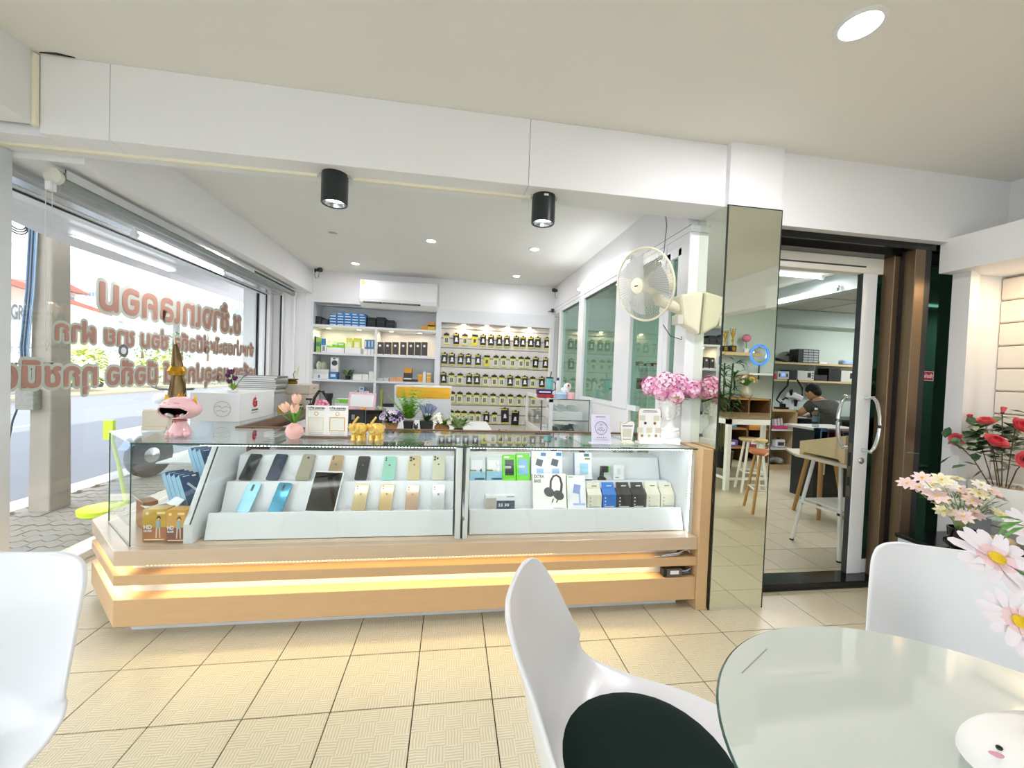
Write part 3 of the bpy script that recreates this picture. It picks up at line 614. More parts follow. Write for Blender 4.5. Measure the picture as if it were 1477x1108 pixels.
for k, (x, y) in enumerate(((25, 322), (55, 330))):
    cl_ = thing('cable_coil', ('coil of dark overhead cable left of the utility pole', 'coil of dark overhead cable right beside the pole top')[k], 'cable', tuple(onX(x, y, -3.75)))
    for j in range(3): G().tube([(0, (.07+.01*j)*cos(a*pi/8), (.05+.01*j)*sin(a*pi/8)-.01*j) for a in range(16)], .006, 5, closed=True).ob('loop', M('cable_grey'), cl_, True)
oc = thing('overhead_cable', 'twisted black overhead cable running past the pole top', 'cable', tuple(onX(20, 300, -3.75)))
g = G(); b0 = Vector(onX(160, 350, -3.75))-Vector(onX(20, 300, -3.75))
g.tube([tuple(b0*(i/20)+Vector((0, 0, -.05*sin(pi*i/20)))) for i in range(-2, 40)], .008, 5); g.ob('strand', BLK, oc, True)
g = G(); g.tube([tuple(b0*(i/60)+Vector((0, .0, -.05*sin(pi*i/60)+.025*sin(i*1.3)-.02))) for i in range(-3, 110)], .005, 4); g.ob('strand', M('cable_grey'), oc, True)
# canopy outside above the window
aw = tag(G().add([(-2.5, 2.0, 2.36), (-2.5, 9, 2.36), (-3.25, 9, 2.22), (-3.25, 3.9, 2.22), (-2.9, 2.0, 2.29), (-2.5, 2.0, 2.39), (-2.5, 9, 2.39), (-3.25, 9, 2.25), (-3.25, 3.9, 2.25), (-2.9, 2.0, 2.32)],
   [(0, 1, 2, 3, 4), (9, 8, 7, 6, 5), (0, 5, 6, 1), (1, 6, 7, 2), (2, 7, 8, 3), (3, 8, 9, 4), (4, 9, 5, 0)]).ob('canopy', M('canopy_white', 'E3DEE2', .6)), 'pale canopy panel projecting over the sidewalk above the window', 'canopy')
# ---- lettering on the window
LO, LI = M('letter_border', 'BFC6BB', .6), M('letter_brown', 'B08375', .6, var=.06)
def winline(s, y0, y1, z, h, nm, label):
    t = thing('window_lettering', label, 'lettering', (XW, y0, z), group=None)
    sz = h/.62
    T = frameT((.0055, 0, 0), (0, -1, 0), (0, 0, 1)); T2 = frameT((.0075, 0, 0), (0, -1, 0), (0, 0, 1))
    w = y0-y1
    fattext(s, sz, LI, T2, 'letter_face', t, .009*h/.17, w, 8); fattext(s, sz, LO, T, 'letter_outline', t, .028*h/.17+.004, w, 16)
    return t
winline('ช.ช้างเทเลคอม', 4.80, 3.03, 1.60, .19, '', 'largest brown Thai shop name lettering across the street window, seen from behind')
winline('จำหน่ายอะไหล่มือถือ ซ่อม ขาย ฝาก', 5.10, 2.73, 1.372, .105, '', 'middle line of brown Thai lettering on the street window, seen from behind')
winline('เครื่อง และอุปกรณ์ มือถือ ทุกชนิด', 5.15, 2.42, 1.10, .125, '', 'lowest line of brown Thai lettering on the street window, seen from behind')
ld = thing('round_sticker', 'small round grey sticker on the street window glass', 'sticker', tuple(onX(178, 506, XW+.006)))
G(Matrix.Rotation(pi/2, 4, 'Y')).lathe([(.045, 0), (.045, .001), (0, .001)], 24, cap=False).ob('disc', M('sticker_grey', '6F7378', .5), ld)
G(Matrix.Translation((.0015, 0, 0)) @ Matrix.Rotation(pi/2, 4, 'Y')).lathe([(.024, 0), (.024, .0008), (0, .0008)], 16, cap=False).ob('emblem', PLWHITE, ld)
# ---- buildings across the road
def X0(px, py, d): v = onX(px, py, -d); return v.y, v.z
BW = M('render_white', 'C6C9CC', .8, var=.03, scale=1); BRF = M('roof_red', '96574F', .7, var=.1); GLW = M('far_window_glass', '5F7480', .2); BTAN = M('render_cream', 'C4B089', .8)
def building(nm, label, d, depth, x0, x1, ytop, wins, roof=None, wall=BW, floor_z=-.12):
    y0 = X0(x0, 520, d)[0]; y1 = X0(x1, 520, d)[0]; zt = X0((x0+x1)/2, ytop, d)[1]
    t = thing(nm, label, 'building', (-d, (y0+y1)/2, floor_z)); cy = (y0+y1)/2
    G().box((-depth, y0-cy, 0), (0, y1-cy, zt-floor_z)).ob('wall', wall, t)
    for (a, b, c, e) in wins:
        ya, za = X0(a, b, d); yb, zb = X0(c, e, d)
        f = G().box((-.05, ya-cy, za-floor_z), (.06, yb-cy, zb-floor_z)).ob('window', M('far_frame', 'D7DADB', .6), t)
        G().box((.061, ya-cy+.08*(yb-ya), za-floor_z-.08*(za-zb)), (.075, yb-cy-.08*(yb-ya), zb-floor_z+.08*(za-zb))).ob('pane', GLW, f)
    if roof: G().prism([(y0-cy-.8, zt-floor_z), (y1-cy+.8, zt-floor_z), ((y0+y1)/2-cy, zt-floor_z+roof)], -depth-.6, .9, 'x').ob('roof', BRF, t)
    return t
building('apartment_building', 'long white apartment block far behind the large lettering', 60, 14, 118, 350, 396, [(x, y, x+5, y+9) for x in (121, 126, 131, 136) for y in (420,)]+[(x, y, x+7, y+5) for x in (170, 220, 252, 280, 300) for y in (446, 462, 478)]+[(x, 418, x+9, 424) for x in (262, 276)])
building('office_building', 'white building with blue grey windows at the far right end of the street window', 48, 10, 332, 386, 432, [(338, 444, 345, 458), (347, 444, 354, 458), (356, 444, 364, 459), (374, 450, 379, 460), (340, 474, 352, 486), (354, 474, 364, 486), (374, 476, 379, 488)])
bh = building('house', 'cream house with low red roof beside the utility pole', 32, 8, 40, 128, 470, [(84, 434+34, 92, 450+34), (94, 434+34, 101, 450+34)], roof=None, wall=BTAN)
r_ = bh; y0 = X0(78, 430, 31)[0]-bh.location.y
ya, za = X0(84, 430, 32); yb, zb = X0(146, 449, 32); 
G().add([(.9, ya-bh.location.y-9, za+.9), (.9, yb-bh.location.y, zb-.35), (.9, yb-bh.location.y, zb-.05), (.9, ya-bh.location.y-9, za+1.4), (-4, ya-bh.location.y-9, za+2.2), (-4, yb-bh.location.y-1, zb+1.2)],
        [(0, 1, 2, 3), (3, 2, 5, 4), (0, 3, 4), (1, 5, 2), (0, 4, 5, 1)]).ob('roof', BRF, bh)
building('house', 'pinkish two storey house above and behind the cream house', 40, 8, 50, 108, 417, [(84, 426, 92, 436), (96, 426, 107, 438)], roof=.8, wall=M('render_pink', 'C9B0A8', .8))
sg = building('shop_building', 'white shop building with grey letters left of the utility pole', 24, 6, -10, 66, 438, [(20, 505, 26, 530), (28, 505, 34, 530)], wall=BW)
v = onX(4, 458, -23.9); text('NGRY', 1.15, M('sign_grey', '4E5358', .6), frameT((.12, v.y-sg.location.y, v.z+.12), (0, 1, 0), (0, 0, 1)), par=sg, off=.03, width=(onX(43, 458, -23.9).y-v.y))
cp = thing('carport', 'flat roofed carport with thin posts beyond the road', 'carport', tuple(onX(80, 500, -20.5)))
yL = onX(12, 500, -20.5).y-cp.location.y; yR = onX(117, 500, -20.5).y-cp.location.y
G().box((-3, yL, -.12), (0, yR, .12)).ob('roof', M('carport_grey', '9A9D9F', .6), cp)
for yy in (yL+.1, yR-.2): G().box((-.1, yy, -cp.location.z-.12), (.1, yy+.22, -.12)).ob('post', M('carport_grey'), cp)
fw_ = thing('garden_wall', 'long low white garden wall across the road', 'wall', (-18, 20, -.12)); G().box((-.15, -14, 0), (.15, 22, 1.5)).ob('wall', BW, fw_)
# trees
def tree(px, py, d, rx, rz, label, nm='tree', mat=GREENL, n=500, trunk=True, lw=.28, cat='tree', group=None):
    c = onX(px, py, -d); t = thing(nm, label, cat, (c.x, c.y, -.12), group=group); h = max(c.z+.12, rz*.75 if not trunk else 0); g = G(); rnd = random.Random(int(px*7+py))
    for _ in range(n):
        a = rnd.uniform(0, 2*pi); b = math.asin(rnd.uniform(-1, 1)); k = rnd.uniform(.55, 1.0)
        p = (rx*k*cos(a)*cos(b)*.8, rx*k*sin(a)*cos(b), h+rz*k*sin(b))
        g.leaf(p, (cos(a)+rnd.uniform(-.6, .6), sin(a)+rnd.uniform(-.6, .6), rnd.uniform(-.4, .8)), lw*rnd.uniform(.8, 1.6), lw*.5)
    g.ob('foliage', mat, t)
    if trunk: G().tube([(0, 0, 0), (0, .1, h*.6), (0, 0, h)], [.16, .12, .06], 8).ob('trunk', M('bark', '6D5A47', .9, var=.2), t, True)
    return t
YG = M('yellow_green_leaf', 'B4BE4A', .55, var=.3, scale=3); GT = M('tree_green', '6E8F4C', .6, var=.35, scale=2)
TG = 'trees beyond the road'
tree(205, 505, 24, 2.6, 1.5, 'wide green tree beyond the road behind the middle lettering', mat=GT, group=TG)
tree(262, 500, 27, 2.4, 1.5, 'green tree beyond the road right of the middle of the window', mat=GT, group=TG)
tree(300, 480, 34, 3.0, 2.6, 'tall pale green tree beyond the road near the right end of the window', mat=M('pale_tree', 'A3B879', .6, var=.3, scale=2), group=TG)
tree(357, 505, 36, 1.8, 2.2, 'slim tree in front of the white building with blue grey windows', mat=GT, group=TG)
tree(120, 528, 15.5, .9, .9, 'yellow green bush beside the carport post', 'bush', YG, 260, False, .3, 'bush', 'bushes along the far side of the road')
tree(228, 530, 15.5, 1.0, .8, 'yellow green bush under the wide green tree', 'bush', YG, 260, False, .3, 'bush', 'bushes along the far side of the road')
tree(312, 552, 15.5, 1.8, .5, 'clipped grey green hedge at the far kerb', 'hedge', M('hedge_green', '7F9484', .6, var=.3, scale=4), 500, False, .16, 'bush', 'bushes along the far side of the road')
um = thing('market_umbrella', 'small teal awning at the far right end of the street', 'awning', tuple(onX(371, 520, -26))); G().prism([(-1, -.5), (1, -.5), (.6, .5), (-.6, .5)], -.8, .8, 'x').ob('cloth', M('teal_cloth', '6FC0B4', .7), um); G().tube([(0, 0, -2.2), (0, 0, -.5)], .04, 6).ob('post', FRAME, um)
# motor scooters
def scooter(loc, rz, label, body, s=1.0):
    t = thing('motor_scooter', label, 'scooter', loc, rz, 'parked motor scooters'); RB = M('rubber', '222426', .7)
    for x in (-.62, .62):
        w = G(Matrix.Translation((x, 0, .26)) @ Matrix.Rotation(pi/2, 4, 'X')).lathe([(.19, -.04), (.24, -.045), (.265, -.02), (.265, .02), (.24, .045), (.19, .04)], 24).ob('wheel', RB, t, True)
        G(Matrix.Translation((x, 0, .26)) @ Matrix.Rotation(pi/2, 4, 'X')).lathe([(0, -.05), (.18, -.03), (.18, .03), (0, .05)], 16, cap=False).ob('rim', STEEL, w, True)
    G().prism([(-.85, .50), (-.35, .30), (-.1, .28), (.25, .30), (.40, .75), (.48, .98), (.40, 1.0), (.28, .72), (.12, .42), (-.05, .42), (-.12, .68), (-.75, .72), (-.92, .62)], -.11, .11, 'y').ob('body', body, t, bev=.03, seg=3)
    G().prism([(-.80, .73), (-.15, .70), (-.10, .77), (-.4, .80), (-.78, .83)], -.12, .12, 'y').ob('seat', BLK, t, bev=.02)
    G().tube([(.62, .0, .26), (.50, 0, .65), (.42, 0, 1.02)], .03, 8).ob('fork', STEEL, t, True)
    G().tube([(.36, -.32, 1.06), (.42, -.12, 1.04), (.42, .12, 1.04), (.36, .32, 1.06)], .016, 8).ob('handlebar', BLK, t, True)
    G().ell((.50, 0, .93), (.08, .09, .07)).ob('headlamp', PLWHITE, t, True)
    G().prism([(.35, .35), (.60, .54), (.92, .36), (.80, .52), (.60, .60), (.40, .50)], -.07, .07, 'y').ob('mudguard', body, t, bev=.01)
    for sy in (-1, 1): G().tube([(.4, sy*.2, 1.05), (.40, sy*.26, 1.2)], .006, 5).ell((.40, sy*.28, 1.23), (.015, .06, .04), 8, 6).ob('mirror', BLK, t, True)
    return t
q1 = scooter((-3.35, 6.0, GZ), radians(250), 'scooter with light blue body parked on the sidewalk close to the window', M('light_blue_paint', '7FA6D0', .25, coat=.5))
q2 = scooter(tuple(onZ(118, 561, -.2))[:2]+(-.2,), radians(70), 'dark scooter parked beyond the road right of the pole', M('scooter_grey', '7C8086', .4))
q3 = scooter(tuple(onZ(12, 583, -.2))[:2]+(-.2,), radians(80), 'dark motor scooter cut off by the left pillar across the road', M('scooter_grey'))
q4 = scooter(tuple(onZ(32, 575, -.2))[:2]+(-.2,), radians(60), 'pinkish motor scooter left of the pole across the road', M('scooter_pink', 'C9A3A6', .4))
# lime dustpan on the sidewalk
dp = thing('dustpan', 'lime green long handled dustpan standing outside behind the glass corner', 'dustpan', (-2.78, 3.72, GZ))
LIME = M('lime_plastic', 'D6F02C', .4)
G().lathe([(.12, .0), (.15, .02), (.155, .06), (.10, .075), (0, .075)], 20, c=(0, 0, .12), cap=True).ob('pan', LIME, dp, True)
G().tube([(.10, .1, .18), (.04, .1, .5), (-.02, .1, .75)], [.018, .014, .012], 8).box((-.07, .085, .72), (-.0, .115, .88)).ob('handle', LIME, dp, True)
G().tube([(.10, .1, 0.0), (.10, .1, .20)], .01, 6).tube([(0, 0, 0), (0, 0, .13)], .03, 8).ob('stem', PLWHITE, dp, True)
# ================================================================== BACK SHELVES AND ACCESSORY WALL
def proj(p):
    d = Vector(p)-CAM; z = d.dot(FW); return W_/2+F_PX*d.dot(RT)/z, H_/2-F_PX*d.dot(UP)/z
YS = 5.5
Zs = [onY(450, y, YS).z for y in (467.2, 507.4, 546.3, 585.3)]
su = thing('wall_shelving', 'white open wall shelving with two bays under the air conditioner', 'shelving', (-1, YS, 0)); su.location = (0, 0, 0)
G().box((-1.81, 5.5, 0), (-1.775, 5.85, 2.1)).ob('side_panel', LAM, su)
G().box((-.235, 5.5, 0), (-.165, 5.85, 2.1)).ob('side_panel', LAM, su)
G().box((-1.015, 5.502, Zs[3]), (-.985, 5.85, Zs[0]-.03)).ob('divider_panel', LAM, su)
G().box((-1.775, 5.845, 0), (-.235, 5.858, 2.1)).ob('back_panel', LAM, su)
for z in Zs: G().box((-1.775, 5.501, z-.028), (-.235, 5.845, z)).ob('shelf', LAM, su)
G().box((-1.775, 5.52, .1), (-.235, 5.54, Zs[3]-.03)).ob('lower_front', LAM, su)
def puck(x, y, z, lb):
    t = thing('puck_light', lb, 'light', (x, y, z))
    G().lathe([(.034, 0), (.034, -.006), (.028, -.010), (.0, -.010)], 16, cap=False).ob('ring', PLWHITE, t); G().lathe([(.026, -.0105), (.001, -.0112)], 14, cap=False).ob('lens', EWM, t)
    area('puck_lamp', (0, 0, -.02), .04, .55, WARM, par=t)
for i, x in enumerate((474, 518, 565, 606)): p = onY(x, 474, 5.62); puck(p.x, 5.62, Zs[0]-.028, '%s warm puck light from the left under the top board of the open shelves' % ('first', 'second', 'third', 'fourth')[i])
sw = thing('slat_wall', 'grey white slatted accessory wall in a lit recess at the back', 'slat wall', (0, 0, 0))
zt = onY(700, 468, YS).z
G().box((-.165, 5.5, zt), (1.385, 5.86, 2.1)).ob('header', LAM, sw); G().box((1.335, 5.5, 0), (1.385, 5.86, zt)).ob('side_panel', LAM, sw)
SLAT = M('slat_grey', 'D9D6D0', .5, var=.03, scale=5)
zz = zt; k = 0
while zz > .2:
    h = .075 if k == 0 else .13
    G().prism([(5.60, zz-.004), (5.60, zz-h+.012), (5.606, zz-h+.004), (5.62, zz-h+.004), (5.62, zz-.004)], -.165, 1.335, 'x').ob('slat', SLAT, sw); zz -= h; k += 1
G().box((-.165, 5.62, 0), (1.335, 5.63, zt)).ob('slat_back', M('slat_groove', '8D8880', .6), sw)
for i, x in enumerate((669, 702, 733, 764)): p = onY(x, 470, 5.56); puck(p.x, 5.56, zt, '%s warm puck light from the left over the slatted accessory wall' % ('first', 'second', 'third', 'fourth')[i])
YEL, PK, CLR = M('yellow_print', 'D8D23C', .4), M('pack_black', '15161A', .35), M('pack_pale', 'D5D7BE', .35)
def packmesh(kind, w=.076, h=.15):
    g = G()
    if kind == 'b':
        g.box((-w/2, -.006, -h/2), (w/2, .006, h/2), 0); g.box((-w/2, -.0066, h/2-.022), (w/2*.6, -.006, h/2-.008), 1); g.box((-w/2, -.0066, -h/2), (w/2, -.006, -h/2+.014), 1)
        sil = [(-.022, -.03), (.022, -.03), (.022, -.018), (.014, -.012), (.016, .012), (.008, .028), (-.008, .028), (-.016, .012), (-.014, -.012), (-.022, -.018)]
        g.prism(sil, -.0068, -.006, 'y', 2); g.box((-.012, -.004, h/2), (.012, .004, h/2+.016), 0)
    elif kind == 'y':
        g.box((-w/2, -.005, -h/2), (w/2, .005, h/2-.03), 3); g.prism([(-w/2, h/2-.03), (w/2, h/2-.03), (w/2*.9, h/2-.005), (w/2*.4, h/2), (-w/2*.4, h/2), (-w/2*.9, h/2-.005)], -.006, .006, 'y', 0)
        g.box((-w/2, -.0058, h/2-.048), (w/2, -.005, h/2-.03), 1); g.box((-w/2, -.0056, -h/2), (w/2, -.005, -h/2+.012), 1); g.box((-.018, -.0062, -.045), (.018, -.005, .012), 4); g.box((-.002, -.0065, -.04), (.003, -.006, .008), 3)
        g.box((-.008, -.004, h/2), (.008, .004, h/2+.012), 0)
    else:
        g.box((-w/2, -.005, -h/2), (w/2, .005, h/2-.028), 1); g.box((-w/2, -.006, h/2-.028), (w/2, .006, h/2), 0); g.prism([(-.02, .0), (.0, .02), (.02, .01), (.015, -.03), (-.01, -.04)], -.0062, -.005, 'y', 4); g.box((-w/2, -.0058, -.02), (w/2, -.005, -.012), 3)
    return g
PM = [PK, YEL, M('silhouette_white', 'E9EAEC', .4), CLR, M('pack_dark', '4C4E48', .5)]  # last entry is the dark grey print on the pack fronts
HK = G().tube([(0, .01, .0), (0, -.03, 0), (0, -.035, .008)], .002, 5)
protos = {}
def pack(kind, px, py, row, idx, n, big=False):
    key = (kind, big); p = onY(px, py, 5.585)
    ordn = ['first', 'second', 'third', 'fourth', 'fifth', 'sixth', 'seventh', 'eighth', 'ninth', 'tenth', 'eleventh', 'twelfth', 'last'][idx]
    w = {'b': 'black accessory pack', 'y': 'pale black-topped accessory pack', 'Y': 'bright yellow accessory pack'}[kind]
    if key not in protos:
        g = packmesh(kind, .105 if big else .078, .21 if big else .155); o = g.ob('accessory_pack', PM); h = HK.ob('hook', STEEL, o, loc=(0, 0, .085 if not big else .11)); protos[key] = o
    else: 
        o = protos[key].copy(); COL.objects.link(o)
        for c in protos[key].children: d = c.copy(); COL.objects.link(d); d.parent = o
    o.location = p; o.rotation_euler = (0, random.uniform(-.05, .05), random.uniform(-.12, .12))
    tag(o, '%s, %s from left, %s row of slatted wall' % (w, ordn, row), 'accessory pack', 'accessory packs on the slatted wall')
rows = [('top', 488, 620, 7.385, [178, 282, 373, 478, 568, 652, 740, 822, 920, 992, 1076, 1150, 1250], 'byYYbbbbbbbbb'.replace('b', 'b', 1)),
        ('second', 517, 620, 7.385, [155, 236, 328, 412, 514, 606, 703, 785, 882, 972, 1040, 1127, 1232], 'bbbbbYyyyyybb'),
        ('third', 545, 620, 7.385, [147, 230, 320, 418, 502, 592, 686, 765, 855, 935, 1012, 1095, 1193], 'byybbyyybybyb'),
        ('fourth', 571, 600, 6.154, [250, 322, 387, 466, 538, 608, 684, 765, 838, 915, 985, 1040], 'yyyyyyyyyyyy'),
        ('fifth', 598, 600, 6.154, [310, 367, 427, 494, 550, 625, 697], 'yyyyyby'),
        ('lowest', 624, 600, 6.154, [440, 500, 580, 665, 740, 800], 'bbbbbb')]
rows[0] = rows[0][:5]+('ybyYbbbbbbbbb',)
for nm, y, o0, sc, xs, kinds in rows:
    for i, (x, kd) in enumerate(zip(xs, kinds)):
        pack(kd, o0+x/sc, y+(x/sc*.045), nm, i, len(xs))
pack('b', 600+790/6.154, 600, 'fifth', 7, 9, True); pack('b', 600+880/6.154, 604, 'fifth', 8, 9, True)

# ---- generic printed box standing on a surface, sized from its place in the room
def pbox(name, label, cat, xl, xr, yt, yb, Y, depth, mat, prints=(), zb=None, group=None, bev=.001, rz=0, extra=None, body='body'):
    a = onY(xl, yb, Y); b = onY(xr, yb, Y); c = onY((xl+xr)/2, yt, Y); z0 = a.z if zb is None else zb; z0 = zb if zb is not None else (a.z+b.z)/2
    w = b.x-a.x; h = (c.z-z0) if yt else .032; t = thing(name, label, cat, ((a.x+b.x)/2, Y+depth/2, z0), rz, group)
    G().box((-w/2, -depth/2, 0), (w/2, depth/2, h)).ob(body, mat, t, bev=bev, seg=1)
    for pr in prints:
        x0, z0_, x1, z1, m = pr[:5]; nm = pr[5] if len(pr) > 5 else 'print'
        G().box((-w/2+x0*w, -depth/2-.0008, z0_*h), (-w/2+x1*w, -depth/2-.0001, z1*h)).ob(nm, m, t)
    return t, w, h
S1, S2, S3, S4 = [z+.0005 for z in Zs]
LB, DB, GRN, ORG, GY = M('print_blue', '2F7DBB', .4), M('print_navy', '173F70', .4), M('print_green', '7CCB2E', .4), M('print_orange', 'E29A2A', .45), M('print_grey', '8E9398', .45)
# black cases, blue boxes on the top board
for (a, b, yt, lb) in ((449, 463, 456, 'dark grey flat case at the far left of the top shelf'), (463, 474, 460, 'second dark grey flat case left of the blue boxes'), (529, 542, 458, 'black flat case right behind the blue boxes'), (542.5, 556, 457.5, 'black flat case in the middle of the top shelf'), (556, 569, 462, 'black flat case at the right end of the black pile')):
    t, w, h = pbox('black_case', lb, 'case', a, b, yt, 467, 5.58, .2, BLK, zb=S1, group='black cases on the top shelf', bev=.008)
    G().box((-w*.3, -.103, h*.5), (w*.3, -.1, h*.62)).ob('clasp', DARKG, t)
bx0 = onY(474.5, 460, 5.56).x; bw_ = (onY(528, 460, 5.56).x-bx0)/5
for r in range(4):
    for c in range(5):
        if r == 4: continue
        t = tag(G().box((-bw_/2+.001, -.09, .001), (bw_/2-.001, .09, .035), 0).box((-bw_/2+.012, -.0908, .008), (bw_/2-.012, -.09, .022), 1).box((-bw_/2+.004, -.0908, .026), (bw_/2-.02, -.09, .031), 2).ob('blue_box', [LB, M('pale_blue_label', 'C9DDEA', .4), DB]), 'small blue carton, %s from left, %s layer of the blue stack' % (['first', 'second', 'third', 'fourth', 'fifth'][c], ['lowest', 'second', 'third', 'fourth'][r]), 'box', 'small blue cartons on the top shelf')
        t.location = (bx0+bw_*(c+.5), 5.66+random.uniform(-.006, .006), S1+.036*r)
for c in range(4):
    t = tag(G().box((-bw_/2+.001, -.09, .001), (bw_/2-.001, .09, .030), 0).box((-bw_/2+.02, -.0908, .008), (bw_/2-.02, -.09, .022), 1).ob('blue_box', [LB, M('pale_blue_label')]), 'small blue carton, %s from left, topmost layer of the blue stack' % ['first', 'second', 'third', 'fourth'][c], 'box', 'small blue cartons on the top shelf')
    t.location = (bx0+bw_*(c+1.35), 5.68, S1+.144)
pbox('orange_box', 'flat orange carton at the right end of the top shelf', 'box', 607, 617, 470, 474, 5.57, .1, ORG, zb=S1)
pbox('orange_box', 'yellow carton under the orange one at the right end of the top shelf', 'box', 617, 628, 469, 474.6, 5.57, .1, M('print_yellow', 'F2C93C', .4), zb=S1)
t, w, h = pbox('orange_box', 'small orange carton on the yellow one, right end of the top shelf', 'box', 617, 627.5, 465, 469.2, 5.57, .09, ORG, zb=S1+.052)
# bay 1, second board
pbox('book', 'slim black upright box at the left end of the second shelf', 'box', 449.5, 454.5, 485, 505, 5.56, .14, BLK, [(.2, .6, .8, .8, GY)], zb=S2)
pbox('green_box', 'green upright box beside the slim black box on the second shelf', 'box', 455.5, 462, 487, 506, 5.56, .1, M('print_pale_green', '9BC45A', .4), [(.1, .4, .9, .7, M('print_teal', '3E9A7A', .4))], zb=S2)
pbox('blue_white_box', 'blue and white upright box left of the green pouches', 'box', 463, 470, 488, 506, 5.55, .08, PLWHITE, [(.05, .5, .95, .98, LB), (.3, .1, .8, .45, GY)], zb=S2)
t, w, h = pbox('tray', 'white tray holding green pouches on the second shelf', 'tray', 471, 496, 501.5, 507, 5.55, .18, PLWHITE, zb=S2)
for i, (a, b, yt) in enumerate(((471, 480, 495), (480, 487.5, 493), (487.5, 496, 494))):
    pbox('green_pouch', '%s green pouch standing in the white tray on the second shelf' % ('left', 'middle', 'right')[i], 'pouch', a, b, yt, 502, 5.59, .08, GRN, [(.1, .5, .9, .8, PLWHITE)], zb=onY(485, 502, 5.59).z, group='green pouches', bev=.012)
t, w, h = pbox('tray', 'white box holding two yellow packets on the second shelf', 'tray', 497, 520, 501.5, 508, 5.55, .18, PLWHITE, zb=S2)
for i, (a, b) in enumerate(((499, 508.5), (509.5, 520))):
    pbox('yellow_packet', '%s yellow packet standing in the white box on the second shelf' % ('left', 'right')[i], 'packet', a, b, 488, 502, 5.59, .06, M('packet_yellow', 'D9E26A', .4), [(.2, .1, .8, .6, M('packet_pale', 'ECEFCB', .4)), (0, .85, 1, 1, YEL)], zb=onY(505, 502, 5.59).z, group='yellow packets')
for i, (a, b) in enumerate(((525.5, 530), (530.5, 534.5), (535, 539))):
    pbox('blue_box_upright', '%s of three slim blue and white boxes beside the shelf divider' % ('left', 'middle', 'right')[i], 'box', a, b, 490, 508, 5.57, .08, M('print_steel_blue', '4F86B4', .4), [(0, 0, 1, .35, PLWHITE), (.2, .5, .5, .9, PLWHITE)], zb=S2, group='slim blue and white boxes')
# bay 2, second board: seven black boxes
for i, a in enumerate((543, 554, 565.5, 577, 588, 598, 607.5)):
    t, w, h = pbox('black_gift_box', '%s black box from the left in the row of seven on the second shelf' % ['first', 'second', 'third', 'fourth', 'fifth', 'sixth', 'seventh'][i], 'box', a, a+(9.5 if i < 2 else 8.5), 493.5, 510, 5.56, .07, M('print_charcoal', '45423F', .45), [(0, 0, 1, .06, PLWHITE)], zb=S2, group='black boxes with round white emblem')
    G(Matrix.Translation((0, -.036, h*.72)) @ Matrix.Rotation(pi/2, 4, 'X')).lathe([(.016, 0), (.016, .001), (.0, .001)], 14, cap=False).ob('emblem', PLWHITE, t)
# third board bay 1
pbox('storage_tray', 'lower white tray on the left of the third shelf', 'tray', 449, 473.5, 539.5, 545.5, 5.55, .2, PLWHITE, [(.4, .2, .5, .8, LB)], zb=S3)
pbox('storage_tray', 'upper grey white tray holding green bags on the third shelf', 'tray', 449.5, 474, 532.5, 539, 5.55, .19, M('tray_grey', 'D5D9D4', .4), zb=onY(460, 539.5, 5.55).z)
t = thing('green_bags', 'crumpled green and clear plastic bags piled in the upper tray', 'bags', tuple(onY(463, 532, 5.62))); t.location.z += .002
for i in range(5): g = G(Matrix.Rotation(random.uniform(0, 3), 4, 'Z')).ell((random.uniform(-.05, .05), random.uniform(-.02, .02), .04), (.06, .02, .06), 8, 6); g.ob('bag', [M('bag_green', '9CC257', .35, var=.3, scale=40, bump=.4), M('bag_clear', 'D3DCC6', .3, var=.1, bump=.4)][i % 2], t)
pbox('blue_box', 'blue box under the small speaker box on the third shelf', 'box', 474.5, 486, 536.5, 545, 5.56, .1, LB, [(.2, .3, .8, .7, M('pale_blue_label'))], zb=S3)
t, w, h = pbox('speaker_box', 'white box with round black speaker picture on the third shelf', 'box', 476.5, 488, 516, 536.3, 5.57, .09, PLWHITE, [(.3, .9, .6, .96, BLK), (.05, .03, .75, .22, M('print_pale', 'D9D2D0', .4))], zb=onY(480, 536.3, 5.56).z)
G(Matrix.Translation((0, -.046, h*.62)) @ Matrix.Rotation(pi/2, 4, 'X')).lathe([(.036, 0), (.036, .001), (.0, .001)], 16, cap=False).ob('speaker_print', M('print_charcoal'), t)
pp = thing('potted_plant', 'small variegated plant with pointed leaves in the middle of the third shelf', 'plant', tuple(onY(502, 545, 5.62))); pp.location.z = S3
G().lathe([(.03, 0), (.04, .05), (.036, .05), (.03, .045)], 12).ob('pot', BLK, pp, True)
g = G(); rr = random.Random(3)
for i in range(60): a = rr.uniform(0, 2*pi); g.leaf((0, 0, .045), (cos(a), sin(a)*.6, rr.uniform(.2, 1.4)), rr.uniform(.08, .15), .022, i % 2)
g.ob('leaves', [GREENP, GREEND], pp)
for i, (a, b, yt) in enumerate(((509, 522, 540), (522.5, 531, 540), (531.5, 539, 536))):
    pbox('white_carton', '%s of the low white cartons at the right of the third shelf' % ('left', 'middle', 'right')[i], 'box', a, b, yt, 547, 5.57, .1, M('carton_white', 'EDEBE6', .5), zb=S3, group='low white cartons')
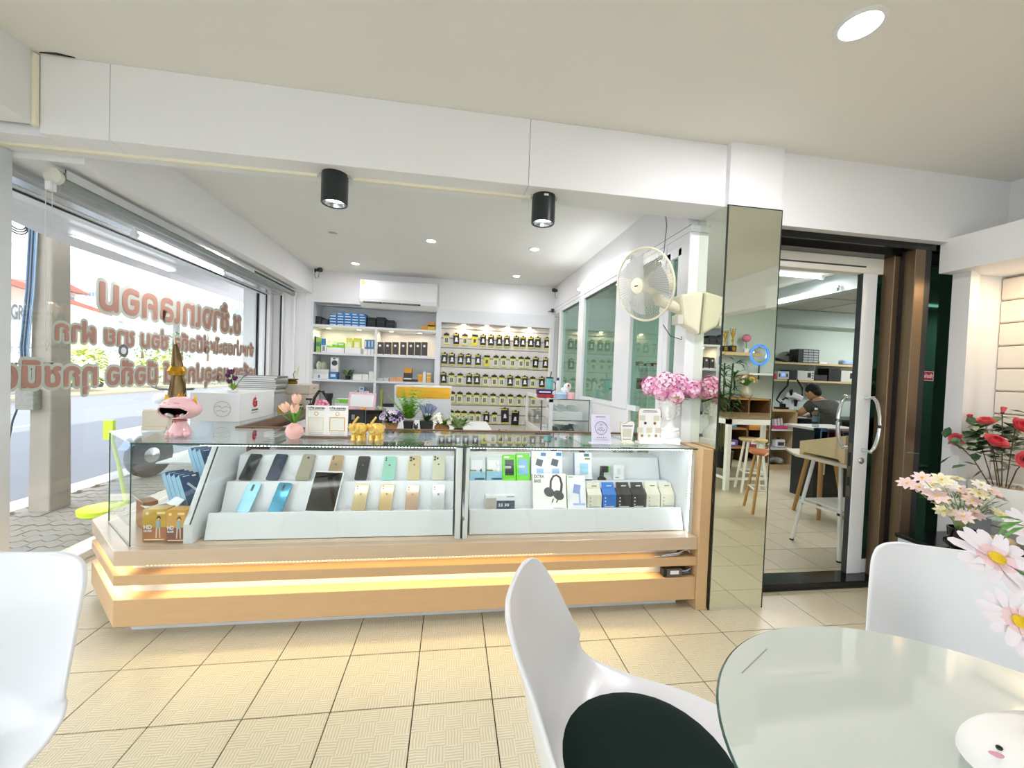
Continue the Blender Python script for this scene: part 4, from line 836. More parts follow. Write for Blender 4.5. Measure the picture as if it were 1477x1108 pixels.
# third board bay 2
for i, (a, b, yt, m, lb) in enumerate(((543, 552, 545, M('clear_grey', 'C4C8C8', .3), 'low clear box at the left of the right bay on the third shelf'), (552.5, 560.5, 545, M('clear_grey'), 'second low clear box on the third shelf, right bay'), (562, 571, 545, M('carton_peach', 'E0A77A', .5), 'flat peach carton on the third shelf, right bay'), (571.5, 581, 544, M('carton_peach'), 'second flat peach carton left of the tall orange stack'), (582, 603, 547.4, BLK, 'thin black slab under the orange and black stack'))):
    pbox('flat_carton', lb, 'box', a, b, yt, 548.5, 5.57, .1, m, zb=S3)
zc_ = onY(588, 547.6, 5.57).z
pbox('dark_carton', 'dark brown carton in the middle of the orange stack on the third shelf', 'box', 582, 593.5, 538, 547.4, 5.575, .09, M('carton_brown', '4A3B36', .5), [(0, .0, 1, .22, PLWHITE)], zb=zc_)
pbox('orange_carton', 'orange carton on top of the dark brown one on the third shelf', 'box', 583, 593.8, 531, 538, 5.575, .09, ORG, zb=onY(588, 538, 5.575).z)
pbox('orange_carton', 'orange and yellow carton left of the white one on the third shelf', 'box', 603, 609.5, 540, 548.8, 5.57, .08, M('carton_amber', 'E3AE4C', .5), [(.1, .1, .9, .7, ORG)], zb=S3)
pbox('white_carton', 'small tall white carton between two amber cartons on the third shelf', 'box', 609.8, 614, 536.5, 549, 5.57, .08, PLWHITE, zb=S3)
pbox('orange_carton', 'amber carton with white top at the right end of the third shelf', 'box', 615, 621.5, 538, 549.2, 5.57, .08, M('carton_amber'), [(0, .85, 1, 1, PLWHITE), (0, .5, 1, .55, PLWHITE)], zb=S3)
# fourth board
for i in range(6): pbox('white_carton', '%s flat white carton from the bottom of the stack on the fourth shelf' % ['first', 'second', 'third', 'fourth', 'fifth', 'topmost'][i], 'box', 541.5, 548.5, 0, 0, 5.57, .1, M('carton_white'), [(.2, .3, .6, .6, GY)], zb=S4+.034*i, group='flat white cartons')
pbox('yellow_folder', 'thin yellow green folder beside the white carton stack', 'folder', 549, 550.6, 562, 584, 5.57, .1, M('folder_lime', 'B9BE3A', .5), zb=S4)
pbox('black_tray', 'low black tray on the fourth shelf beside the yellow folder', 'tray', 552, 567, 582.5, 585, 5.57, .1, BLK, zb=S4)
pbox('white_blue_box', 'left white and blue box behind the pink edged card', 'box', 510, 515, 563, 584, 5.7, .08, PLWHITE, [(.1, .8, .8, .9, LB)], zb=S4); pbox('white_blue_box', 'right white and blue box behind the pink edged card', 'box', 517, 527, 558, 584, 5.7, .08, PLWHITE, [(.75, 0, 1, 1, LB), (.2, .85, .6, .92, LB)], zb=S4)
# ---- desk behind the counter with plants and bits
dk = thing('work_desk', 'white work desk behind the display counter carrying small plants', 'desk', (-.2, 3.25, 0)); DZ = onY(590, 619, 3.1).z
G().box((-1.0, -.42, DZ-.03), (.52, .42, DZ)).ob('desk_top', LAM, dk)
for x in (-.97, .46): G().box((x, -.4, 0), (x+.03, .4, DZ-.03)).ob('side_panel', LAM, dk)
G().box((-.94, .3, .2), (.46, .32, DZ-.03)).ob('back_panel', LAM, dk)
def dpos(px, Y, z=None): p = onY(px, 600, Y); return (p.x, Y, DZ if z is None else z)
def clump(t, g_mats, n, L, w, z0, spread, zr, seed, bend=.25, nm='foliage', r0=.01, pts=None):
    g = G(); rr = random.Random(seed)
    for i in range(n):
        a = rr.uniform(0, 2*pi); k = rr.uniform(0, spread); b = pts and pts[i % len(pts)] or (r0*cos(a), r0*sin(a), z0)
        g.leaf(b, (cos(a)*k, sin(a)*k, rr.uniform(*zr)), L*rr.uniform(.6, 1.1), w, i % len(g_mats), bend=bend)
    return g.ob(nm, g_mats, t)
def blossoms(t, mats, n, r, c, rad, seed, nm='blossom', flat=.7):
    rr = random.Random(seed); out = []
    for i in range(n):
        a = rr.uniform(0, 2*pi); b = math.asin(rr.uniform(-.3, 1)); p = (c[0]+r[0]*cos(a)*cos(b), c[1]+r[1]*sin(a)*cos(b), c[2]+r[2]*sin(b))
        g = G(); d = Vector((cos(a)*cos(b), sin(a)*cos(b)-.4, sin(b)+.2)).normalized(); q_ = d.to_track_quat('Z', 'Y').to_matrix().to_4x4(); g.T = Matrix.Translation(p) @ q_
        for j in range(5): an = 2*pi*j/5+i; g.leaf((0, 0, 0), (cos(an), sin(an), .5), rad, rad*.75, 0, bend=.1)
        out.append(g.ob(nm, mats[i % len(mats)], t))
    return out
pt = thing('flower_arrangement', 'purple and lilac flowers in a brown woven basket behind the gold elephants', 'flowers', dpos(565, 2.95), group=None)
G().lathe([(.03, 0), (.045, .05), (.05, .07), (.04, .06)], 14).ob('basket', M('wicker', 'A8773F', .7, var=.3, scale=60, bump=.5), pt, True)
clump(pt, [GREEND], 40, .08, .03, .06, 1, (.2, 1), 5); blossoms(pt, [M('petal_purple', '4B2F6B', .6, var=.2), M('petal_lilac', 'B7A3CF', .6), M('petal_pink_white', 'E2D5E8', .6)], 34, (.07, .06, .05), (0, 0, .10), .022, 4)
pt = thing('potted_fern', 'bright green feathery fern in a black square pot', 'plant', dpos(590, 3.05))
G().add([(-.03, -.03, 0), (.03, -.03, 0), (.03, .03, 0), (-.03, .03, 0), (-.038, -.038, .07), (.038, -.038, .07), (.038, .038, .07), (-.038, .038, .07)], [(0, 3, 2, 1), (4, 5, 6, 7), (0, 1, 5, 4), (1, 2, 6, 5), (2, 3, 7, 6), (3, 0, 4, 7)]).ob('pot', BLK, pt)
g = G(); rr = random.Random(9)
for i in range(34):
    a = rr.uniform(0, 2*pi); tilt = rr.uniform(.05, .75); L_ = rr.uniform(.17, .27); d = Vector((cos(a)*tilt, sin(a)*tilt, 1)).normalized()
    for j in range(9):
        s = (j+1)/9; p = Vector((0, 0, .065))+d*(L_*s)+Vector((cos(a), sin(a), 0))*(.03*s*s)
        for sd in (-1, 1): g.leaf(p, (-sin(a)*sd+d.x, cos(a)*sd+d.y, .6), .05*(1.1-s*.8), .019, 0)
g.ob('fronds', M('fern_green', '8CC63A', .5, var=.3, scale=30), pt)
pt = thing('potted_lavender', 'blue grey lavender in a black square pot', 'plant', dpos(616, 3.05))
G().add([(-.042, -.042, 0), (.042, -.042, 0), (.042, .042, 0), (-.042, .042, 0), (-.05, -.05, .075), (.05, -.05, .075), (.05, .05, .075), (-.05, .05, .075)], [(0, 3, 2, 1), (4, 5, 6, 7), (0, 1, 5, 4), (1, 2, 6, 5), (2, 3, 7, 6), (3, 0, 4, 7)]).ob('pot', BLK, pt)
clump(pt, [GREEND], 50, .07, .008, .07, .7, (.5, 1), 6); g = G(); rr = random.Random(11)
for i in range(48): a = rr.uniform(0, 2*pi); k = rr.uniform(0, .8); d = Vector((cos(a)*k, sin(a)*k, 1)).normalized(); p = Vector((0, 0, .08)); g.tube([tuple(p+d*.05), tuple(p+d*.09), tuple(p+d*.12)], [.003, .007, .002], 5)
g.ob('flower_spikes', M('lavender_blue', '8C97B5', .7, var=.2), pt)
pt = thing('flower_arrangement', 'cream flowers in a brown coconut shell pot beside the lavender', 'flowers', dpos(638, 2.95))
G().ell((0, 0, .035), (.055, .045, .036), 16, 8).ob('pot', M('coconut_brown', '8A5A2A', .6, var=.3, scale=50), pt, True)
clump(pt, [GREENL], 40, .07, .03, .05, 1, (.2, 1), 8); blossoms(pt, [M('petal_cream', 'EDEBCF', .6), M('petal_white', 'F2F0EA', .6)], 28, (.06, .05, .045), (0, 0, .09), .02, 9)
pt = thing('leafy_plant', 'pale green broad leaved artificial plant at the right of the plant row', 'plant', dpos(662, 2.97))
clump(pt, [GREENP, M('sage', '8FA36B', .6, var=.2)], 44, .12, .045, .02, 1, (.5, 1.6), 13, .5); G().lathe([(.03, 0), (.035, .03), (.02, .035)], 10).ob('pot', BLK, pt)
pt = thing('dog_figurine', 'small black and white animal figurine between the fern and the lavender', 'figurine', dpos(603, 2.9))
G().ell((0, 0, .018), (.022, .016, .018), 10, 8, 0).ell((-.012, -.01, .045), (.016, .014, .015), 10, 8, 1).ell((-.022, -.008, .062), (.005, .003, .01), 6, 4, 1).ell((-.002, -.008, .062), (.005, .003, .01), 6, 4, 1).ob('body', [PLWHITE, BLK], pt, True)
bx = pbox('black_box', 'left black glossy box on the desk behind the gold elephants', 'box', 502, 525, 591, 619, 3.2, .18, BLK, [(.2, .4, .4, .7, GY)], zb=DZ)
bx = pbox('black_box', 'right black glossy box on the desk behind the gold elephants', 'box', 526, 551, 592, 619, 3.2, .18, BLKG, [(.02, .0, .04, 1, GY)], zb=DZ)
pt = thing('flower_strip', 'low mat of artificial grass and tiny cream flowers on the black box', 'flowers', tuple(onY(541, 591, 3.25))); g = G(); rr = random.Random(2)
for i in range(90): g.leaf((rr.uniform(-.06, .06), rr.uniform(-.03, .03), 0), (rr.uniform(-.5, .5), rr.uniform(-.5, .5), 1), .03, .008, i % 2)
g.ob('grass', [GREENP, M('petal_cream')], pt)
cdz = onY(522, 591, 3.25)
t = thing('price_card', 'white card with pink floral border leaning on the black boxes', 'card', (cdz.x, 3.22, cdz.z), rot=(radians(-12), radians(2), 0)); G().box((-.10, 0, 0), (.10, .006, .135)).ob('card', M('card_pink', 'E3B7C6', .5, var=.35, scale=40), t); G().box((-.085, -.001, .025), (.085, 0, .118)).ob('card_centre', PLWHITE, t)
G().cb((.02, -.02, .0075), (.03, .02, .015)).ob('clip', CHROMEG, t)
t = thing('perfume_bottle', 'small amber glass bottle with slim neck behind the second payment sign', 'bottle', dpos(486, 3.0)); G().box((-.03, -.015, 0), (.03, .015, .11)).ob('base', PLWHITE, t); G().box((-.028, -.014, .112), (.028, .014, .145)).ob('amber_body', M('amber', 'B98A1E', .15), t, bev=.004); G().box((-.012, -.01, .145), (.012, .01, .21)).ob('neck', glass('clear_glass', 'F2F6F4'), t)
t = thing('black_arch', 'black arched band standing behind the first payment sign', 'lamp', dpos(462, 3.35)); G().tube([(-.07, 0, 0), (-.065, 0, .12), (-.045, 0, .2), (-.015, 0, .25), (.015, 0, .25), (.045, 0, .2), (.065, 0, .12), (.07, 0, 0)], .012, 8).ob('arch', BLK, t, True)  # plain black arch on a foot, gives no light
G().lathe([(.06, 0), (.06, .015), (0, .015)], 16).ob('foot', BLK, t)
t = thing('hand_torch', 'short black cylinder standing right of the black arched band', 'torch', dpos(474, 3.15)); G().lathe([(.022, 0), (.024, .02), (.018, .06), (.02, .20), (.027, .22), (.027, .25), (.0, .25)], 14).ob('barrel', BLK, t, True)
t = thing('pink_flower', 'pink silk flower in front of the black arched band', 'flowers', dpos(464, 2.95)); G().tube([(0, 0, 0), (0, 0, .16)], .003, 5).ob('stem', GREENL, t); blossoms(t, [M('petal_hot_pink', 'D65C86', .6), M('petal_soft_pink', 'EBA9BF', .6)], 12, (.03, .02, .035), (0, 0, .17), .025, 3)
t = thing('pump_bottle', 'clear pump bottle beside the pink silk flower', 'bottle', dpos(447, 3.1)); G().lathe([(.03, 0), (.03, .12), (.012, .14), (.012, .15)], 14).ob('bottle', glass('clear_glass'), t, True); G().lathe([(.013, .15), (.013, .17), (.004, .175), (.004, .2)], 10).box((-.03, -.006, .198), (.012, .006, .212)).ob('pump', BLK, t, True)
t = thing('green_box_low', 'low white and green box between amber bottle and pink edged card', 'box', dpos(497, 3.3)); G().box((-.06, -.05, 0), (.06, .05, .2)).ob('body', PLWHITE, t); G().box((-.06, -.051, .17), (.06, -.05, .2)).ob('green_edge', GRN, t)
# white panel cabinet with gold band
t, w, h = pbox('reception_cabinet', 'white cabinet panel with a broad gold band along its top behind the plants', 'cabinet', 568, 650, 557, 600, 3.9, .3, LAM, zb=0)
G().box((-w/2+.02, -.158, h-.115), (w/2-.01, -.1505, h-.012)).ob('gold_band', M('gold_foil', 'D9A21B', .3, .35, var=.3, scale=12, stretch=(.5, 1, 5)), t)
# ---- second showcase
sc2 = thing('glass_showcase', 'small white framed glass showcase in front of the teal partition', 'showcase', (0, 0, 0))
x0, x1, y0, y1, zc0, zc1 = .965, 1.378, 3.9, 5.2, .62, 1.035
G().box((x0+.01, y0+.02, 0), (x1, y1, zc0)).ob('base', LAM, sc2)
for a, b, c, d in ((x0, x0+.035, y0, y0+.03), (x0, x0+.03, y1-.03, y1)): G().box((a, c, zc0), (b, d, zc1)).ob('post', FRAME, sc2)
G().box((x0, y0, zc1-.03), (x0+.035, y1, zc1+.004)).ob('rail', FRAME, sc2); G().box((x0, y0, zc0), (x0+.035, y1, zc0+.05)).ob('rail', FRAME, sc2)
G().box((x0+.035, y0, zc1-.004), (x1, y1, zc1)).ob('glass_top', CASEGL, sc2); G().box((x0+.035, y0, zc0), (x1, y0+.005, zc1-.005)).ob('front_pane', CASEGL, sc2); G().box((x0+.012, y0+.4, zc0+.05), (x0+.017, y1-.03, zc1-.03)).ob('side_pane', CASEGL, sc2)
G().tube([(x0+.035, y0, zc1), (x1, y0, zc1)], .004, 4).tube([(x1-.003, y0, zc0), (x1-.003, y0, zc1)], .004, 4).tube([(x0+.035, y0, .825), (x1, y0, .825)], .004, 4).ob('glass_edge', EDGEG, sc2)
G().box((x0+.035, y0+.01, .82), (x1, y1-.05, .826)).ob('glass_shelf', CASEGL, sc2); G().tube([(x0+.012, y0+.4, zc0), (x0+.012, y0+.4, zc1-.03)], .006, 4).ob('door_edge', DARKG, sc2)
for lv, z, lb in ((0, .827, 'upper'), (1, zc0+.002, 'lower')):
    tr = thing('parts_tray', 'white tray of small packets on the %s level of the small glass showcase' % lb, 'tray', (1.17, 4.15, z)); G().add([(-.17, -.2, .075), (.15, -.2, .075), (.15, -.2, .0), (-.17, -.2, 0), (-.17, .2, .085), (.15, .2, .085), (.15, .2, 0), (-.17, .2, 0)], [(0, 1, 2, 3), (7, 6, 5, 4), (0, 4, 5, 1), (3, 2, 6, 7), (0, 3, 7, 4), (1, 5, 6, 2)]).ob('tray', PLWHITE, tr)
    rr = random.Random(lv+5); 
    for k in range(9): g = G(Matrix.Translation((-.14+.033*k, rr.uniform(-.12, -.02), .105)) @ Matrix.Rotation(rr.uniform(.3, .9), 4, 'X') @ Matrix.Rotation(rr.uniform(-.3, .3), 4, 'Z')); g.box((-.03, -.05, -.003), (.03, .05, .003)).ob('packet', [M('packet_grey', 'B9C2C0', .3, var=.2), M('packet_dark', '5D6A6E', .3)][1 if (lv and k % 2) else 0], tr)
for i, (z, w_) in enumerate(((.87, .08), (.70, .06))): pbox('white_carton', 'white carton on the %s shelf seen through the side of the small showcase' % ('upper', 'lower')[i], 'box', 776, 788, 0, 0, 4.5, .15, PLWHITE, zb=z-.04)[0] if False else None
def ontop(px, Y, z=zc1+.001): p = onY(px, 570, Y); return (p.x, Y, z)
t = thing('tumbler', 'teal insulated tumbler with straw on the small glass showcase', 'tumbler', ontop(792, 4.4)); G().lathe([(.027, 0), (.035, .05), (.042, .20), (.0, .20)], 18).ob('cup', M('teal_cup', '6FC4BC', .35), t, True); G().lathe([(.043, .20), (.043, .215), (0, .22)], 18).tube([(.01, 0, .215), (.015, 0, .28)], .006, 6).ob('lid', DARKG, t, True); G().tube([(.04, 0, .17), (.07, 0, .15), (.07, 0, .08), (.035, 0, .06)], .006, 6).ob('handle', M('purple_plastic', '4C3F86', .4), t, True)
t = thing('tissue_pack', 'purple and red snack packets on the small glass showcase', 'packet', ontop(786, 4.1)); G().box((-.09, -.04, .04), (.07, .04, .09)).ob('purple_pack', M('print_purple', '4A2166', .35, var=.1), t, bev=.008); G().box((-.08, -.05, 0), (.08, .04, .04)).ob('red_pack', M('print_red', 'A9303A', .35, var=.4, scale=30), t, bev=.006); G().box((-.07, -.0415, .055), (.05, -.04, .07)).ob('print', PLWHITE, t)
t = thing('blue_tub', 'white and pale blue tub on the small glass showcase', 'tub', ontop(809, 4.05)); G().lathe([(.055, 0), (.06, .05), (.05, .06), (0, .06)], 16).ob('tub', M('pale_blue_plastic', 'B5D0F0', .35), t, True); G(Matrix.Rotation(.5, 4, 'Y')).ell((.0, 0, .09), (.05, .03, .035)).ob('cloth', PLWHITE, t, True)
t = thing('pink_tub', 'pink lidded tub on the small glass showcase', 'tub', ontop(824, 4.02)); G().lathe([(.04, 0), (.042, .05), (.034, .065), (0, .07)], 16).ob('tub', M('pink_plastic', 'F0B4BC', .4), t, True)
t = thing('spray_bottle', 'white bottle with purple cap behind the tubs', 'bottle', ontop(804, 4.5)); G().lathe([(.022, 0), (.022, .16), (.012, .18), (0, .18)], 12).ob('bottle', PLWHITE, t, True); G().lathe([(.014, .18), (.016, .21), (0, .215)], 10).ob('cap', M('purple_plastic'), t, True)
t = thing('round_toy', 'white ball shaped toy with a red nose on the small glass showcase', 'toy', ontop(818, 4.25)); G().lathe([(.025, 0), (.02, .06), (0, .07)], 12).ob('stem', M('purple_pale', 'B7A7D6', .4), t, True); G().ell((0, 0, .115), (.045, .04, .045)).ob('head', PLWHITE, t, True); G().ell((0, -.038, .135), (.014, .012, .014)).ob('nose', M('toy_red', 'D8324A', .4), t, True)
t = thing('glass_side_table', 'low white table with a green tinted glass edge behind the purple sign', 'table', (1.16, 2.98, 0)); G().box((-.22, -.22, .79), (.22, .22, .80)).ob('top', PLWHITE, t); G().box((-.221, -.221, .775), (.221, .221, .789)).ob('glass_edge', M('green_glass', '2E8B5A', .15), t); 
for x in (-.2, .17): G().box((x, -.2, 0), (x+.03, -.17, .775)).ob('leg', FRAME, t)
for x in (-.2, .17): G().box((x, .17, 0), (x+.03, .2, .775)).ob('leg', FRAME, t)
# ================================================================== SHOWCASE CONTENTS
LEAN = radians(35)
def leanT(p, yaw=0, lean=LEAN): return Matrix.Translation(p) @ Matrix.Rotation(yaw, 4, 'Z') @ Matrix.Rotation(pi/2-lean, 4, 'X')
def phone(px, Yb, zb, w, L, mat, label, cams='one', yaw=0, screen=None, logo=True, lean=LEAN, px2=None, dxt=0, group='phones on the white stepped stand'):
    p = onY(px, 700 if Yb > 2.3 else 739, Yb); t = thing('phone', label, 'phone', (p.x, Yb, zb), group=group)
    t.rotation_euler = (Matrix.Rotation(yaw, 4, 'Z') @ Matrix.Rotation(pi/2-lean, 4, 'X')).to_euler()
    r = .010; pts = []
    for cx, cy, a0 in ((w/2-r, r, -90), (w/2-r, L-r, 0), (-w/2+r, L-r, 90), (-w/2+r, r, 180)):
        for k in range(5): a = radians(a0+22.5*k); pts.append((cx+r*cos(a), cy+r*sin(a)))
    G().prism(pts, 0, .008).ob('body', mat, t, bev=.0012, seg=1)
    if screen: G().box((-w/2+.004, .008, .0081), (w/2-.004, L-.008, .0085)).ob('screen', screen, t)
    def lens(x, y, r=.0055): G().lathe([(r, .008), (r, .0098), (.001, .0098)], 10, c=(x, y, 0), cap=False).ob('camera_lens', BLKG, t, True)
    if cams == 'dual': G().box((-w/2+.006, L-.032, .008), (-w/2+.018, L-.008, .009)).ob('camera_bump', mat, t, bev=.002); lens(-w/2+.012, L-.014, .0045); lens(-w/2+.012, L-.026, .0045)
    if cams == 'tri': 
        for x, y in ((-w/2+.013, L-.014), (-w/2+.013, L-.030), (-w/2+.028, L-.022)): lens(x, y, .0062)
    if cams == 'mid': G().box((-.008, L-.045, .008), (.006, L-.010, .009)).ob('camera_bump', M('camera_island', '2B4B57', .2), t, bev=.003); lens(-.001, L-.017, .004); lens(-.001, L-.027, .004)
    if cams == 'one': lens(.0, L-.022, .006)
    if logo: G().lathe([(.006, .008), (.006, .0083), (0, .0083)], 10, c=(0, L*.62, 0), cap=False).ob('emblem', M('emblem_'+mat.name, 'FFFFFF', .3) if False else M('emblem_dark', '6B6259', .25), t)
    return t
def PM_(k, h, m=.3): return M('phone_'+k, h, .16, m, var=.05, coat=.4)
UZ, LZ, UY, LY = .6345, .5045, 2.375, 2.238
phone(287+66, UY, UZ, .073, .155, PM_('graphite', '2E3638'), 'dark graphite phone at the left end of the upper row', 'one', -.25, M('screen_dark', '1A2124', .08))
phone(280+414/3.69, UY, UZ, .073, .155, PM_('navy', '1F3152'), 'navy blue phone second from the left in the upper row', 'mid', -.22, logo=False)
phone(280+570/3.69, UY, UZ, .073, .155, PM_('champagne', 'BDB6A0', .5), 'champagne grey phone third from the left in the upper row', 'one', -.18, logo=False)
phone(280+735/3.69, UY, UZ, .068, .150, PM_('gold', 'D9BC93', .5), 'gold phone half hidden behind the white tablet', 'dual', -.1)
phone(280+884/3.69, UY, UZ, .068, .145, PM_('black', '1D2224'), 'black phone fifth from the left in the upper row', 'dual', -.06)
phone(280+1030/3.69, UY, UZ, .070, .145, PM_('mint', '9FDCCB'), 'mint green phone in the upper row', 'dual', -.02)
phone(280+1165/3.69, UY, UZ, .068, .150, PM_('sand', 'E0CFA4', .4), 'sand gold phone with triple camera in the upper row', 'tri', 0)
phone(280+1297/3.69, UY, UZ, .072, .155, PM_('ivory', 'DDDCC6', .3), 'ivory phone with triple camera at the right end of the upper row', 'tri', 0)
phone(280+258/3.69, LY, LZ, .075, .158, PM_('ice_blue', '8DC3D8', .4), 'ice blue phone at the left end of the lower row', 'mid', -.25, logo=False)
phone(280+430/3.69, LY, LZ, .075, .158, PM_('turquoise', '2E8FB0', .5), 'turquoise phone second from the left in the lower row', 'mid', -.22, logo=False)
phone(280+872/3.69, LY, LZ, .068, .145, PM_('gold'), 'gold phone just right of the white tablet in the lower row', 'dual', -.05) if False else phone(280+872/3.69, LY, LZ, .070, .148, PM_('pale_gold', 'D8C294', .5), 'pale gold phone just right of the white tablet in the lower row', 'dual', -.05)
phone(280+1014/3.69, LY, LZ, .070, .148, PM_('warm_gold', 'DCC08E', .5), 'warm gold phone third from the right in the lower row', 'dual', -.03)
phone(280+1155/3.69, LY, LZ, .068, .142, PM_('rose_gold', 'CDAF95', .5), 'rose gold phone second from the right in the lower row', 'dual', 0)
phone(280+1296/3.69, LY, LZ, .068, .142, PM_('silver', 'D5D9DC', .4), 'silver white phone at the right end of the lower row', 'dual', 0)
tb = phone(280+668/3.69, 2.222, LZ+.0, .155, .225, PLWHITE, 'white tablet with black screen leaning across both rows of phones', None, -.12, BLKG, False, radians(33), group=None); tb['category'] = 'tablet'; tb.name = 'tablet'
# packed goods on the right stand
def lbox(name, label, xl, xr, yb, yt, Yb, zb, depth, mat, lean=radians(20), prints=(), yaw=0, group=None, side=None, cat='box'):
    a = onY(xl, yb, Yb); b = onY(xr, yb, Yb); w = b.x-a.x; p = Vector(((a.x+b.x)/2, Yb, zb)); lo, hi = .02, .5
    for _ in range(24):
        m = (lo+hi)/2; q_ = p+Vector((0, sin(lean), cos(lean)))*m
        if proj(q_)[1] > yt: lo = m
        else: hi = m
    L = lo; t = thing(name, label, cat, tuple(p), group=group); t.rotation_euler = (Matrix.Rotation(yaw, 4, 'Z') @ Matrix.Rotation(pi/2-lean, 4, 'X')).to_euler()
    g = G().box((-w/2, 0, -depth), (w/2, L, 0)); g.ob('body', mat, t, bev=.001, seg=1)
    if side: G().box((-w/2-.0004, .001, -depth+.001), (-w/2+.0003, L-.001, -.001)).ob('side_panel', side, t); G().box((-w/2+.001, -.0004, -depth+.001), (w/2-.001, .0004, -.001)).ob('bottom_panel', side, t)
    for pr in prints: 
        x0, y0, x1, y1, m = pr[:5]; nm = pr[5] if len(pr) > 5 else 'print'
        G().box((-w/2+x0*w, y0*L, .0001), (-w/2+x1*w, y1*L, .0009)).ob(nm, m, t)
    return t, w, L
def cx(v): return 640+v/3.6925
def flatT(x, y, z=.001, s=1): return Matrix.Translation((x, y, z))
CLB = M('clear_blue_print', '8FC3D6', .3)
for i, (a, b) in enumerate(((140, 222), (228, 313))):
    t, w, L = lbox('earbud_box', '%s clear and blue earbud box at the left end of the right stand' % ('left', 'right')[i], cx(a), cx(b), 694, 640+70/3.69, 2.36, UZ, .035, M('pale_clear_card', 'D3E0E0', .2), prints=[(0, 0, 1, .38, CLB), (.1, .45, .8, .85, PLWHITE), (0, .40, .4, .47, M('print_olive', '8A8A3A', .4)), (.3, .05, .95, .12, DB)], group='clear and blue earbud boxes')
    if i == 0: text('4', .03, DB, flatT(.01, L*.36), par=t, off=.001)
    else: G().ell((.018, L*.72, .004), (.012, .014, .008), 10, 6).ell((.02, L*.45, .004), (.012, .014, .008), 10, 6).ob('earbud', M('bright_white', 'FFFFFF', .2), t, True)
GB = M('print_lime', '6FD62A', .35)
for i, (a, b) in enumerate(((315, 385), (388, 460))):
    t, w, L = lbox('power_bank_box', '%s lime green box with phone shaped window' % ('left', 'right')[i], cx(a), cx(b), 694, 640+(58, 52)[i]/3.69, 2.35, UZ, .03, GB, prints=[(.18, .22, .85, .80, [M('print_dark_phone', '2F3A3C', .25), M('print_blue_phone', '7FB3D9', .25)][i]), (.1, .86, .5, .93, PLWHITE)], group='lime green boxes')
    text('10000', .02, PLWHITE, flatT(-w*.36, L*.48, .0012), par=t, off=.0006, width=w*.5)
for i, (a, b, yb_) in enumerate(((467, 548, 160), (548, 632, 160))):
    t, w, L = lbox('charger_box', '%s tall white box with dark charger picture behind the headphone box' % ('left', 'right')[i], cx(a), cx(b), 694, 640+40/3.69, 2.345, UZ, .04, PLWHITE, radians(16), [(.62, .84, .95, .95, M('print_mid_blue', '3F7FC0', .4)), (.08, .74, .3, .82, M('print_cream', 'E8DFB8', .4)), (.35, .05, .8, .42, M('print_light_blue', '9DBFE6', .4))], yaw=-.08, side=M('side_blue', '8FB6E4', .4), group='tall white charger boxes')
    G(flatT(w*.02, L*.62, .0012) @ Matrix.Rotation(-.25, 4, 'Z')).cb((0, 0, 0), (w*.42, L*.22, .0008)).ob('charger_print', M('print_slate', '4F5560', .35), t)
    if i: G().box((-.018, L-.002, -.02), (.018, L+.012, -.014)).ob('hang_tab', BLK, t)
t, w, L = lbox('lamp_box', 'white and blue box with pale blue device picture right of the charger boxes', cx(700), cx(790), 694, 640+47/3.69, 2.345, UZ, .045, PLWHITE, radians(16), [(.30, .24, .78, .62, M('print_device_blue', 'A6D3EA', .3)), (.55, .86, .85, .96, M('print_teal_dark', '2C6F86', .4)), (0, 0, 1, .08, M('print_deep_blue', '2E5E97', .4)), (.6, .75, .9, .81, M('print_olive')), (.1, .13, .3, .18, M('print_deep_blue'))], yaw=-.10, side=M('side_mid_blue', '6F9BD6', .4))
G().box((-.018, L-.002, -.03), (.018, L+.012, -.024)).ob('hang_tab', BLK, t)
p = onY(cx(845), 691, 2.37); t = thing('car_phone_mount', 'black car phone mount with green grip on the upper step of the right stand', 'phone mount', (p.x, 2.38, UZ))
G().lathe([(.028, 0), (.026, .012), (.012, .022), (0, .022)], 16).ob('suction_base', BLK, t, True); G().prism([(-.014, .01), (.010, .01), (.006, .085), (-.012, .085)], -.01, .01, 'y').ob('arm', DARKG, t, bev=.003); G().box((-.002, -.02, .05), (.032, .004, .088)).ob('grip', BLK, t, bev=.003); G().box((.032, -.022, .052), (.039, .004, .088)).ob('green_jaw', M('print_lime'), t, bev=.002)
t, w, L = lbox('small_white_box', 'small white box beside the black car mount', cx(905), cx(962), 690.5, 640+112/3.69, 2.38, UZ, .03, PLWHITE, radians(6), [(.35, .35, .65, .75, M('print_pale_grey', 'D4D8DA', .4)), (.15, .12, .5, .2, GY)])
# lower step
t, w, L = lbox('clock_box', 'white box with dark digital clock picture on the lower step', cx(222), cx(382), 640+352/3.69, 640+277/3.69, 2.25, LZ, .05, PLWHITE, radians(4), [(0, .0, .35, .82, M('print_warm_grey', 'B9B3A8', .4)), (.36, .0, .97, .62, M('clock_dark', '34465A', .2)), (.7, .88, .95, .95, GY)])
text('23 30', .022, M('clock_digits', 'E8F2FA', .3), flatT(-w*.08, L*.2, .0012), par=t, off=.0004, width=w*.36)
t, w, L = lbox('headphone_box', 'large white box with black headphones picture and bold lettering', cx(478), cx(656), 640+352/3.69, 640+160/3.69, 2.205, LZ, .06, M('box_white', 'F2F1EC', .35), radians(19), yaw=-.04, side=M('box_side_grey', 'C9C7C0', .4))
text('EXTRA\nBASS', .026, M('print_ink', '3A3A3A', .4), flatT(-w*.46, L*.88, .0006), par=t, off=.0006, width=w*.30)
hg = G(flatT(0, 0, .0012)); 
hg.tube([(w*.02, L*.52, 0), (w*.04, L*.8, 0), (w*.12, L*.93, 0), (w*.22, L*.96, 0), (w*.32, L*.90, 0), (w*.37, L*.72, 0), (w*.34, L*.5, 0)], [.007, .006, .006, .006, .006, .007, .007], 6)
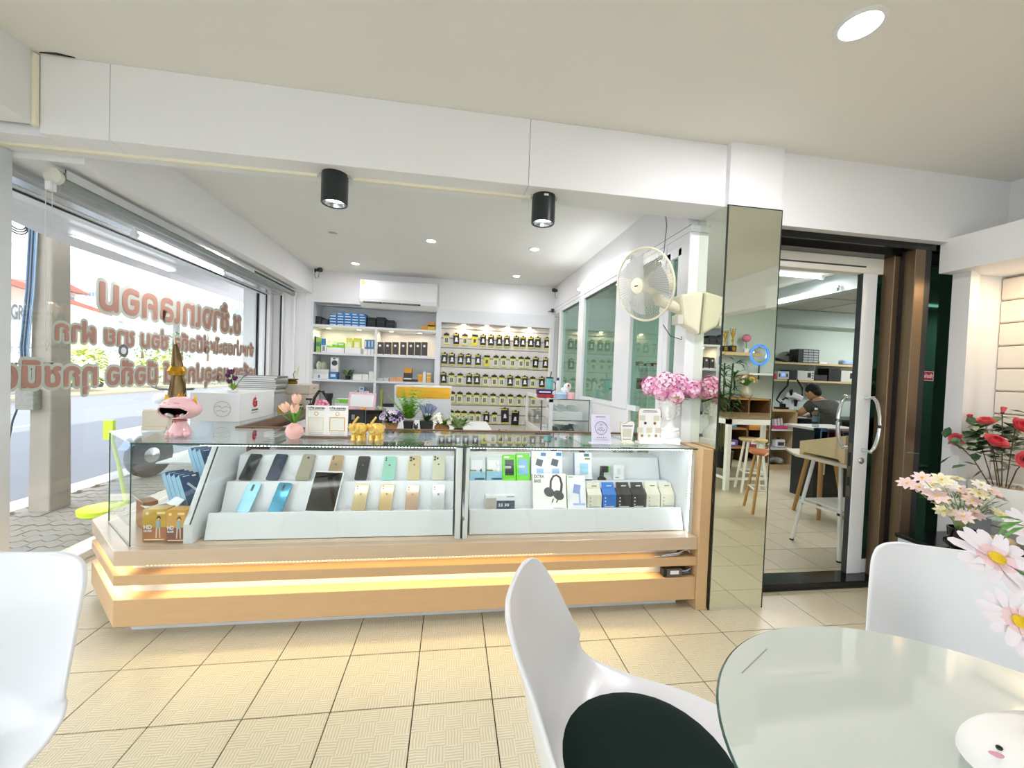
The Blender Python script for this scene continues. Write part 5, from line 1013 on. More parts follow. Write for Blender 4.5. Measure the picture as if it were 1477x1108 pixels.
hg.ob('headband_print', M('print_ink'), t).scale = (1, 1, .12)
for x, y, r1, r2 in ((-.02, .50, .16, .13), (.26, .42, .17, .13)):
    G(flatT(w*x, L*y, .001) @ Matrix.Rotation(-.5, 4, 'Z') @ Matrix.Scale(r2/r1, 4, (0, 1, 0))).lathe([(w*r1, 0), (w*r1*.9, .0012), (w*r1*.5, .0016), (0, .0016)], 20, cap=False).ob('earcup_print', M('print_soft_black', '4B4E52', .3), t)
G(flatT(w*.08, L*.27, .001) @ Matrix.Rotation(-.4, 4, 'Z')).box((-.003, -.012, 0), (.003, .012, .001)).ob('cable_print', M('print_ink'), t); G(flatT(w*.22, L*.27, .001) @ Matrix.Rotation(-.5, 4, 'Z')).box((-.003, -.012, 0), (.003, .012, .001)).ob('cable_print', M('print_ink'), t)
G(flatT(w*.1, L*.05, .0006)).box((0, 0, 0), (w*.32, L*.03, .0005)).ob('small_print', GY, t)
t, w, L = lbox('stand_box', 'white box with blue stand picture and green lower edge', cx(662), cx(760), 640+350/3.69, 640+168/3.69, 2.21, LZ, .045, PLWHITE, radians(19), [(0, 0, 1, .05, M('print_leaf_green', '6BB52F', .4)), (.08, .93, .35, .96, M('print_leaf_green')), (.3, .14, .95, .2, M('print_periwinkle', 'A9B7E4', .4)), (.62, .2, .7, .5, M('print_periwinkle'))], yaw=-.06, side=M('side_green', '7DB64A', .4))
G(flatT(w*.02, L*.6, .0012) @ Matrix.Rotation(-.2, 4, 'Z')).cb((0, 0, 0), (w*.36, L*.26, .0008)).ob('phone_print', M('print_periwinkle2', '8C9BD3', .4), t)
HB = [('cream', 'D9D6C2', 765, 840, 'cream boxed adapter beside the box with the blue stand'), ('blue', '1F6FC4', 845, 918, 'blue boxed adapter in the row on the lower step'), ('black', '232628', 922, 998, 'left black boxed adapter on the lower step'), ('black', '232628', 1002, 1073, 'right black boxed adapter on the lower step'), ('cream', 'D9D6C2', 1079, 1150, 'left of the two cream boxed adapters at the right end'), ('cream', 'D9D6C2', 1155, 1228, 'right of the two cream boxed adapters at the right end')]
for k, h, a, b, lb in HB:
    mt = M('hook_box_'+k, h, .4); A = onY(cx(a), 640+345/3.69, 2.24); B = onY(cx(b), 640+345/3.69, 2.24); w = B.x-A.x; t = thing('adapter_box', lb, 'box', ((A.x+B.x)/2, 2.262, LZ), group='boxed adapters with hanging tabs')
    G().prism([(-.022, 0), (-.022, .078), (.010, .108), (.022, .108), (.022, 0)], -w/2, w/2, 'x').ob('body', mt, t, bev=.001, seg=1)
    G().add([(-w*.46, .009, .108), (w*.46, .009, .108), (w*.44, .026, .14), (-w*.44, .026, .14), (-w*.46, .011, .108), (w*.46, .011, .108), (w*.44, .028, .14), (-w*.44, .028, .14)], [(0, 1, 2, 3), (7, 6, 5, 4), (0, 4, 5, 1), (2, 6, 7, 3), (0, 3, 7, 4), (1, 5, 6, 2)]).ob('hang_tab', mt, t)
    G(Matrix.Translation((0, .018, .126)) @ Matrix.Rotation(.5, 4, 'X')).cb((0, 0, 0), (w*.34, .002, .007)).ob('tab_slot', PLWHITE if k != 'cream' else GY, t)
    for j in range(3): G().cb((-w*.3, -.0223, .06-.02*j), (.007, .0006, .007)).ob('feature_mark', PLWHITE if k != 'cream' else GY, t)
    G().lathe([(.010, 0), (.008, .02), (.012, .025), (.006, .05), (0, .05)], 10, c=(w*.2, -.0225, .012)).ob('product_print', PLWHITE if k == 'blue' else (M('print_steel', '7C93AE', .3) if k == 'black' else PLWHITE), t).scale = (1, .12, 1); t.children[-1].location.y = -.0225*.88
    G().cb((-.0, -.0223, .009), (w*.7, .0006, .004)).ob('small_print', GY if k == 'cream' else PLWHITE, t)
# glass corner compartment: blue boxes on a small step, golden boxes in front
cs = tag(G().prism([(2.30, .408), (2.30, .522), (2.46, .522), (2.46, .627), (2.64, .627), (2.64, .408)], -1.50, -1.245, 'x').ob('box_riser', LAM), 'small white stepped riser for the blue boxes in the glass corner', 'display riser')
SB, NB = M('box_sky_blue', '9CCBE8', .3), M('box_navy_print', '154272', .3, var=.12, scale=30)
def glassbox(x, y, z, label, rz=0): 
    t = thing('screen_protector_box', label, 'box', (x, y, z), group='blue screen protector boxes'); t.rotation_euler = (Matrix.Rotation(radians(58), 4, 'Z') @ Matrix.Rotation(radians(-30), 4, 'X')).to_euler()
    G().box((-.045, 0, 0), (.045, .034, .17)).ob('front', NB, t); G().box((-.0456, -.0004, 0.001), (-.045, .034, .169)).ob('side_panel', SB, t); G().box((-.045, .0, .17), (.045, .034, .1705)).ob('top_panel', SB, t)
    G(Matrix.Translation((.0, -.001, .09)) @ Matrix.Rotation(-.6, 4, 'Y')).box((-.004, -.0004, -.035), (.008, .0004, .035)).ob('phone_print', M('print_silver', 'C9D6DE', .25), t); G().box((.012, -.0009, .152), (.03, 0, .160)).ob('label_tag', PLWHITE, t)
    G().box((-.03, -.0009, .158), (.0, 0, .162)).box((-.02, -.0009, .02), (.02, 0, .024)).ob('small_print', M('print_pale_blue2', 'BBD8EC', .4), t)
for i in range(4): glassbox(-1.305-.036*i, 2.335+.022*i, .525, ['first', 'second', 'third', 'fourth'][i]+' blue box from the white divider, lower row in the glass corner')
for i in range(3): glassbox(-1.30-.036*i, 2.50+.022*i, .63, ['first', 'second', 'third'][i]+' blue box from the white divider, upper row in the glass corner')
OG, OG2 = M('box_gold_top', 'C9A22E', .35, var=.15), M('box_copper', 'A8632A', .35, var=.2)
def goldbox(xl, xr, Y, label, m1, m2, rz=0):
    a = onY(xl, 785, Y); b = onY(xr, 785, Y); w = b.x-a.x; t = thing('glass_film_box', label, 'box', ((a.x+b.x)/2, Y+.03, .409), rz, 'golden boxes in the glass corner')
    G().box((-w/2, -.03, 0), (w/2, .03, .155)).ob('body', m1, t, bev=.001, seg=1); G().box((-w/2+.001, -.0306, .001), (w/2-.001, -.03, .07)).ob('lower_print', m2, t)
    text('HD', .026, PLWHITE, Matrix.Translation((-w*.44, -.0312, .062)) @ Matrix.Rotation(pi/2, 4, 'X'), par=t, off=.0008, width=w*.34); text('GLASS', .012, PLWHITE, Matrix.Translation((-w*.44, -.0312, .048)) @ Matrix.Rotation(pi/2, 4, 'X'), par=t, off=.0004, width=w*.34)
    fg = G(); sk = M('print_skin', 'E2C9A8', .4); x = w*.16
    fg.prism([(x-.010, .10), (x+.010, .10), (x+.006, .082), (x+.010, .066), (x-.010, .066), (x-.006, .082)], -.0316, -.0306, 'y', 1)
    for s in (-1, 1): fg.prism([(x+s*.006-.003, .066), (x+s*.006+.003, .066), (x+s*.008+.002, .018), (x+s*.008-.002, .018)], -.0314, -.0306, 'y', 0)
    fg.prism([(x-.005, .104), (x+.005, .104), (x+.005, .116), (x-.005, .116)], -.0314, -.0306, 'y', 0).prism([(x-.009, .106), (x-.003, .124), (x+.006, .124), (x+.012, .108), (x+.003, .115)], -.0318, -.0306, 'y', 2)
    fg.ob('figure_print', [sk, M('print_dress', '8FB4C4', .4), M('print_hair', '6B4420', .4)], t)
    G(Matrix.Translation((-w*.3, -.0306, .135)) @ Matrix.Rotation(pi/2, 4, 'X')).lathe([(.007, 0), (.007, .0006), (0, .0006)], 12, cap=False).ob('round_mark', M('print_cream2', 'F0E3B0', .4), t); G().box((w*.1, -.0309, .132), (w*.45, -.0301, .142)).box((-w*.42, -.0309, .008), (w*.42, -.0301, .012)).ob('small_print', M('print_cream2'), t)
    return t
goldbox(205, 239.5, 2.13, 'left golden brown box with HD GLASS lettering in the glass corner', OG, OG2)
goldbox(239.5, 266.5, 2.115, 'right golden brown box with HD GLASS lettering beside the white divider', M('box_amber', 'D9A038', .35, var=.12), M('box_wine', '7A3B2C', .35, var=.2))
t = thing('open_carton', 'open brown carton with white flaps left of the golden boxes', 'box', (-1.425, 2.27, .409), radians(-40)); G().box((-.06, -.03, 0), (.06, .03, .12)).ob('body', M('carton_sienna', 'A56A38', .5, var=.2), t)
G().add([(-.06, -.03, .12), (.06, -.03, .12), (.06, -.075, .135), (-.06, -.075, .135)], [(0, 1, 2, 3)]).add([(-.06, .03, .12), (.06, .03, .12), (.05, .07, .15), (-.05, .07, .15)], [(0, 1, 2, 3)]).ob('flap', PLWHITE, t)
t = thing('open_carton', 'second open carton with raised white flaps at the corner pane', 'box', (-1.56, 2.36, .409), radians(-40)); G().box((-.05, -.03, 0), (.05, .03, .13)).ob('body', M('carton_sienna'), t); G().add([(-.05, -.03, .13), (.05, -.03, .13), (.05, -.06, .17), (-.05, -.06, .17)], [(0, 1, 2, 3)]).ob('flap', PLWHITE, t)
# ================================================================== THINGS STANDING ON THE COUNTER
CT = .8905
PINK = M('cat_pink', 'E9B9BE', .28, var=.02, coat=.3)
ca = thing('cat_statue', 'pink cat figure with huge open mouth, golden ears and small crown', 'statue', (-1.365, 2.285, CT), radians(-12)); ca.scale = (.88, .88, .88)
G().lathe([(.0, 0), (.052, 0), (.056, .015), (.05, .04), (.036, .07), (.028, .088), (0, .088)], 24).ell((-.03, -.035, .014), (.018, .028, .014)).ell((.03, -.035, .014), (.018, .028, .014)).ell((0, -.045, .012), (.012, .02, .012)).ell((.058, -.02, .016), (.02, .02, .017)).ell((-.062, .0, .018), (.022, .022, .02)).ob('body', PINK, ca, True)
# head: wide hollow bowl with a gaping mouth
hv = []; hf = []; n1, n2 = 32, 16; hg = G()
def headp(th, ph, s=1): 
    x = .112*cos(ph)*cos(th); y = .085*cos(ph)*sin(th); z = .074*sin(ph); 
    if z < 0: z *= .80
    return (x*s, y*s, .155+z*s)
for i in range(n2+1):
    ph = -pi/2+pi*i/n2
    for j in range(n1): hv.append(headp(2*pi*j/n1, ph))
def inmouth(p): 
    x, y, z = p; zz = z-.150; return y < 0 and (x/.092)**2+(zz/(.043 if zz < 0 else .030-.010*abs(cos(x*34))))**2 < 1
fs = [(i*n1+j, i*n1+(j+1) % n1, (i+1)*n1+(j+1) % n1, (i+1)*n1+j) for i in range(n2) for j in range(n1)]
keep = [f for f in fs if not inmouth([sum(hv[k][c] for k in f)/4 for c in range(3)])]
h_ = G().add(hv, keep).ob('head', PINK, ca, True); sd = h_.modifiers.new('thick', 'SOLIDIFY'); sd.thickness = .006; sd.offset = -1
G().add([headp(2*pi*j/n1, -pi/2+pi*i/n2, .90) for i in range(n2+1) for j in range(n1)], [f[::-1] for f in fs if not inmouth([sum(hv[k][c] for k in f)/4 for c in range(3)])]).ob('mouth_lining', M('mouth_black', '2A1519', .25), ca, True)
g = G(); 
g.tube([(.092*cos(2*pi*k/36), -.085*sqrt(max(0, 1-(.092*cos(2*pi*k/36)/.112)**2-((.036*sin(2*pi*k/36)-.003)/.07)**2))-.001, .150+(.043*sin(2*pi*k/36) if sin(2*pi*k/36) < 0 else (.030-.008*abs(cos(.092*cos(2*pi*k/36)*34)))*sin(2*pi*k/36))) for k in range(36)], .0035, 6, closed=True); g.ob('lips', PINK, ca, True)
for k, (x, y, c) in enumerate(((-.05, -.03, 'F0EFEA'), (-.02, -.045, 'D8DEDC'), (.02, -.03, 'B0552F'), (.045, -.04, 'C9CDD0'), (.0, -.02, '7A3A24'), (.065, -.02, 'E8E2DA'))): G(Matrix.Translation((x, y, .118+.006*(k % 2))) @ Matrix.Rotation(k*.9, 4, 'Z') @ Matrix.Rotation(.5, 4, 'Y')).ell((0, 0, 0), (.022, .012, .009), 8, 5).ob('sweet', M('sweet_%d' % k, c, .2, var=.3, scale=60), ca)
for s in (-1, 1):
    e = Vector((s*.078, .0, .195)); tp = Vector((s*.094, .0, .245)); g = G()
    g.add([tuple(e+Vector((-.026, 0, -.006 if s > 0 else .008))), tuple(e+Vector((.026, 0, .008 if s < 0 else -.02))), tuple(e+Vector((0, .022, 0))), tuple(tp)], [(0, 1, 3), (1, 2, 3), (2, 0, 3)]); g.ob('ear', M('gold_paint', 'C9962E', .25, .8), ca, bev=.002)
    G().tube([(s*.055, -.058, .190), (s*.040, -.066, .197), (s*.025, -.068, .196), (s*.016, -.070, .189)], .0016, 5).ob('closed_eye', M('eye_line', 'A06B6E', .4), ca)
G().ell((0, -.074, .187), (.004, .003, .003), 8, 5).ob('nose', M('gold_paint'), ca)
g = G(); 
for k in range(8): a = 2*pi*k/8; b = 2*pi*(k+.5)/8; c_ = 2*pi*(k+1)/8; g.add([(.017*cos(a), .017*sin(a), .226), (.017*cos(c_), .017*sin(c_), .226), (.024*cos(b), .024*sin(b), .252), (.017*cos(b), .017*sin(b), .223)], [(0, 1, 2), (0, 3, 1)])
g.ob('crown', M('gold_paint'), ca); G().lathe([(.032, .086), (.036, .090), (.032, .094)], 20).ob('collar', M('collar_rose', 'C98A8A', .4), ca, True); G().ell((0, -.036, .084), (.004, .003, .005), 6, 5).ob('bell', M('gold_paint'), ca)
# dark gold leaf shaped sculpture behind the cat
t = thing('horn_sculpture', 'tall twisted bronze and gold sculpture with a pointed tip behind the pink cat', 'sculpture', (-1.60, 2.62, CT)); bz = G(); vs = []; n = 14
for i in range(n+1):
    s = i/n; z = .50*s; w_ = .060*(1-s)**.55*(1-.35*math.exp(-((s-.62)/.05)**2))+.002; xc = .018*sin(s*3.2); tw = s*1.2
    vs += [(xc+w_*cos(a+tw), .45*w_*sin(a+tw), z) for a in [2*pi*j/10 for j in range(10)]]
bz.add(vs, [(i*10+j, i*10+(j+1) % 10, (i+1)*10+(j+1) % 10, (i+1)*10+j) for i in range(n) for j in range(10)]); bz.ob('horn', M('bronze_brown', '6A5534', .25, .7, var=.35, scale=18), t, True)
G().lathe([(.040, .30), (.048, .325), (.034, .35)], 16, c=(.012, 0, 0)).ob('gold_band', M('gold_paint'), t, True); G().tube([(.002, -.005, .48), (-.002, -.01, .54)], [.004, .001], 6).ob('tip', M('pale_gold2', 'E3D5B4', .3), t)
t = thing('book_stand', 'small beige open book shaped stand left behind the pink cat', 'stand', (-1.60, 2.47, CT), radians(10)); G().box((-.06, .0, 0), (.06, .05, .11)).ob('block', M('beige_card', 'D5CDBB', .5), t, bev=.006); G().box((-.055, -.015, 0), (.05, 0, .02)).ob('ledge', M('beige_card'), t)
# white carton with red emblem
c0 = onZ(272, 608, CT); c1 = onZ(345, 609, CT); c2 = onZ(383, 597, CT); hh = onY(345, 568, c1.y).z-CT
t = thing('white_carton_large', 'large white carton with red apple shaped emblem on the left arm of the counter', 'box', (c1.x, c1.y, CT)); W1 = c1.x-c0.x; D1 = c2.y-c1.y-.0
G().box((-W1, 0, 0), (0, D1, hh)).ob('carton', PLWHITE, t, bev=.002, seg=1)
RD = M('emblem_red', 'C4232E', .4); Tm = frameT((.0012, D1*.40, hh*.62), (0, 1, 0), (0, 0, 1))
eg = G(Tm); R_ = hh*.17
pts = []
for k in range(15): a = radians(50+ k*20); pts.append((R_*cos(a), R_*1.1*sin(a)))
pts += [(R_*.75*cos(radians(330)), R_*.75*sin(radians(330))*1.1)]+[(R_*.45*cos(radians(330-k*20)), R_*.5*sin(radians(330-k*20))) for k in range(15)]
eg.prism(pts, 0, .0012); eg.box((-.01, -.008, 0), (R_*.95, .010, .0012)).box((R_*.4, -R_*.9, 0), (R_*.95, .0, .0012)); eg.ob('apple_emblem', RD, t)
G(Tm).prism([(0, R_*1.15), (R_*.35, R_*1.6), (R_*.12, R_*1.15)], 0, .0012).ob('emblem_leaf', RD, t); G(Tm).box((-R_*1.4, -R_*1.8, 0), (R_*1.4, -R_*1.5, .0008)).ob('emblem_text', M('print_ink'), t); G(Tm).box((-R_*1.5, -R_*2.3, 0), (R_*1.5, -R_*2.2, .0008)).ob('emblem_text', GY, t)
g = G(); Tf = frameT((-W1*.35, -.0012, hh*.45), (1, 0, 0), (0, 0, 1)); 
g.T = Tf; g.tube([(.05*cos(2*pi*k/20), .05*sin(2*pi*k/20), 0) for k in range(20)], .001, 4, closed=True); g.tube([(-.045, .01, 0), (-.02, .02, 0), (0, .005, 0), (.02, .018, 0), (.05, .005, 0)], .0012, 4).tube([(-.035, -.015, 0), (-.01, -.008, 0), (.01, -.02, 0), (.03, -.01, 0)], .0012, 4); g.ob('script_mark', M('script_grey', '9A968C', .5), t)
zt_ = CT+hh
def tulip(t, base, d, L, r, col, stem=GREENL):
    d = Vector(d).normalized(); p = Vector(base); tip = p+d*L; G().tube([tuple(p), tuple(p+d*L*.5+Vector((0, 0, .004))), tuple(tip)], .0022, 6).ob('stem', stem, t, True)
    q_ = d.to_track_quat('Z', 'Y').to_matrix().to_4x4(); g = G(Matrix.Translation(tip) @ q_)
    for k in range(6):
        a = 2*pi*k/6; o = .0 if k % 2 else .08; vs = []
        for i in range(6):
            s = i/5; w_ = r*(.35+1.0*sin(pi*min(.98, .15+s*.85))); rr_ = r*(.35+1.05*sin(pi*(.12+.62*s))) *(1-o)
            for j in (-1, 0, 1): aa = a+j*.62*(sin(pi*(.15+.83*s))); vs.append((rr_*cos(aa), rr_*sin(aa), s*r*2.9))
        g.add(vs, [(3*i+j, 3*i+j+1, 3*i+j+4, 3*i+j+3) for i in range(5) for j in (0, 1)])
    g.ob('bloom', col, t, True)
pv_ = thing('purple_tulips', 'dark purple artificial tulips in a low white pot on the large white carton', 'flowers', (c1.x-.10, c1.y+.12, zt_+.0015)); PU = M('tulip_purple', '5B1F4D', .5, var=.15)
for k, (dx, dz, L_, cl_) in enumerate(((-.32, 1, .09, 0), (-.12, 1, .11, 0), (.02, 1, .115, 0), (.12, 1, .07, 0), (-.30, 1, .05, 0), (.75, 1, .13, 1))): tulip(pv_, (0, 0, .01), (dx, -.1*(k % 3), dz), L_, .012, [PU, M('tulip_mauve', 'A98BA0', .5)][cl_])
g = G(); rr = random.Random(3); [g.leaf((0, 0, .01), (rr.uniform(-1, 1), rr.uniform(-.4, .4), 1.1), .06, .016) for _ in range(14)]; g.ob('leaves', M('tulip_leaf', '8CA83A', .5, var=.2), pv_); G().lathe([(.0, 0), (.028, 0), (.034, .014), (0, .014)], 14).ob('pot', PLWHITE, pv_, True)
t = thing('tulip_vase', 'three peach pink tulips in a round pink vase on the glass counter', 'vase', (-.80, 2.235, CT)); 
G().lathe([(0, 0), (.022, 0), (.040, .018), (.045, .042), (.036, .068), (.020, .080), (.018, .084), (.014, .08), (0, .07)], 24, cap=False).ob('vase', M('vase_pink', 'EDB9B4', .15, coat=.5, var=.03), t, True)
PE = M('tulip_peach', 'F6CDB8', .5, var=.1)
tulip(t, (0, 0, .08), (-.55, -.1, 1), .07, .018, PE); tulip(t, (0, 0, .08), (.05, 0, 1), .105, .018, PE); tulip(t, (0, 0, .08), (.06, -.25, 1), .06, .018, PE)
g = G(); rr = random.Random(5)
for d in ((-1, 0, .9), (.9, .1, 1.2), (.5, -.2, 1.5), (-.5, .2, 1.6), (.3, .3, 1.4), (-.2, -.3, 1.5)): g.leaf((0, 0, .075), d, .10, .026, bend=.1)
g.ob('leaves', M('tulip_green', '5FA02E', .5, var=.25), t)
# payment signs (the square codes are left blank)
SW, INK, GLD = M('sign_white', 'F6F6F6', .25), M('sign_ink', '33363A', .5), M('sign_gold', 'C79A3C', .3, .5)
def signface(t, w, h, y, thai='ช.ช้าง เทเลคอม'):
    T = Matrix.Translation((0, y, h*.89)) @ Matrix.Rotation(pi/2, 4, 'X'); text(thai, .014, INK, T, par=t, off=.0007, width=w*.78, align='CENTER')
    G().box((-w*.36, y-.0006, h*.845), (w*.36, y, h*.862)).ob('small_print', INK, t); G().box((-w*.35, y-.0005, h*.10), (w*.35, y, h*.112)).box((-w*.33, y-.0005, h*.05), (w*.33, y, h*.06)).ob('small_print', M('print_grey'), t)
for i, (px, fc_) in enumerate(((455.5, 0), (486, 1))):
    p = onY(px, 629, 2.30); t = thing('payment_sign', '%s of the two white payment signs on the thin brown base' % ('left', 'right')[i], 'sign', (p.x, 2.30, CT+.0065), group='two payment signs'); w = .108; h = .165
    G().box((-w/2, 0, 0), (w/2, .004, h)).ob('panel', SW, t, bev=.001, seg=1); signface(t, w, h, -.0002)
    G().box((-w*.37, -.0008, h*.16), (w*.37, 0, h*.62)).ob('square_frame', [M('frame_pale', 'E5DCB4', .4), GLD][i], t); G().box((-w*.33, -.0014, h*.185), (w*.33, -.0007, h*.595)).ob('square_field', M('sign_field', 'E9E9E4', .5), t)
    G(Matrix.Translation((0, -.0005, h*.73)) @ Matrix.Rotation(pi/2, 4, 'X')).lathe([(.011, 0), (.011, .0006), (.008, .0006), (.008, 0)], 16, cap=False).ob('round_emblem', GLD, t)
p = onY(471, 629, 2.29); t = tag(G().box((-.135, -.02, 0), (.135, .04, .006)).ob('sign_base', M('base_brown', '6B4A2A', .3)), 'thin dark brown base strip under the two payment signs', 'base'); t.location = (p.x, 2.295, CT)
# golden elephants
EG = M('elephant_gold', 'F0C86A', .3, .55, var=.2, scale=120, bump=.35)
def elephant(x, y, label):
    t = thing('elephant_figurine', label, 'figurine', (x, y, CT), radians(-14), 'pair of golden elephants')
    G().ell((0, .0, .052), (.034, .042, .034), 18, 12).ell((0, .022, .050), (.032, .03, .032), 16, 10).ob('body', EG, t, True)
    G().ell((-.004, -.032, .062), (.025, .022, .027), 16, 10).ell((-.006, -.046, .05), (.015, .012, .014), 12, 8).ob('head', EG, t, True)
    G().tube([(-.006, -.050, .058), (-.004, -.058, .075), (.0, -.056, .095), (.008, -.048, .112), (.014, -.044, .122), (.018, -.042, .126)], [.012, .010, .0075, .006, .0055, .0065], 10).ob('trunk', EG, t, True)
    for s in (-1, 1): 
        G(Matrix.Translation((s*.026-.002, -.022, .066)) @ Matrix.Rotation(s*.5, 4, 'Z')).ell((s*.012, 0, 0), (.018, .005, .022), 12, 8).ob('ear', EG, t, True)
        G().tube([(s*.010-.004, -.050, .052), (s*.013-.004, -.062, .050), (s*.014-.004, -.068, .056)], [.003, .0025, .001], 6).ob('tusk', M('ivory', 'F0E8D2', .3), t, True)
        for yy in (-.022, .028): G().lathe([(0, 0), (.014, 0), (.0145, .008), (.011, .014), (.013, .03), (0, .03)], 12, c=(s*.017, yy, 0)).ob('leg', EG, t, True)
    G().tube([(0, .055, .06), (0, .066, .045), (.002, .066, .028)], .002, 5).ob('tail', EG, t, True)
    G().add([(-.03, -.01, .062), (.03, -.01, .062), (.03, .03, .062), (-.03, .03, .062), (-.018, -.006, .0865), (.018, -.006, .0865), (.018, .026, .086), (-.018, .026, .086)], [(4, 5, 6, 7), (0, 4, 7, 3), (1, 2, 6, 5), (0, 1, 5, 4), (2, 3, 7, 6)]).ob('saddle_cloth', M('gold_cloth', 'E8C468', .35, .6, var=.3, scale=150, bump=.5), t)
elephant(-.480, 2.235, 'left golden elephant with raised trunk beside the payment signs'); elephant(-.392, 2.240, 'right golden elephant with raised trunk, away from the payment signs')
# signs on the right
p = onZ(868, 641, CT); t = thing('review_sign', 'pale lilac sign with a thin drawn circle and five small stars', 'sign', (p.x, p.y, CT)); w, h = .115, .165; LIL = M('lilac_sign', 'DCD7EE', .3)
G().add([(-w*.5, 0, 0), (w*.5, 0, 0), (w*.44, .03, h), (-w*.52, .03, h), (-w*.5, .004, 0), (w*.5, .004, 0), (w*.44, .034, h), (-w*.52, .034, h)], [(0, 1, 2, 3), (7, 6, 5, 4), (0, 4, 5, 1), (1, 5, 6, 2), (2, 6, 7, 3), (3, 7, 4, 0)]).ob('panel', LIL, t); G().box((-w*.5, .0, 0), (w*.5, .06, .004)).ob('foot', LIL, t)
Ts = frameT((-.002, .0155, h*.55), (1, 0, 0), (0, .03, h)); g = G(Ts); g.tube([(.036*cos(2*pi*k/32), .036*sin(2*pi*k/32), .0005) for k in range(32)], .0011, 4, closed=True); g.ob('drawn_circle', M('lilac_ink', '4A4560', .5), t)
Gs = G(Ts); Gs.tube([(-.006, .022, .0005), (0, .014, .0005), (.006, .022, .0005)], .001, 4); Gs.ob('small_emblem', M('lilac_ink'), t); Gs = G(Ts); Gs.box((-.012, .0, .0004), (.012, .002, .0009)); Gs.ob('small_print', M('lilac_ink'), t); g = G(Ts); g.tube([(-.024, -.012, .0005), (-.014, -.006, .0005), (-.006, -.016, .0005), (.004, -.009, .0005), (.012, -.018, .0005), (.022, -.008, .0005)], .0012, 4); g.ob('script_lettering', M('lilac_ink'), t); G(Ts).box((-.03, .062, .0004), (.026, .065, .0009)).ob('heading_print', M('lilac_ink'), t); G(Ts).box((-.046, -.068, .0004), (.046, -.067, .0009)).ob('rule_line', M('lilac_ink'), t)
for k in range(5):
    g = G(Ts @ Matrix.Translation((-.024+.012*k, -.055, 0))); g.prism([((.004 if j % 2 == 0 else .0018)*sin(j*pi/5), (.004 if j % 2 == 0 else .0018)*cos(j*pi/5)) for j in range(10)], .0003, .001); g.ob('star', M('lilac_ink'), t)
p = onZ(905, 640, CT); t = thing('small_payment_sign', 'small wavy topped cream sign between the lilac sign and the gold framed one', 'sign', (p.x, p.y+.01, CT)); w, h = .088, .13
wp = [(-w*.36, .012), (w*.36, .012), (w*.5, h*.86), (w*.42, h*.97), (w*.25, h*1.0), (w*.05, h*.95), (-w*.15, h*.88), (-w*.35, h*.90), (-w*.5, h*.93)]
G().prism(wp, 0, .004, 'y').ob('panel', SW, t); G().prism([(x*1.04, (z-.06)*1.04+.06) for x, z in wp], .002, .0065, 'y').ob('gold_back', GLD, t); G().box((-w*.4, -.03, 0), (w*.4, .03, .012)).ob('base', CREAM, t, bev=.002)
G().box((-w*.30, -.0008, h*.28), (w*.30, 0, h*.66)).ob('square_field', M('sign_field2', 'D9D4C2', .5), t); G().box((-w*.36, -.0006, h*.76), (w*.36, 0, h*.80)).box((-w*.3, -.0006, h*.17), (w*.3, 0, h*.20)).ob('small_print', INK, t)
p = onZ(938, 640, CT); t = thing('menu_sign', 'gold framed cream sign with rounded corners and several small square fields', 'sign', (p.x-.005, p.y+.01, CT)); w, h = .135, .205
def rr4(w, h, r, z0=0): 
    o = []
    for cx_, cy_, a0 in ((w/2-r, r, -90), (w/2-r, h-r, 0), (-w/2+r, h-r, 90), (-w/2+r, r, 180)): o += [(cx_+r*cos(radians(a0+30*k)), z0+cy_+r*sin(radians(a0+30*k))) for k in range(4)]
    return o
G().prism(rr4(w, h-.012, .014, .012), 0, .004, 'y').ob('panel', SW, t); G().prism(rr4(w+.004, h-.010, .014, .010), .003, .010, 'y').ob('gold_frame', GLD, t); G().box((-w*.52, -.035, 0), (w*.52, .035, .012)).ob('base', SW, t, bev=.002)
for x, z, s in ((-.27, .73, .21), (.24, .73, .21), (-.33, .38, .2), (0, .38, .2), (.32, .38, .2)): G().box(((x-s/2)*w*1.3, -.0008, (z-.075)*h), ((x+s/2)*w*1.3, 0, (z+.075)*h)).ob('square_field', M('sign_field2'), t)
for x, z, m in ((-.2, .58, INK), (.24, .58, M('icon_red', 'A34A2A', .4)), (-.33, .22, GLD), (0, .22, M('icon_pale_gold', 'D9BF7A', .4)), (.32, .22, M('icon_olive', 'A98B2E', .4))): G(Matrix.Translation((x*w, -.0002, z*h)) @ Matrix.Rotation(pi/2, 4, 'X')).lathe([(.0085, 0), (.0085, .0008), (0, .0008)], 14, cap=False).ob('icon', m, t)
G().box((-w*.3, -.0007, h*.93), (w*.3, 0, h*.945)).box((-w*.35, -.0007, h*.895), (w*.35, 0, h*.91)).ob('small_print', INK, t)
# classical head vase with pink hydrangeas
bp_ = onZ(966, 640, CT); t = thing('head_vase', 'white plaster vase shaped as a classical head holding pink hydrangeas', 'vase', (bp_.x, 2.26, CT), radians(-28)); PLS = M('plaster', 'F3F3F4', .5, var=.02, bump=.05)
G().box((-.07, -.055, 0), (.07, .055, .035)).ob('plinth', PLS, t, bev=.004)
G().lathe([(.0, .03), (.062, .035), (.068, .06), (.055, .09), (.034, .108), (.031, .135), (.04, .15), (0, .15)], 20).ob('shoulders', PLS, t, True)
g = G(); n = 20; prof = [(.028, .135, 0), (.038, .15, -.004), (.045, .165, -.006), (.050, .185, -.004), (.055, .205, 0), (.058, .225, 0), (.058, .25, .0), (.055, .268, 0), (.050, .268, 0), (.046, .24, 0)]; vs = []
for r, z, dy in prof: 
    for j in range(n):
        a = 2*pi*j/n; x = r*.86*cos(a); y = r*1.08*sin(a)+dy
        if sin(a) < -.93 and z < .27: y -= {.165: .006, .185: .010, .205: .007, .15: .008}.get(z, 0)
        vs.append((x, y, z))
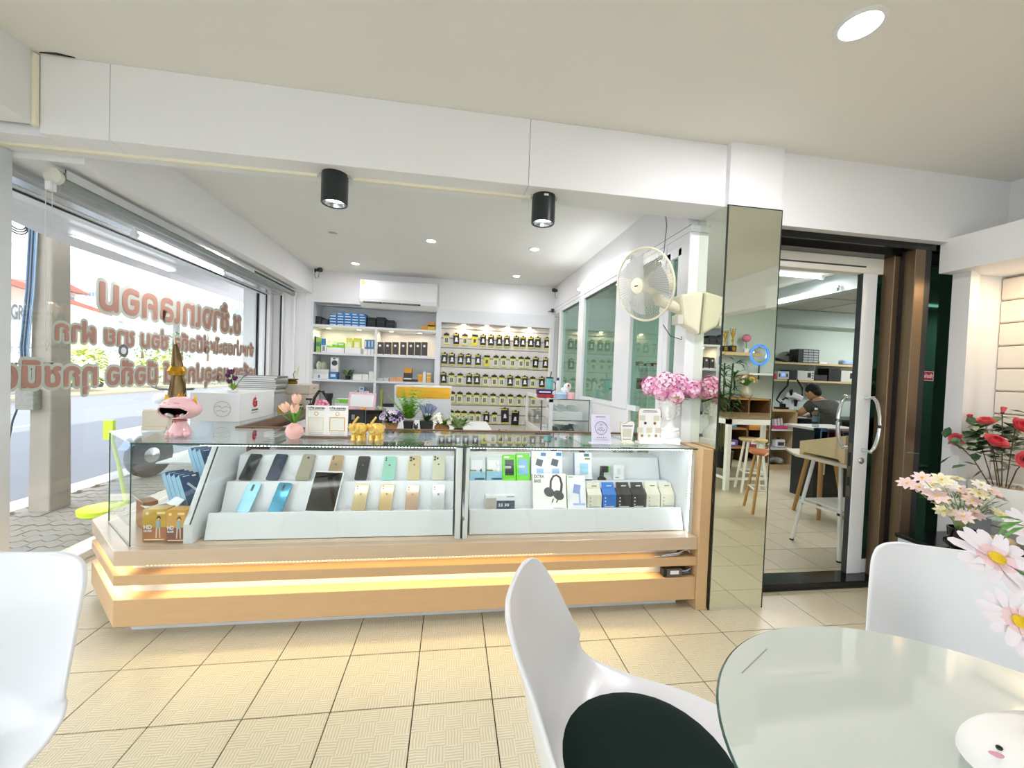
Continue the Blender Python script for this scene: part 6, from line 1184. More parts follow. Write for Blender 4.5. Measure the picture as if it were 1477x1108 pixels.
g.add(vs, [(i*n+j, i*n+(j+1) % n, (i+1)*n+(j+1) % n, (i+1)*n+j) for i in range(len(prof)-1) for j in range(n)]); g.ob('head', PLS, t, True)
G().tube([(0, -.060, .222), (0, -.066, .205), (0, -.074, .190), (0, -.066, .184)], [.005, .005, .007, .004], 8).ob('nose', PLS, t, True)
for s in (-1, 1):
    G().ell((s*.02, -.054, .212), (.010, .006, .005), 10, 6).ob('eye', PLS, t, True); G().tube([(s*.008, -.062, .222), (s*.022, -.060, .226), (s*.034, -.05, .220)], .003, 6).ob('brow', PLS, t, True); G().ell((s*.048, -.002, .20), (.006, .010, .016), 8, 6).ob('ear', PLS, t, True)
G().tube([(-.014, -.058, .168), (0, -.064, .170), (.014, -.058, .168)], [.002, .005, .002], 6).tube([(-.011, -.057, .163), (0, -.062, .162), (.011, -.057, .163)], [.002, .005, .002], 6).ob('lips', PLS, t, True); G().ell((0, -.052, .150), (.014, .012, .010), 10, 6).ob('chin', PLS, t, True)
rr = random.Random(4); hg = G()
for i in range(60): a = rr.uniform(-.2, pi+.2); z = rr.uniform(.16, .27); hg.ell((.053*cos(a), .058*sin(a)*1.0+.004, z), (.011, .011, .010), 7, 5)
for i in range(14): a = -pi*i/13; hg.ell((.052*cos(a), .060*sin(a), .250+rr.uniform(-.008, .01)), (.012, .011, .012), 7, 5)
hg.ob('curls', PLS, t, True); G().tube([(-.06, -.02, .10), (-.03, -.05, .085), (.02, -.055, .075), (.055, -.03, .09)], .009, 7).tube([(-.055, -.03, .075), (0, -.06, .06), (.055, -.03, .065)], .010, 7).ob('drapery', PLS, t, True)
PKM = [M('hyd_pink', 'EFA9CD', .6, var=.1), M('hyd_pale', 'F8D0E4', .6, var=.06), M('hyd_deep', 'DE86B4', .6, var=.1)]
for ci, (c, r) in enumerate((((-.10, .02, .335), .062), ((-.02, -.03, .355), .068), ((.05, .01, .350), .062), ((.12, .0, .325), .052), ((.0, .05, .33), .06), ((-.045, -.045, .30), .045), ((.035, -.05, .285), .045))):
    g = G(); rr = random.Random(ci)
    for i in range(70):
        z = 1-2*(i+.5)/70; a = i*2.39996; d = Vector((sqrt(1-z*z)*cos(a), sqrt(1-z*z)*sin(a), z)); q_ = d.to_track_quat('Z', 'Y').to_matrix().to_4x4(); g.T = Matrix.Translation(Vector(c)+d*r*rr.uniform(.85, 1.05)) @ q_; mi = rr.choice((0, 0, 1, 1, 2))
        for k in range(4): an = pi/2*k+rr.uniform(-.3, .3)+i; g.leaf((0, 0, 0), (cos(an), sin(an), .25), .017, .016, mi, bend=.1)
    g.ob('hydrangea_head', PKM, t)
g = G()
for d in ((-.9, -.5, .2), (.9, -.4, .1), (.3, -1, .1), (-.3, .9, .3), (.8, .7, .2), (1, .1, -.1)): g.leaf((d[0]*.04, d[1]*.04, .275), d, .10, .06, bend=.15)
g.ob('leaves', M('hyd_leaf', '7FA83A', .5, var=.25), t)
# on the far part of the left arm
def arm(px, py, Y): p = onY(px, py, Y); return p
st_ = []
for k in range(9): 
    t = tag(G().box((-.16, -.12, 0), (.16, .12, .016)).box((-.158, -.1205, .003), (.158, -.1198, .013), 1).ob('magazine', [M('mag_cover_%d' % (k % 3), ['8E918F', 'C9C4B5', '6F7A78'][k % 3], .5), PLWHITE]), 'thin magazine, %s from the bottom of the stack by the window' % ['first', 'second', 'third', 'fourth', 'fifth', 'sixth', 'seventh', 'eighth', 'topmost'][k], 'magazine', 'stack of magazines by the window')
    t.location = (-1.60+random.uniform(-.008, .008), 3.72, CT+.14+.0165*k); t.rotation_euler = (0, 0, random.uniform(-.05, .05))
t = thing('printer', 'white and grey printer with a pink sheet under the stack of magazines', 'printer', (-1.60, 3.72, CT)); G().box((-.16, -.13, 0), (.16, .13, .139)).ob('body', M('printer_grey', 'A9ACAC', .4), t, bev=.01); G().box((-.15, -.134, .08), (.12, -.13, .13)).ob('front_panel', PLWHITE, t); G().box((-.14, -.2, .045), (.10, -.13, .05)).ob('paper', M('paper_pink', 'F3A9B6', .5), t)
t = thing('storage_box', 'beige two tier storage box with small handles behind the tulips', 'box', (-1.40, 3.95, CT)); BG = M('beige_box', 'CBBDB0', .5, var=.05)
G().box((-.17, -.13, 0), (.15, .13, .13)).ob('lower_box', BG, t, bev=.004); G().box((-.17, -.13, .133), (.15, .13, .215)).ob('upper_box', BG, t, bev=.004); 
for z in (.09, .18): G().box((.151, -.03, z), (.156, .01, z+.006)).ob('handle', BRONZE, t)
t = thing('gold_dish', 'gold lotus dish with a thin leaf ornament on the beige storage box', 'ornament', (-1.45, 3.93, CT+.2155)); G().lathe([(.0, 0), (.05, 0), (.062, .02), (.045, .03), (.07, .045), (.02, .05), (0, .05)], 18).ob('dish', M('old_gold', '8F7A3C', .35, .6, var=.3), t, True); G().tube([(.03, 0, .05), (.02, 0, .09), (.04, 0, .12)], .004, 5).ob('stem', M('old_gold'), t); g = G(); g.leaf((.06, 0, .06), (.05, 0, 1), .13, .05, bend=.05); g.ob('leaf', M('leaf_cream', 'DDE0B8', .5), t)
for i, (x, y, r, lb) in enumerate(((-1.30, 3.40, .042, 'large roll of amber tape standing on the counter arm beside the white carton'), (-1.275, 3.52, .036, 'smaller roll of amber tape behind the large roll'))):
    t = thing('tape_roll', lb, 'tape roll', (x, y, CT+r), group='rolls of amber tape'); G(Matrix.Rotation(pi/2, 4, 'X')).lathe([(r*.55, -.022), (r, -.022), (r, .022), (r*.55, .022), (r*.55, -.022)], 24, cap=False).ob('tape', M('amber_tape', 'B98F2E', .3, var=.1), t, True); G(Matrix.Rotation(pi/2, 4, 'X')).lathe([(r*.5, -.0225), (r*.56, -.0225), (r*.56, .0225), (r*.5, .0225), (r*.5, -.0225)], 20, cap=False).ob('core', M('tape_core', '3A3F52', .6), t, True)
t = thing('cable_bundle', 'dark blue coiled cable with yellow ends on the counter arm', 'cable', (-1.30, 3.68, CT)); 
for k in range(4): G().tube([(.05*cos(a*pi/8)*(1-.1*k), .035*sin(a*pi/8), .012+.012*k) for a in range(16)], .006, 6, closed=True).ob('coil', [M('cable_navy', '24446B', .4), BLK, M('cable_yellow', 'D9B53A', .4), M('cable_navy')][k], t, True)
# ================================================================== FOREGROUND: CHAIRS, TABLE, FLOWERS
SHELLW = M('chair_shell_white', 'E4E5EA', .28, var=.01, coat=.2)
CP = [(.238, .418, .15, 0), (.232, .436, .185, .002), (.20, .446, .205, .008), (.12, .443, .225, .02), (0, .435, .236, .034), (-.12, .436, .238, .06), (-.185, .458, .238, .085), (-.220, .51, .236, .09), (-.242, .60, .222, .072), (-.262, .69, .202, .05), (-.278, .745, .186, .034), (-.288, .775, .168, .026), (-.295, .792, .140, .018), (-.298, .800, .09, .01)]
def shellpoint(v, u):
    v = max(0, min(len(CP)-1.0001, v)); i = int(v); t = v-i; a, b = CP[i], CP[i+1]; s, z, w, c = [a[k]*(1-t)+b[k]*t for k in range(4)]
    dx, dz = b[0]-a[0], b[1]-a[1]; L = hypot(dx, dz); nx, nz = dz/L, -dx/L
    k = abs(u)**2.4*c
    if v < 4: nx, nz = 0, 1
    elif v < 8: 
        m = (v-4)/4; nx, nz = nx*m, nz*m+(1-m); q = hypot(nx, nz); nx /= q; nz /= q
    return (s+nx*k, u*w, z+nz*k)
def chair(x, y, yaw, label, pad=True):
    t = thing('shell_chair', label, 'chair', (x, y, 0), yaw, 'white shell chairs around the round table')
    g = G(); nu, nv = 16, 26; vs = [shellpoint((len(CP)-1)*i/nv, -1+2*j/nu) for i in range(nv+1) for j in range(nu+1)]
    g.add(vs, [(i*(nu+1)+j, i*(nu+1)+j+1, (i+1)*(nu+1)+j+1, (i+1)*(nu+1)+j) for i in range(nv) for j in range(nu)])
    o = g.ob('seat_shell', SHELLW, t, True); sd = o.modifiers.new('t', 'SOLIDIFY'); sd.thickness = .012; sd.offset = 0; sb = o.modifiers.new('s', 'SUBSURF'); sb.levels = 2; sb.render_levels = 2
    if pad:
        g = G(); n = 32; rings = 7; vs = [(0.0, 0, .435+.012+.030)]
        for k in range(1, rings+1):
            r = k/rings
            for j in range(n): a = 2*pi*j/n; px_ = .012+.192*r*cos(a); py_ = .196*r*sin(a); lift = .010*abs(sin(a)*r)**2+.012*max(0, -cos(a)*r)**2; vs.append((px_, py_, .445+lift+.034*(1-r**5)))
        fs = [(0, 1+j, 1+(j+1) % n) for j in range(n)]+[(1+k*n+j, 1+k*n+n+j, 1+k*n+n+(j+1) % n, 1+k*n+(j+1) % n) for k in range(rings-1) for j in range(n)]
        g.add(vs, fs); b = len(vs); g.add([(0.012+.185*cos(2*pi*j/n), .19*sin(2*pi*j/n), .440) for j in range(n)], []); k0 = 1+(rings-1)*n
        g.f += [(k0+j, b+j, b+(j+1) % n, k0+(j+1) % n) for j in range(n)]; g.m += [0]*n
        g.ob('seat_pad', M('pad_dark_green', '0D211E', .75, var=.2, scale=60, spec=.15), t, True)
    WL = M('beech_leg', 'C39A68', .45, var=.12, stretch=(6, 6, .5))
    for sx in (-1, 1):
        for sy in (-1, 1): G().tube([(sx*.10, sy*.11, .425), (sx*.21+.0, sy*.21, 0)], [.018, .011], 10).ob('leg', WL, t, True)
    G().box((-.12, -.13, .41), (.12, -.10, .43)).box((-.12, .10, .41), (.12, .13, .43)).box((-.015, -.12, .412), (.015, .12, .428)).ob('under_frame', BLK, t)
    return t
chair(.43, .785, radians(-20), 'white shell chair with dark green pad, nearest the display counter')
chair(1.32, .725, radians(-116), 'white shell chair with its back toward the dark sliding door')
chair(-1.02, .82, radians(-94), 'white shell chair cut off at the lower left beside the window')
# round table
tb_ = thing('round_table', 'round white table with a glass top and reflections in the lower right', 'table', (.798, .408, 0))
TG_ = M('table_glass_white', 'D3DAD3', .04, var=.01, coat=1.0)
G().lathe([(0, .700), (.375, .700), (.385, .705), (.385, .712), (0, .712)], 72).ob('table_top', M('table_top_white', 'E9ECEA', .3), tb_, True)
G().lathe([(0, .7125), (.388, .7125), (.391, .716), (.388, .7205), (0, .7205)], 96).ob('glass_plate', TG_, tb_, True)
G().lathe([(.3895, .7135), (.3925, .7165), (.3895, .7195)], 96, cap=False).ob('glass_rim', EDGEG, tb_, True)
G().lathe([(.0, 0), (.24, 0), (.23, .012), (.10, .03), (.045, .08), (.032, .2), (.032, .55), (.06, .66), (.12, .700), (0, .700)], 36).ob('pedestal', PLWHITE, tb_, True)
pa, pb = onZ(1070, 971, .7207), onZ(1106, 936, .7207); o_ = Vector((.798, .408, 0)); G().tube([tuple(pa-o_), tuple(pb-o_)], .0013, 4).ob('scratch', M('scratch_grey', 'A9AFA9', .5), tb_)
# white rounded pouch with face
PO = Vector((.850, .395, .7215)); pl = thing('plush_pouch', 'white rounded soft toy with small black eye and pink cheek on the round table', 'toy', tuple(PO))
g = G(); n, m = 56, 14; vs = []
def plp(a, ph): k = 1/(abs(cos(a))**3+abs(sin(a))**3)**(1/3); r = .118*k; return Vector((r*cos(a)*cos(ph)**.55, r*.92*sin(a)*cos(ph)**.55, .022+.056*sin(ph)))
for i in range(m+1):
    for j in range(n): vs.append(tuple(plp(2*pi*j/n, pi/2*i/m*.999)))
g.add(vs, [(i*n+j, i*n+(j+1) % n, (i+1)*n+(j+1) % n, (i+1)*n+j) for i in range(m) for j in range(n)]); g.add(vs[:n], [tuple(range(n))[::-1]])
g.ob('soft_top', M('soft_white', 'F1EFEC', .7, var=.01), pl, True)
G().lathe([(0, 0), (.103, 0), (.112, .012), (.112, .021), (0, .021)], 48).ob('tray', M('pale_green_glass', 'C9D6CE', .1), pl, True)
def onplush(px, py):
    best = min(((proj(PO+plp(2*pi*j/180, pi/2*i/60))[0]-px)**2+(proj(PO+plp(2*pi*j/180, pi/2*i/60))[1]-py)**2, i, j) for i in range(60) for j in range(180)); return plp(2*pi*best[2]/180, pi/2*best[1]/60)
e_ = onplush(1441, 1077); c_ = onplush(1440, 1089); G().ell(tuple(e_), (.0038, .0038, .003), 12, 8).ob('eye', BLKG, pl, True)
G(Matrix.Translation(c_) @ Matrix.Rotation(radians(-40), 4, 'Z')).ell((0, 0, 0), (.0105, .0036, .0030), 14, 6).ob('cheek', M('cheek_pink', 'D99AB4', .7), pl, True)
# daisies leaning in from the vase at the right end of the table
def daisy(t, c, n, R_, nm='blossom', petals=15, mats=None, cr=.011):
    q_ = Vector(n).normalized().to_track_quat('Z', 'Y').to_matrix().to_4x4(); T = Matrix.Translation(c) @ q_; rr = random.Random(int(c[0]*999))
    g = G(T)
    for k in range(petals):
        a = 2*pi*k/petals+rr.uniform(-.08, .08); L_ = R_*rr.uniform(.88, 1.05); w = R_*.38; lift = rr.uniform(.05, .22); d = (cos(a), sin(a)); e = (-sin(a), cos(a)); vs = []
        for s, ww in ((.12, .45), (.30, .8), (.42, .95), (.88, .75), (1.0, .25)):
            z = L_*lift*s-L_*.10*s*s
            for j, zz in ((-1, .0), (0, -.02*R_), (1, 0)): vs.append((d[0]*L_*s+e[0]*j*w*ww/2, d[1]*L_*s+e[1]*j*w*ww/2, z+(0 if j else -.0012)))
        g.add(vs[:9], [(3*i+j, 3*i+j+1, 3*i+j+4, 3*i+j+3) for i in range(2) for j in (0, 1)], 0); g.add(vs[6:], [(3*i+j, 3*i+j+1, 3*i+j+4, 3*i+j+3) for i in range(2) for j in (0, 1)], 1)
    b = g.ob(nm, mats, t, True); G(T).ell((0, 0, .003), (cr, cr, cr*.5), 14, 8).ob('flower_centre', M('daisy_yellow', 'E8C21E', .7, bump=.4, scale=200), b)
    return b
DP = [M('daisy_pink_base', 'F3D2D8', .6, var=.12, scale=80), M('daisy_petal', 'F4EAF2', .6, var=.02)]
dv = thing('daisy_vase', 'large pale pink artificial daisies leaning in at the right edge over the table', 'flowers', (1.02, .27, .7215))
G().lathe([(0, 0), (.035, 0), (.045, .05), (.03, .11), (.022, .15), (.026, .16), (.02, .16), (.018, .15)], 20, cap=False).ob('vase', M('vase_grey', 'C9CCCB', .2), dv, True)
def wp_(px, py, Y): return Vector(onY(px, py, Y))-Vector((1.02, .27, .7215))
for (px, py, Y, R_, n) in ((1437, 806, .56, .062, (-.15, -.55, .7)), (1490, 838, .60, .05, (-.4, -.5, .5)), (1470, 897, .46, .045, (-.3, -.6, .5)), (1492, 770, .62, .05, (-.2, -.8, .5))):
    c = wp_(px, py, Y); daisy(dv, tuple(c), n, R_, petals=14, mats=DP, cr=.0115 if R_ > .05 else .009); b = c-Vector(n).normalized()*.012
    G().tube([(0, 0, .15), tuple(Vector((0, 0, .15)).lerp(b, .5)+Vector((.02, .0, .03))), tuple(b)], .0026, 6).ob('stem', M('stem_green', '5F7F4A', .5), dv, True)
g = G(); 
for (px, py, Y) in ((1476, 752, .5), (1472, 877, .5), (1480, 760, .55)): c = wp_(px, py, Y); g.leaf(tuple(c), (-.8, .1, .2), .05, .012).leaf(tuple(c), (-.6, .2, -.3), .04, .01)
g.ob('leaves', GREENL, dv)
# ================================================================== RIGHT DISPLAY RECESS
rs = thing('recess_slat_panel', 'warm lit cream slatted panel at the right edge behind the roses', 'slat panel', (0, 0, 0))
for k in range(13): z = 1.975-.14*k; G().prism([(3.368, z-.003), (3.36, z-.010), (3.36, z-.130), (3.368, z-.137), (3.379, z-.137), (3.379, z-.003)], .56, 2.055, 'y').ob('slat', M('recess_cream', 'E9E2D8', .5, var=.02), rs)
struct(G().box((3.372, .56, 0), (3.3798, 2.055, 1.98)).ob('trim_7', M('groove_tan', '8F8474', .6)))
area('recess_lamp', (3.19, 1.75, 1.975), .05, 1.2, WARM); t = thing('recess_downlight', 'warm downlight under the white fascia above the roses', 'ceiling light', (3.19, 1.75, 1.985)); G().lathe([(.035, 0), (.035, -.006), (.0, -.006)], 16, cap=False).ob('lens', EWM, t)
wsf = thing('display_shelf', 'white shelf in the lit recess carrying the rose planter', 'shelf', (0, 0, 0)); RSZ = .565
G().box((3.10, .6, RSZ-.03), (3.36, 2.055, RSZ)).ob('board', LAM, wsf); G().box((3.10, 2.035, .0), (3.36, 2.055, RSZ-.03)).ob('side', M('shelf_side_grey', 'B9BCC0', .6), wsf)  # side panel is a darker grey than the board
bn = thing('low_cabinet', 'low cabinet with a glossy black top in front of the lit recess', 'cabinet', (0, 0, 0)); G().box((2.62, 1.36, 0), (3.09, 1.99, .40)).ob('body', LAM, bn); G().box((2.60, 1.34, .40), (3.095, 1.995, .425)).ob('top', BLKG, bn, bev=.004)
pc = onZ(1462, 736, RSZ); rp = thing('rose_planter', 'white bowl planter with red and pink artificial roses on the shelf', 'flowers', (3.20, pc.y-.04, RSZ))
G().lathe([(0, 0), (.10, 0), (.125, .02), (.14, .08), (.145, .165), (.137, .165), (.13, .15), (0, .15)], 32, cap=False).ob('bowl', M('bowl_white', 'F2F1EC', .2, var=.01, coat=.3), rp, True)
g = G(); rr = random.Random(1)
for i in range(60): a = rr.uniform(0, 2*pi); r = .12*sqrt(rr.random()); g.ell((r*cos(a), r*sin(a), .155), (.013, .011, .008), 6, 4, i % 2)
o = g.ob('pebbles', [M('pebble_white', 'E6E1D6', .6), M('pebble_tan', 'BFA98C', .6)], rp, True); o['kind'] = 'stuff'
def rose(t, c, n, R_, mats, seed=0, bud=False):
    q_ = Vector(n).normalized().to_track_quat('Z', 'Y').to_matrix().to_4x4(); g = G(Matrix.Translation(c) @ q_); rr = random.Random(seed)
    for ring, (r0, r1, h0, h1, k) in enumerate(((.06, .20, .05, .80, 3), (.12, .38, .0, .80, 4), (.18, .58, -.05, .74, 5), (.22, .80, -.1, .62, 6), (.22, .98, -.15, .46, 6)) if not bud else ((.1, .30, 0, 1.0, 3), (.2, .42, 0, .9, 4))):
        for j in range(k):
            a0 = 2*pi*j/k+ring*.7; vs = []
            for s in (0, .4, .75, 1.0):
                for u in (-1, -.5, 0, .5, 1): 
                    a = a0+u*(pi/k)*1.25*(.7+.3*s); r = (r0+(r1-r0)*s**.8)*R_*(1-.10*u*u*s); z = (h0+(h1-h0)*s**.7-.10*u*u*s)*R_; vs.append((r*cos(a), r*sin(a), z))
            g.add(vs, [(5*i+q, 5*i+q+1, 5*i+q+6, 5*i+q+5) for i in range(3) for q in range(4)], min(ring, 2) if not bud else 1)
    o = g.ob('rose_bud' if bud else 'rose_bloom', mats, t, True); G(Matrix.Translation(c) @ q_).lathe([(0, -.28*R_), (.2*R_, -.2*R_), (.28*R_, .0), (0, .02*R_)], 10).ob('sepals', GREEND, o, True); return o
RM = [M('rose_deep', 'B8202F', .6, var=.1), M('rose_red', 'DE3B4C', .55, var=.08), M('rose_pink', 'F0727C', .55, var=.08)]; RM2 = [M('rose_coral', 'E85A5F', .55), M('rose_coral'), M('rose_salmon', 'F4898A', .55)]
o3 = Vector(rp.location)
rl = [(1379, 636, 2.0, .068, (-.5, -.7, .4), RM, 0), (1433, 640, 1.80, .085, (-.1, -.6, .8), RM, 0), (1422, 612, 1.95, .08, (-.3, -.1, 1), RM2, 0), (1468, 616, 1.75, .075, (-.1, -.8, .5), RM, 0), (1480, 664, 1.65, .075, (-.6, -.7, .2), RM, 0), (1399, 605, 1.98, .05, (-.4, -.2, .8), RM2, 1), (1446, 595, 1.85, .05, (.1, -.1, 1), RM2, 1)]
for i, (px, py, Y, R_, n, mt, bud) in enumerate(rl):
    c = Vector(onY(px, py, Y)); 
    if c.x > 3.34: c.x = 3.34
    c = c-o3; rose(rp, tuple(c), n, R_*.66, mt, i, bud); b = c-Vector(n).normalized()*R_*.15; s0 = Vector((c.x*.25, c.y*.25, .15))
    G().tube([tuple(s0), tuple(s0.lerp(b, .5)+Vector((0, 0, .03))), tuple(b)], .0028, 6).ob('stem', M('rose_stem', '5A4A3A', .7), rp, True)
g = G(); rr = random.Random(6)
for i in range(150):
    px = rr.gauss(1432, 28); py = rr.gauss(637, 16); c = Vector(onY(px, py, 1.9))
    if c.x < 3.32: g.leaf(tuple(c-o3), (rr.uniform(-1, 1), rr.uniform(-1, .3), rr.uniform(-.3, .5)), .075, .044, i % 3, bend=.15)
g.ob('leaves', [M('rose_leaf', '5F7A58', .5, var=.25), M('rose_leaf_pale', '9DA58A', .5, var=.2), GREEND], rp)
# black vase with cosmos
vb = Vector(onZ(1385, 806, .4255)); cv = thing('cosmos_vase', 'glossy black ribbed vase with pale pink cosmos flowers on the low cabinet', 'flowers', tuple(vb))
vb_h = Vector(onY(1385, 762, vb.y)).z-.4255; hh = vb_h
G().lathe([(0, 0), (.05, 0), (.062, hh*.10), (.062, hh*.20), (.040, hh*.30), (.040, hh*.36), (.064, hh*.46), (.064, hh*.56), (.042, hh*.66), (.050, hh*.72), (.055, hh), (.048, hh), (.045, hh*.8), (0, hh*.75)], 32, cap=False).ob('vase', BLKG, cv, True)
PKC = [M('cosmos_pink', 'EED3D0', .6, var=.08), M('cosmos_white', 'F3EDE6', .6, var=.05), M('cosmos_cream', 'EFE9C4', .6)]
rr = random.Random(12); fl_pts = [(1308, 697), (1330, 689), (1326, 703), (1345, 700), (1358, 692), (1341, 709), (1352, 716), (1362, 709), (1371, 700), (1381, 690), (1384, 705), (1392, 714), (1357, 727), (1368, 722), (1361, 737), (1389, 745), (1407, 742), (1402, 722), (1415, 700), (1412, 712), (1421, 720), (1430, 708), (1438, 716), (1425, 734), (1443, 742), (1400, 730)]
g_ = G()
for i, (px, py) in enumerate(fl_pts):
    Y = vb.y+rr.uniform(-.14, .10); c = Vector(onY(px, py, Y))-vb
    if c.x+vb.x > 3.0: c.x = 3.0-vb.x
    d = (c-Vector((0, 0, hh))).normalized(); n = Vector((d.x*.6, d.y*.5-.25, .8)); R_ = rr.uniform(.034, .048); T = Matrix.Translation(c) @ n.normalized().to_track_quat('Z', 'Y').to_matrix().to_4x4(); g = G(T)
    for k in range(8): a = 2*pi*k/8; g.leaf((0, 0, 0), (cos(a), sin(a), .12), R_, R_*.55, 0, bend=.08)
    b = g.ob('blossom', PKC[0 if i % 5 < 3 else (1 if i % 5 == 3 else 2)], cv); G(T).ell((0, 0, .002), (.006, .006, .004), 8, 5).ob('flower_centre', M('daisy_yellow'), b)
    G().tube([(rr.uniform(-.02, .02), rr.uniform(-.02, .02), hh*.9), tuple(Vector((0, 0, hh)).lerp(c, .5)+Vector((0, 0, .01))), tuple(c)], .0018, 5).ob('stem', M('cosmos_stem', '93A96A', .5), cv, True)
for i in range(150): a = rr.uniform(0, 2*pi); k = rr.uniform(.2, 1.2); d = Vector((cos(a)*k, sin(a)*k*.7, 1)).normalized(); p = Vector((0, 0, hh))+d*rr.uniform(.05, .19); g_.leaf(tuple(p), (d.x+rr.uniform(-.5, .5), d.y+rr.uniform(-.5, .5), .5), .05, .006, i % 2)
g_.ob('feathery_leaves', [M('cosmos_leaf', '7F9E4F', .5, var=.3), M('cosmos_leaf_dark', '3F6B38', .5, var=.3)], cv)
gd = thing('dried_gourd', 'tan dried gourd lying beside the black vase', 'gourd', tuple(Vector(onZ(1430, 797, .426)))); G().ell((0, 0, .045), (.075, .05, .045), 20, 12).ell((.085, -.01, .05), (.035, .03, .03), 14, 8).ob('gourd', M('gourd_tan', 'C9B48C', .6, var=.15, bump=.2), gd, True); G().tube([(.11, -.02, .06), (.14, -.03, .07)], .006, 6).ob('stalk', M('bark'), gd, True)
# ================================================================== REPAIR ROOM
LW = M('light_wood', 'C9B184', .5, var=.1, stretch=(1, 6, 6)); BWD = M('brown_wood', '6B4A2E', .6, var=.25, stretch=(6, 6, 1))
def rx(px, py, Y): return Vector(onY(px, py, Y))
for nm, yy, lb in (('upper', 524.5, 'upper long pale shelf on the repair room back wall'), ('lower', 549.5, 'lower long pale shelf on the repair room back wall')):
    z = rx(1180, yy, 5.85).z; t = thing('wall_shelf', lb, 'shelf', (6.0, 5.97, z)); G().box((-1.3, -.12, -.03), (1.35, .12, 0)).ob('board', LW, t); 
    for x in (-1.0, 0, 1.0): G().box((x, .0, -.12), (x+.02, .12, -.03)).ob('bracket', FRAME, t)
    if nm == 'upper': U_ = z
    else: L_ = z
G().box((0, 0, 0), (0, 0, 0)) if False else None
def rbox(name, label, cat, x0, x1, y0, y1, Y, depth, mat, z=None, **k): return pbox(name, label, cat, x0, x1, y0, y1, Y, depth, mat, zb=z, **k)
t, w, h = rbox('drawer_organizer', 'black organizer with five rows of clear drawers on the upper repair shelf', 'organizer', 1151, 1181, 504, 523, 5.86, .18, BLK, U_+.001, bev=.003)
for r in range(5):
    for c in range(3): G().box((-w*.26+c*w*.245, -.094, h*(.06+.185*r)), (-w*.26+c*w*.245+w*.22, -.0895, h*(.06+.185*r)+h*.14)).ob('drawer', M('clear_drawer', 'A7B0B3', .2), t)
rbox('white_box', 'flat white box right of the drawer organizer', 'box', 1182, 1193, 522, 525, 5.86, .1, PLWHITE, U_+.001); rbox('blue_pile', 'pale blue folded cloth on the upper repair shelf', 'cloth', 1217, 1237, 520, 526, 5.86, .12, M('cloth_blue', '9DB8D9', .8, var=.2, bump=.5), U_+.001, bev=.02)
t = thing('desk_lamp', 'black desk lamp on the upper repair shelf left of the organizer', 'lamp', (rx(1140, 522, 5.9).x, 5.92, U_+.001)); G().lathe([(.06, 0), (.06, .015), (0, .015)], 16).ob('foot', BLK, t); G().tube([(0, 0, .01), (.02, -.02, .10), (-.08, -.06, .13)], .012, 7).ob('arm', BLK, t, True); G().lathe([(.02, .04), (.06, 0), (.05, 0)], 14, c=(-.08, -.06, .10)).ob('shade', BLK, t, True)
t = thing('folded_tripod', 'black folded tool lying at the left end of the upper repair shelf', 'tool', (rx(1126, 522, 5.9).x, 5.92, U_+.001)); G().tube([(-.12, 0, .07), (.1, 0, .02)], .014, 7).tube([(-.12, .03, .04), (.1, .02, .02)], .012, 7).ob('legs', BLK, t)
t, w, h = rbox('soldering_station', 'grey soldering station with blue display on the lower repair shelf', 'device', 1121, 1138, 535.5, 547, 5.86, .18, M('device_silver', 'B9BDBB', .35), L_+.001, bev=.004); G().box((-w*.15, -.0915, h*.45), (w*.15, -.0905, h*.75)).ob('display', emis('blue_display', '3A5BFF', 2.5), t)
for x in (-.32, .32): G().box((x*w-.012, -.0915, h*.3), (x*w+.012, -.0905, h*.7)).ob('knob', BLK, t)
for i, (a, b) in enumerate(((1150, 1174), (1213, 1234))):
    t, w, h = rbox('power_supply', '%s grey bench power supply on the lower repair shelf' % ('left', 'right')[i], 'device', a, b, 535, 548.5, 5.86, .2, M('device_beige', 'C6C7C0', .35), L_+.001, bev=.004); G().box((w*.1, -.1015, h*.3), (w*.3, -.1005, h*.8)).ob('screen', BLK, t); 
    for k in range(3): G().box((w*.35, -.1015, h*(.2+.25*k)), (w*.45, -.1005, h*(.32+.25*k))).ob('button', DARKG, t)
rbox('black_device', 'black box shaped device between the soldering station and the power supply', 'device', 1138.5, 1149, 534, 548, 5.86, .2, BLK, L_+.001, bev=.004); rbox('black_crate', 'dark crate full of tools in the middle of the lower repair shelf', 'crate', 1175, 1193, 541, 548.5, 5.86, .16, M('tool_dark', '2B2F30', .5, var=.4, bump=.5), L_+.001, bev=.004); rbox('black_device', 'tall black cabinet right of the dark crate on the repair shelf', 'device', 1195, 1211, 532, 549, 5.86, .2, BLK, L_+.001)
rbox('red_bottle', 'small red bottle at the left end of the lower repair shelf', 'bottle', 1117, 1120, 539, 547, 5.86, .06, M('toy_red'), L_+.001, bev=.01)
t = thing('hot_air_hose', 'black hose hanging in a loop below the lower repair shelf', 'hose', (rx(1135, 548, 5.9).x, 5.80, L_)); g = G(); g.tube([(rx(px, py, 5.8)-Vector(t.location))[:] for px, py in ((1137, 547), (1136, 556), (1125, 568), (1120, 577), (1126, 582), (1128, 580))], .014, 7).tube([(rx(px, py, 5.8)-Vector(t.location))[:] for px, py in ((1150, 548), (1157, 560), (1157, 572), (1150, 579), (1140, 577), (1133, 574), (1129, 577))], .014, 7).ob('hose', BLK, t, True)
# repair desk
rd = thing('repair_desk', 'black topped repair desk along the back wall of the repair room', 'desk', (6.0, 5.75, 0)); G().box((-.75, -.32, .72), (1.3, .33, .75)).ob('top', BLK, rd); G().box((-.75, -.3, 0), (-.71, .3, .72)).box((1.25, -.3, 0), (1.29, .3, .72)).ob('leg_panel', BLK, rd)
G().box((-.71, .25, .1), (1.25, .28, .72)).ob('back_panel', M('divider_dark', '1E2B29', .6), rd)
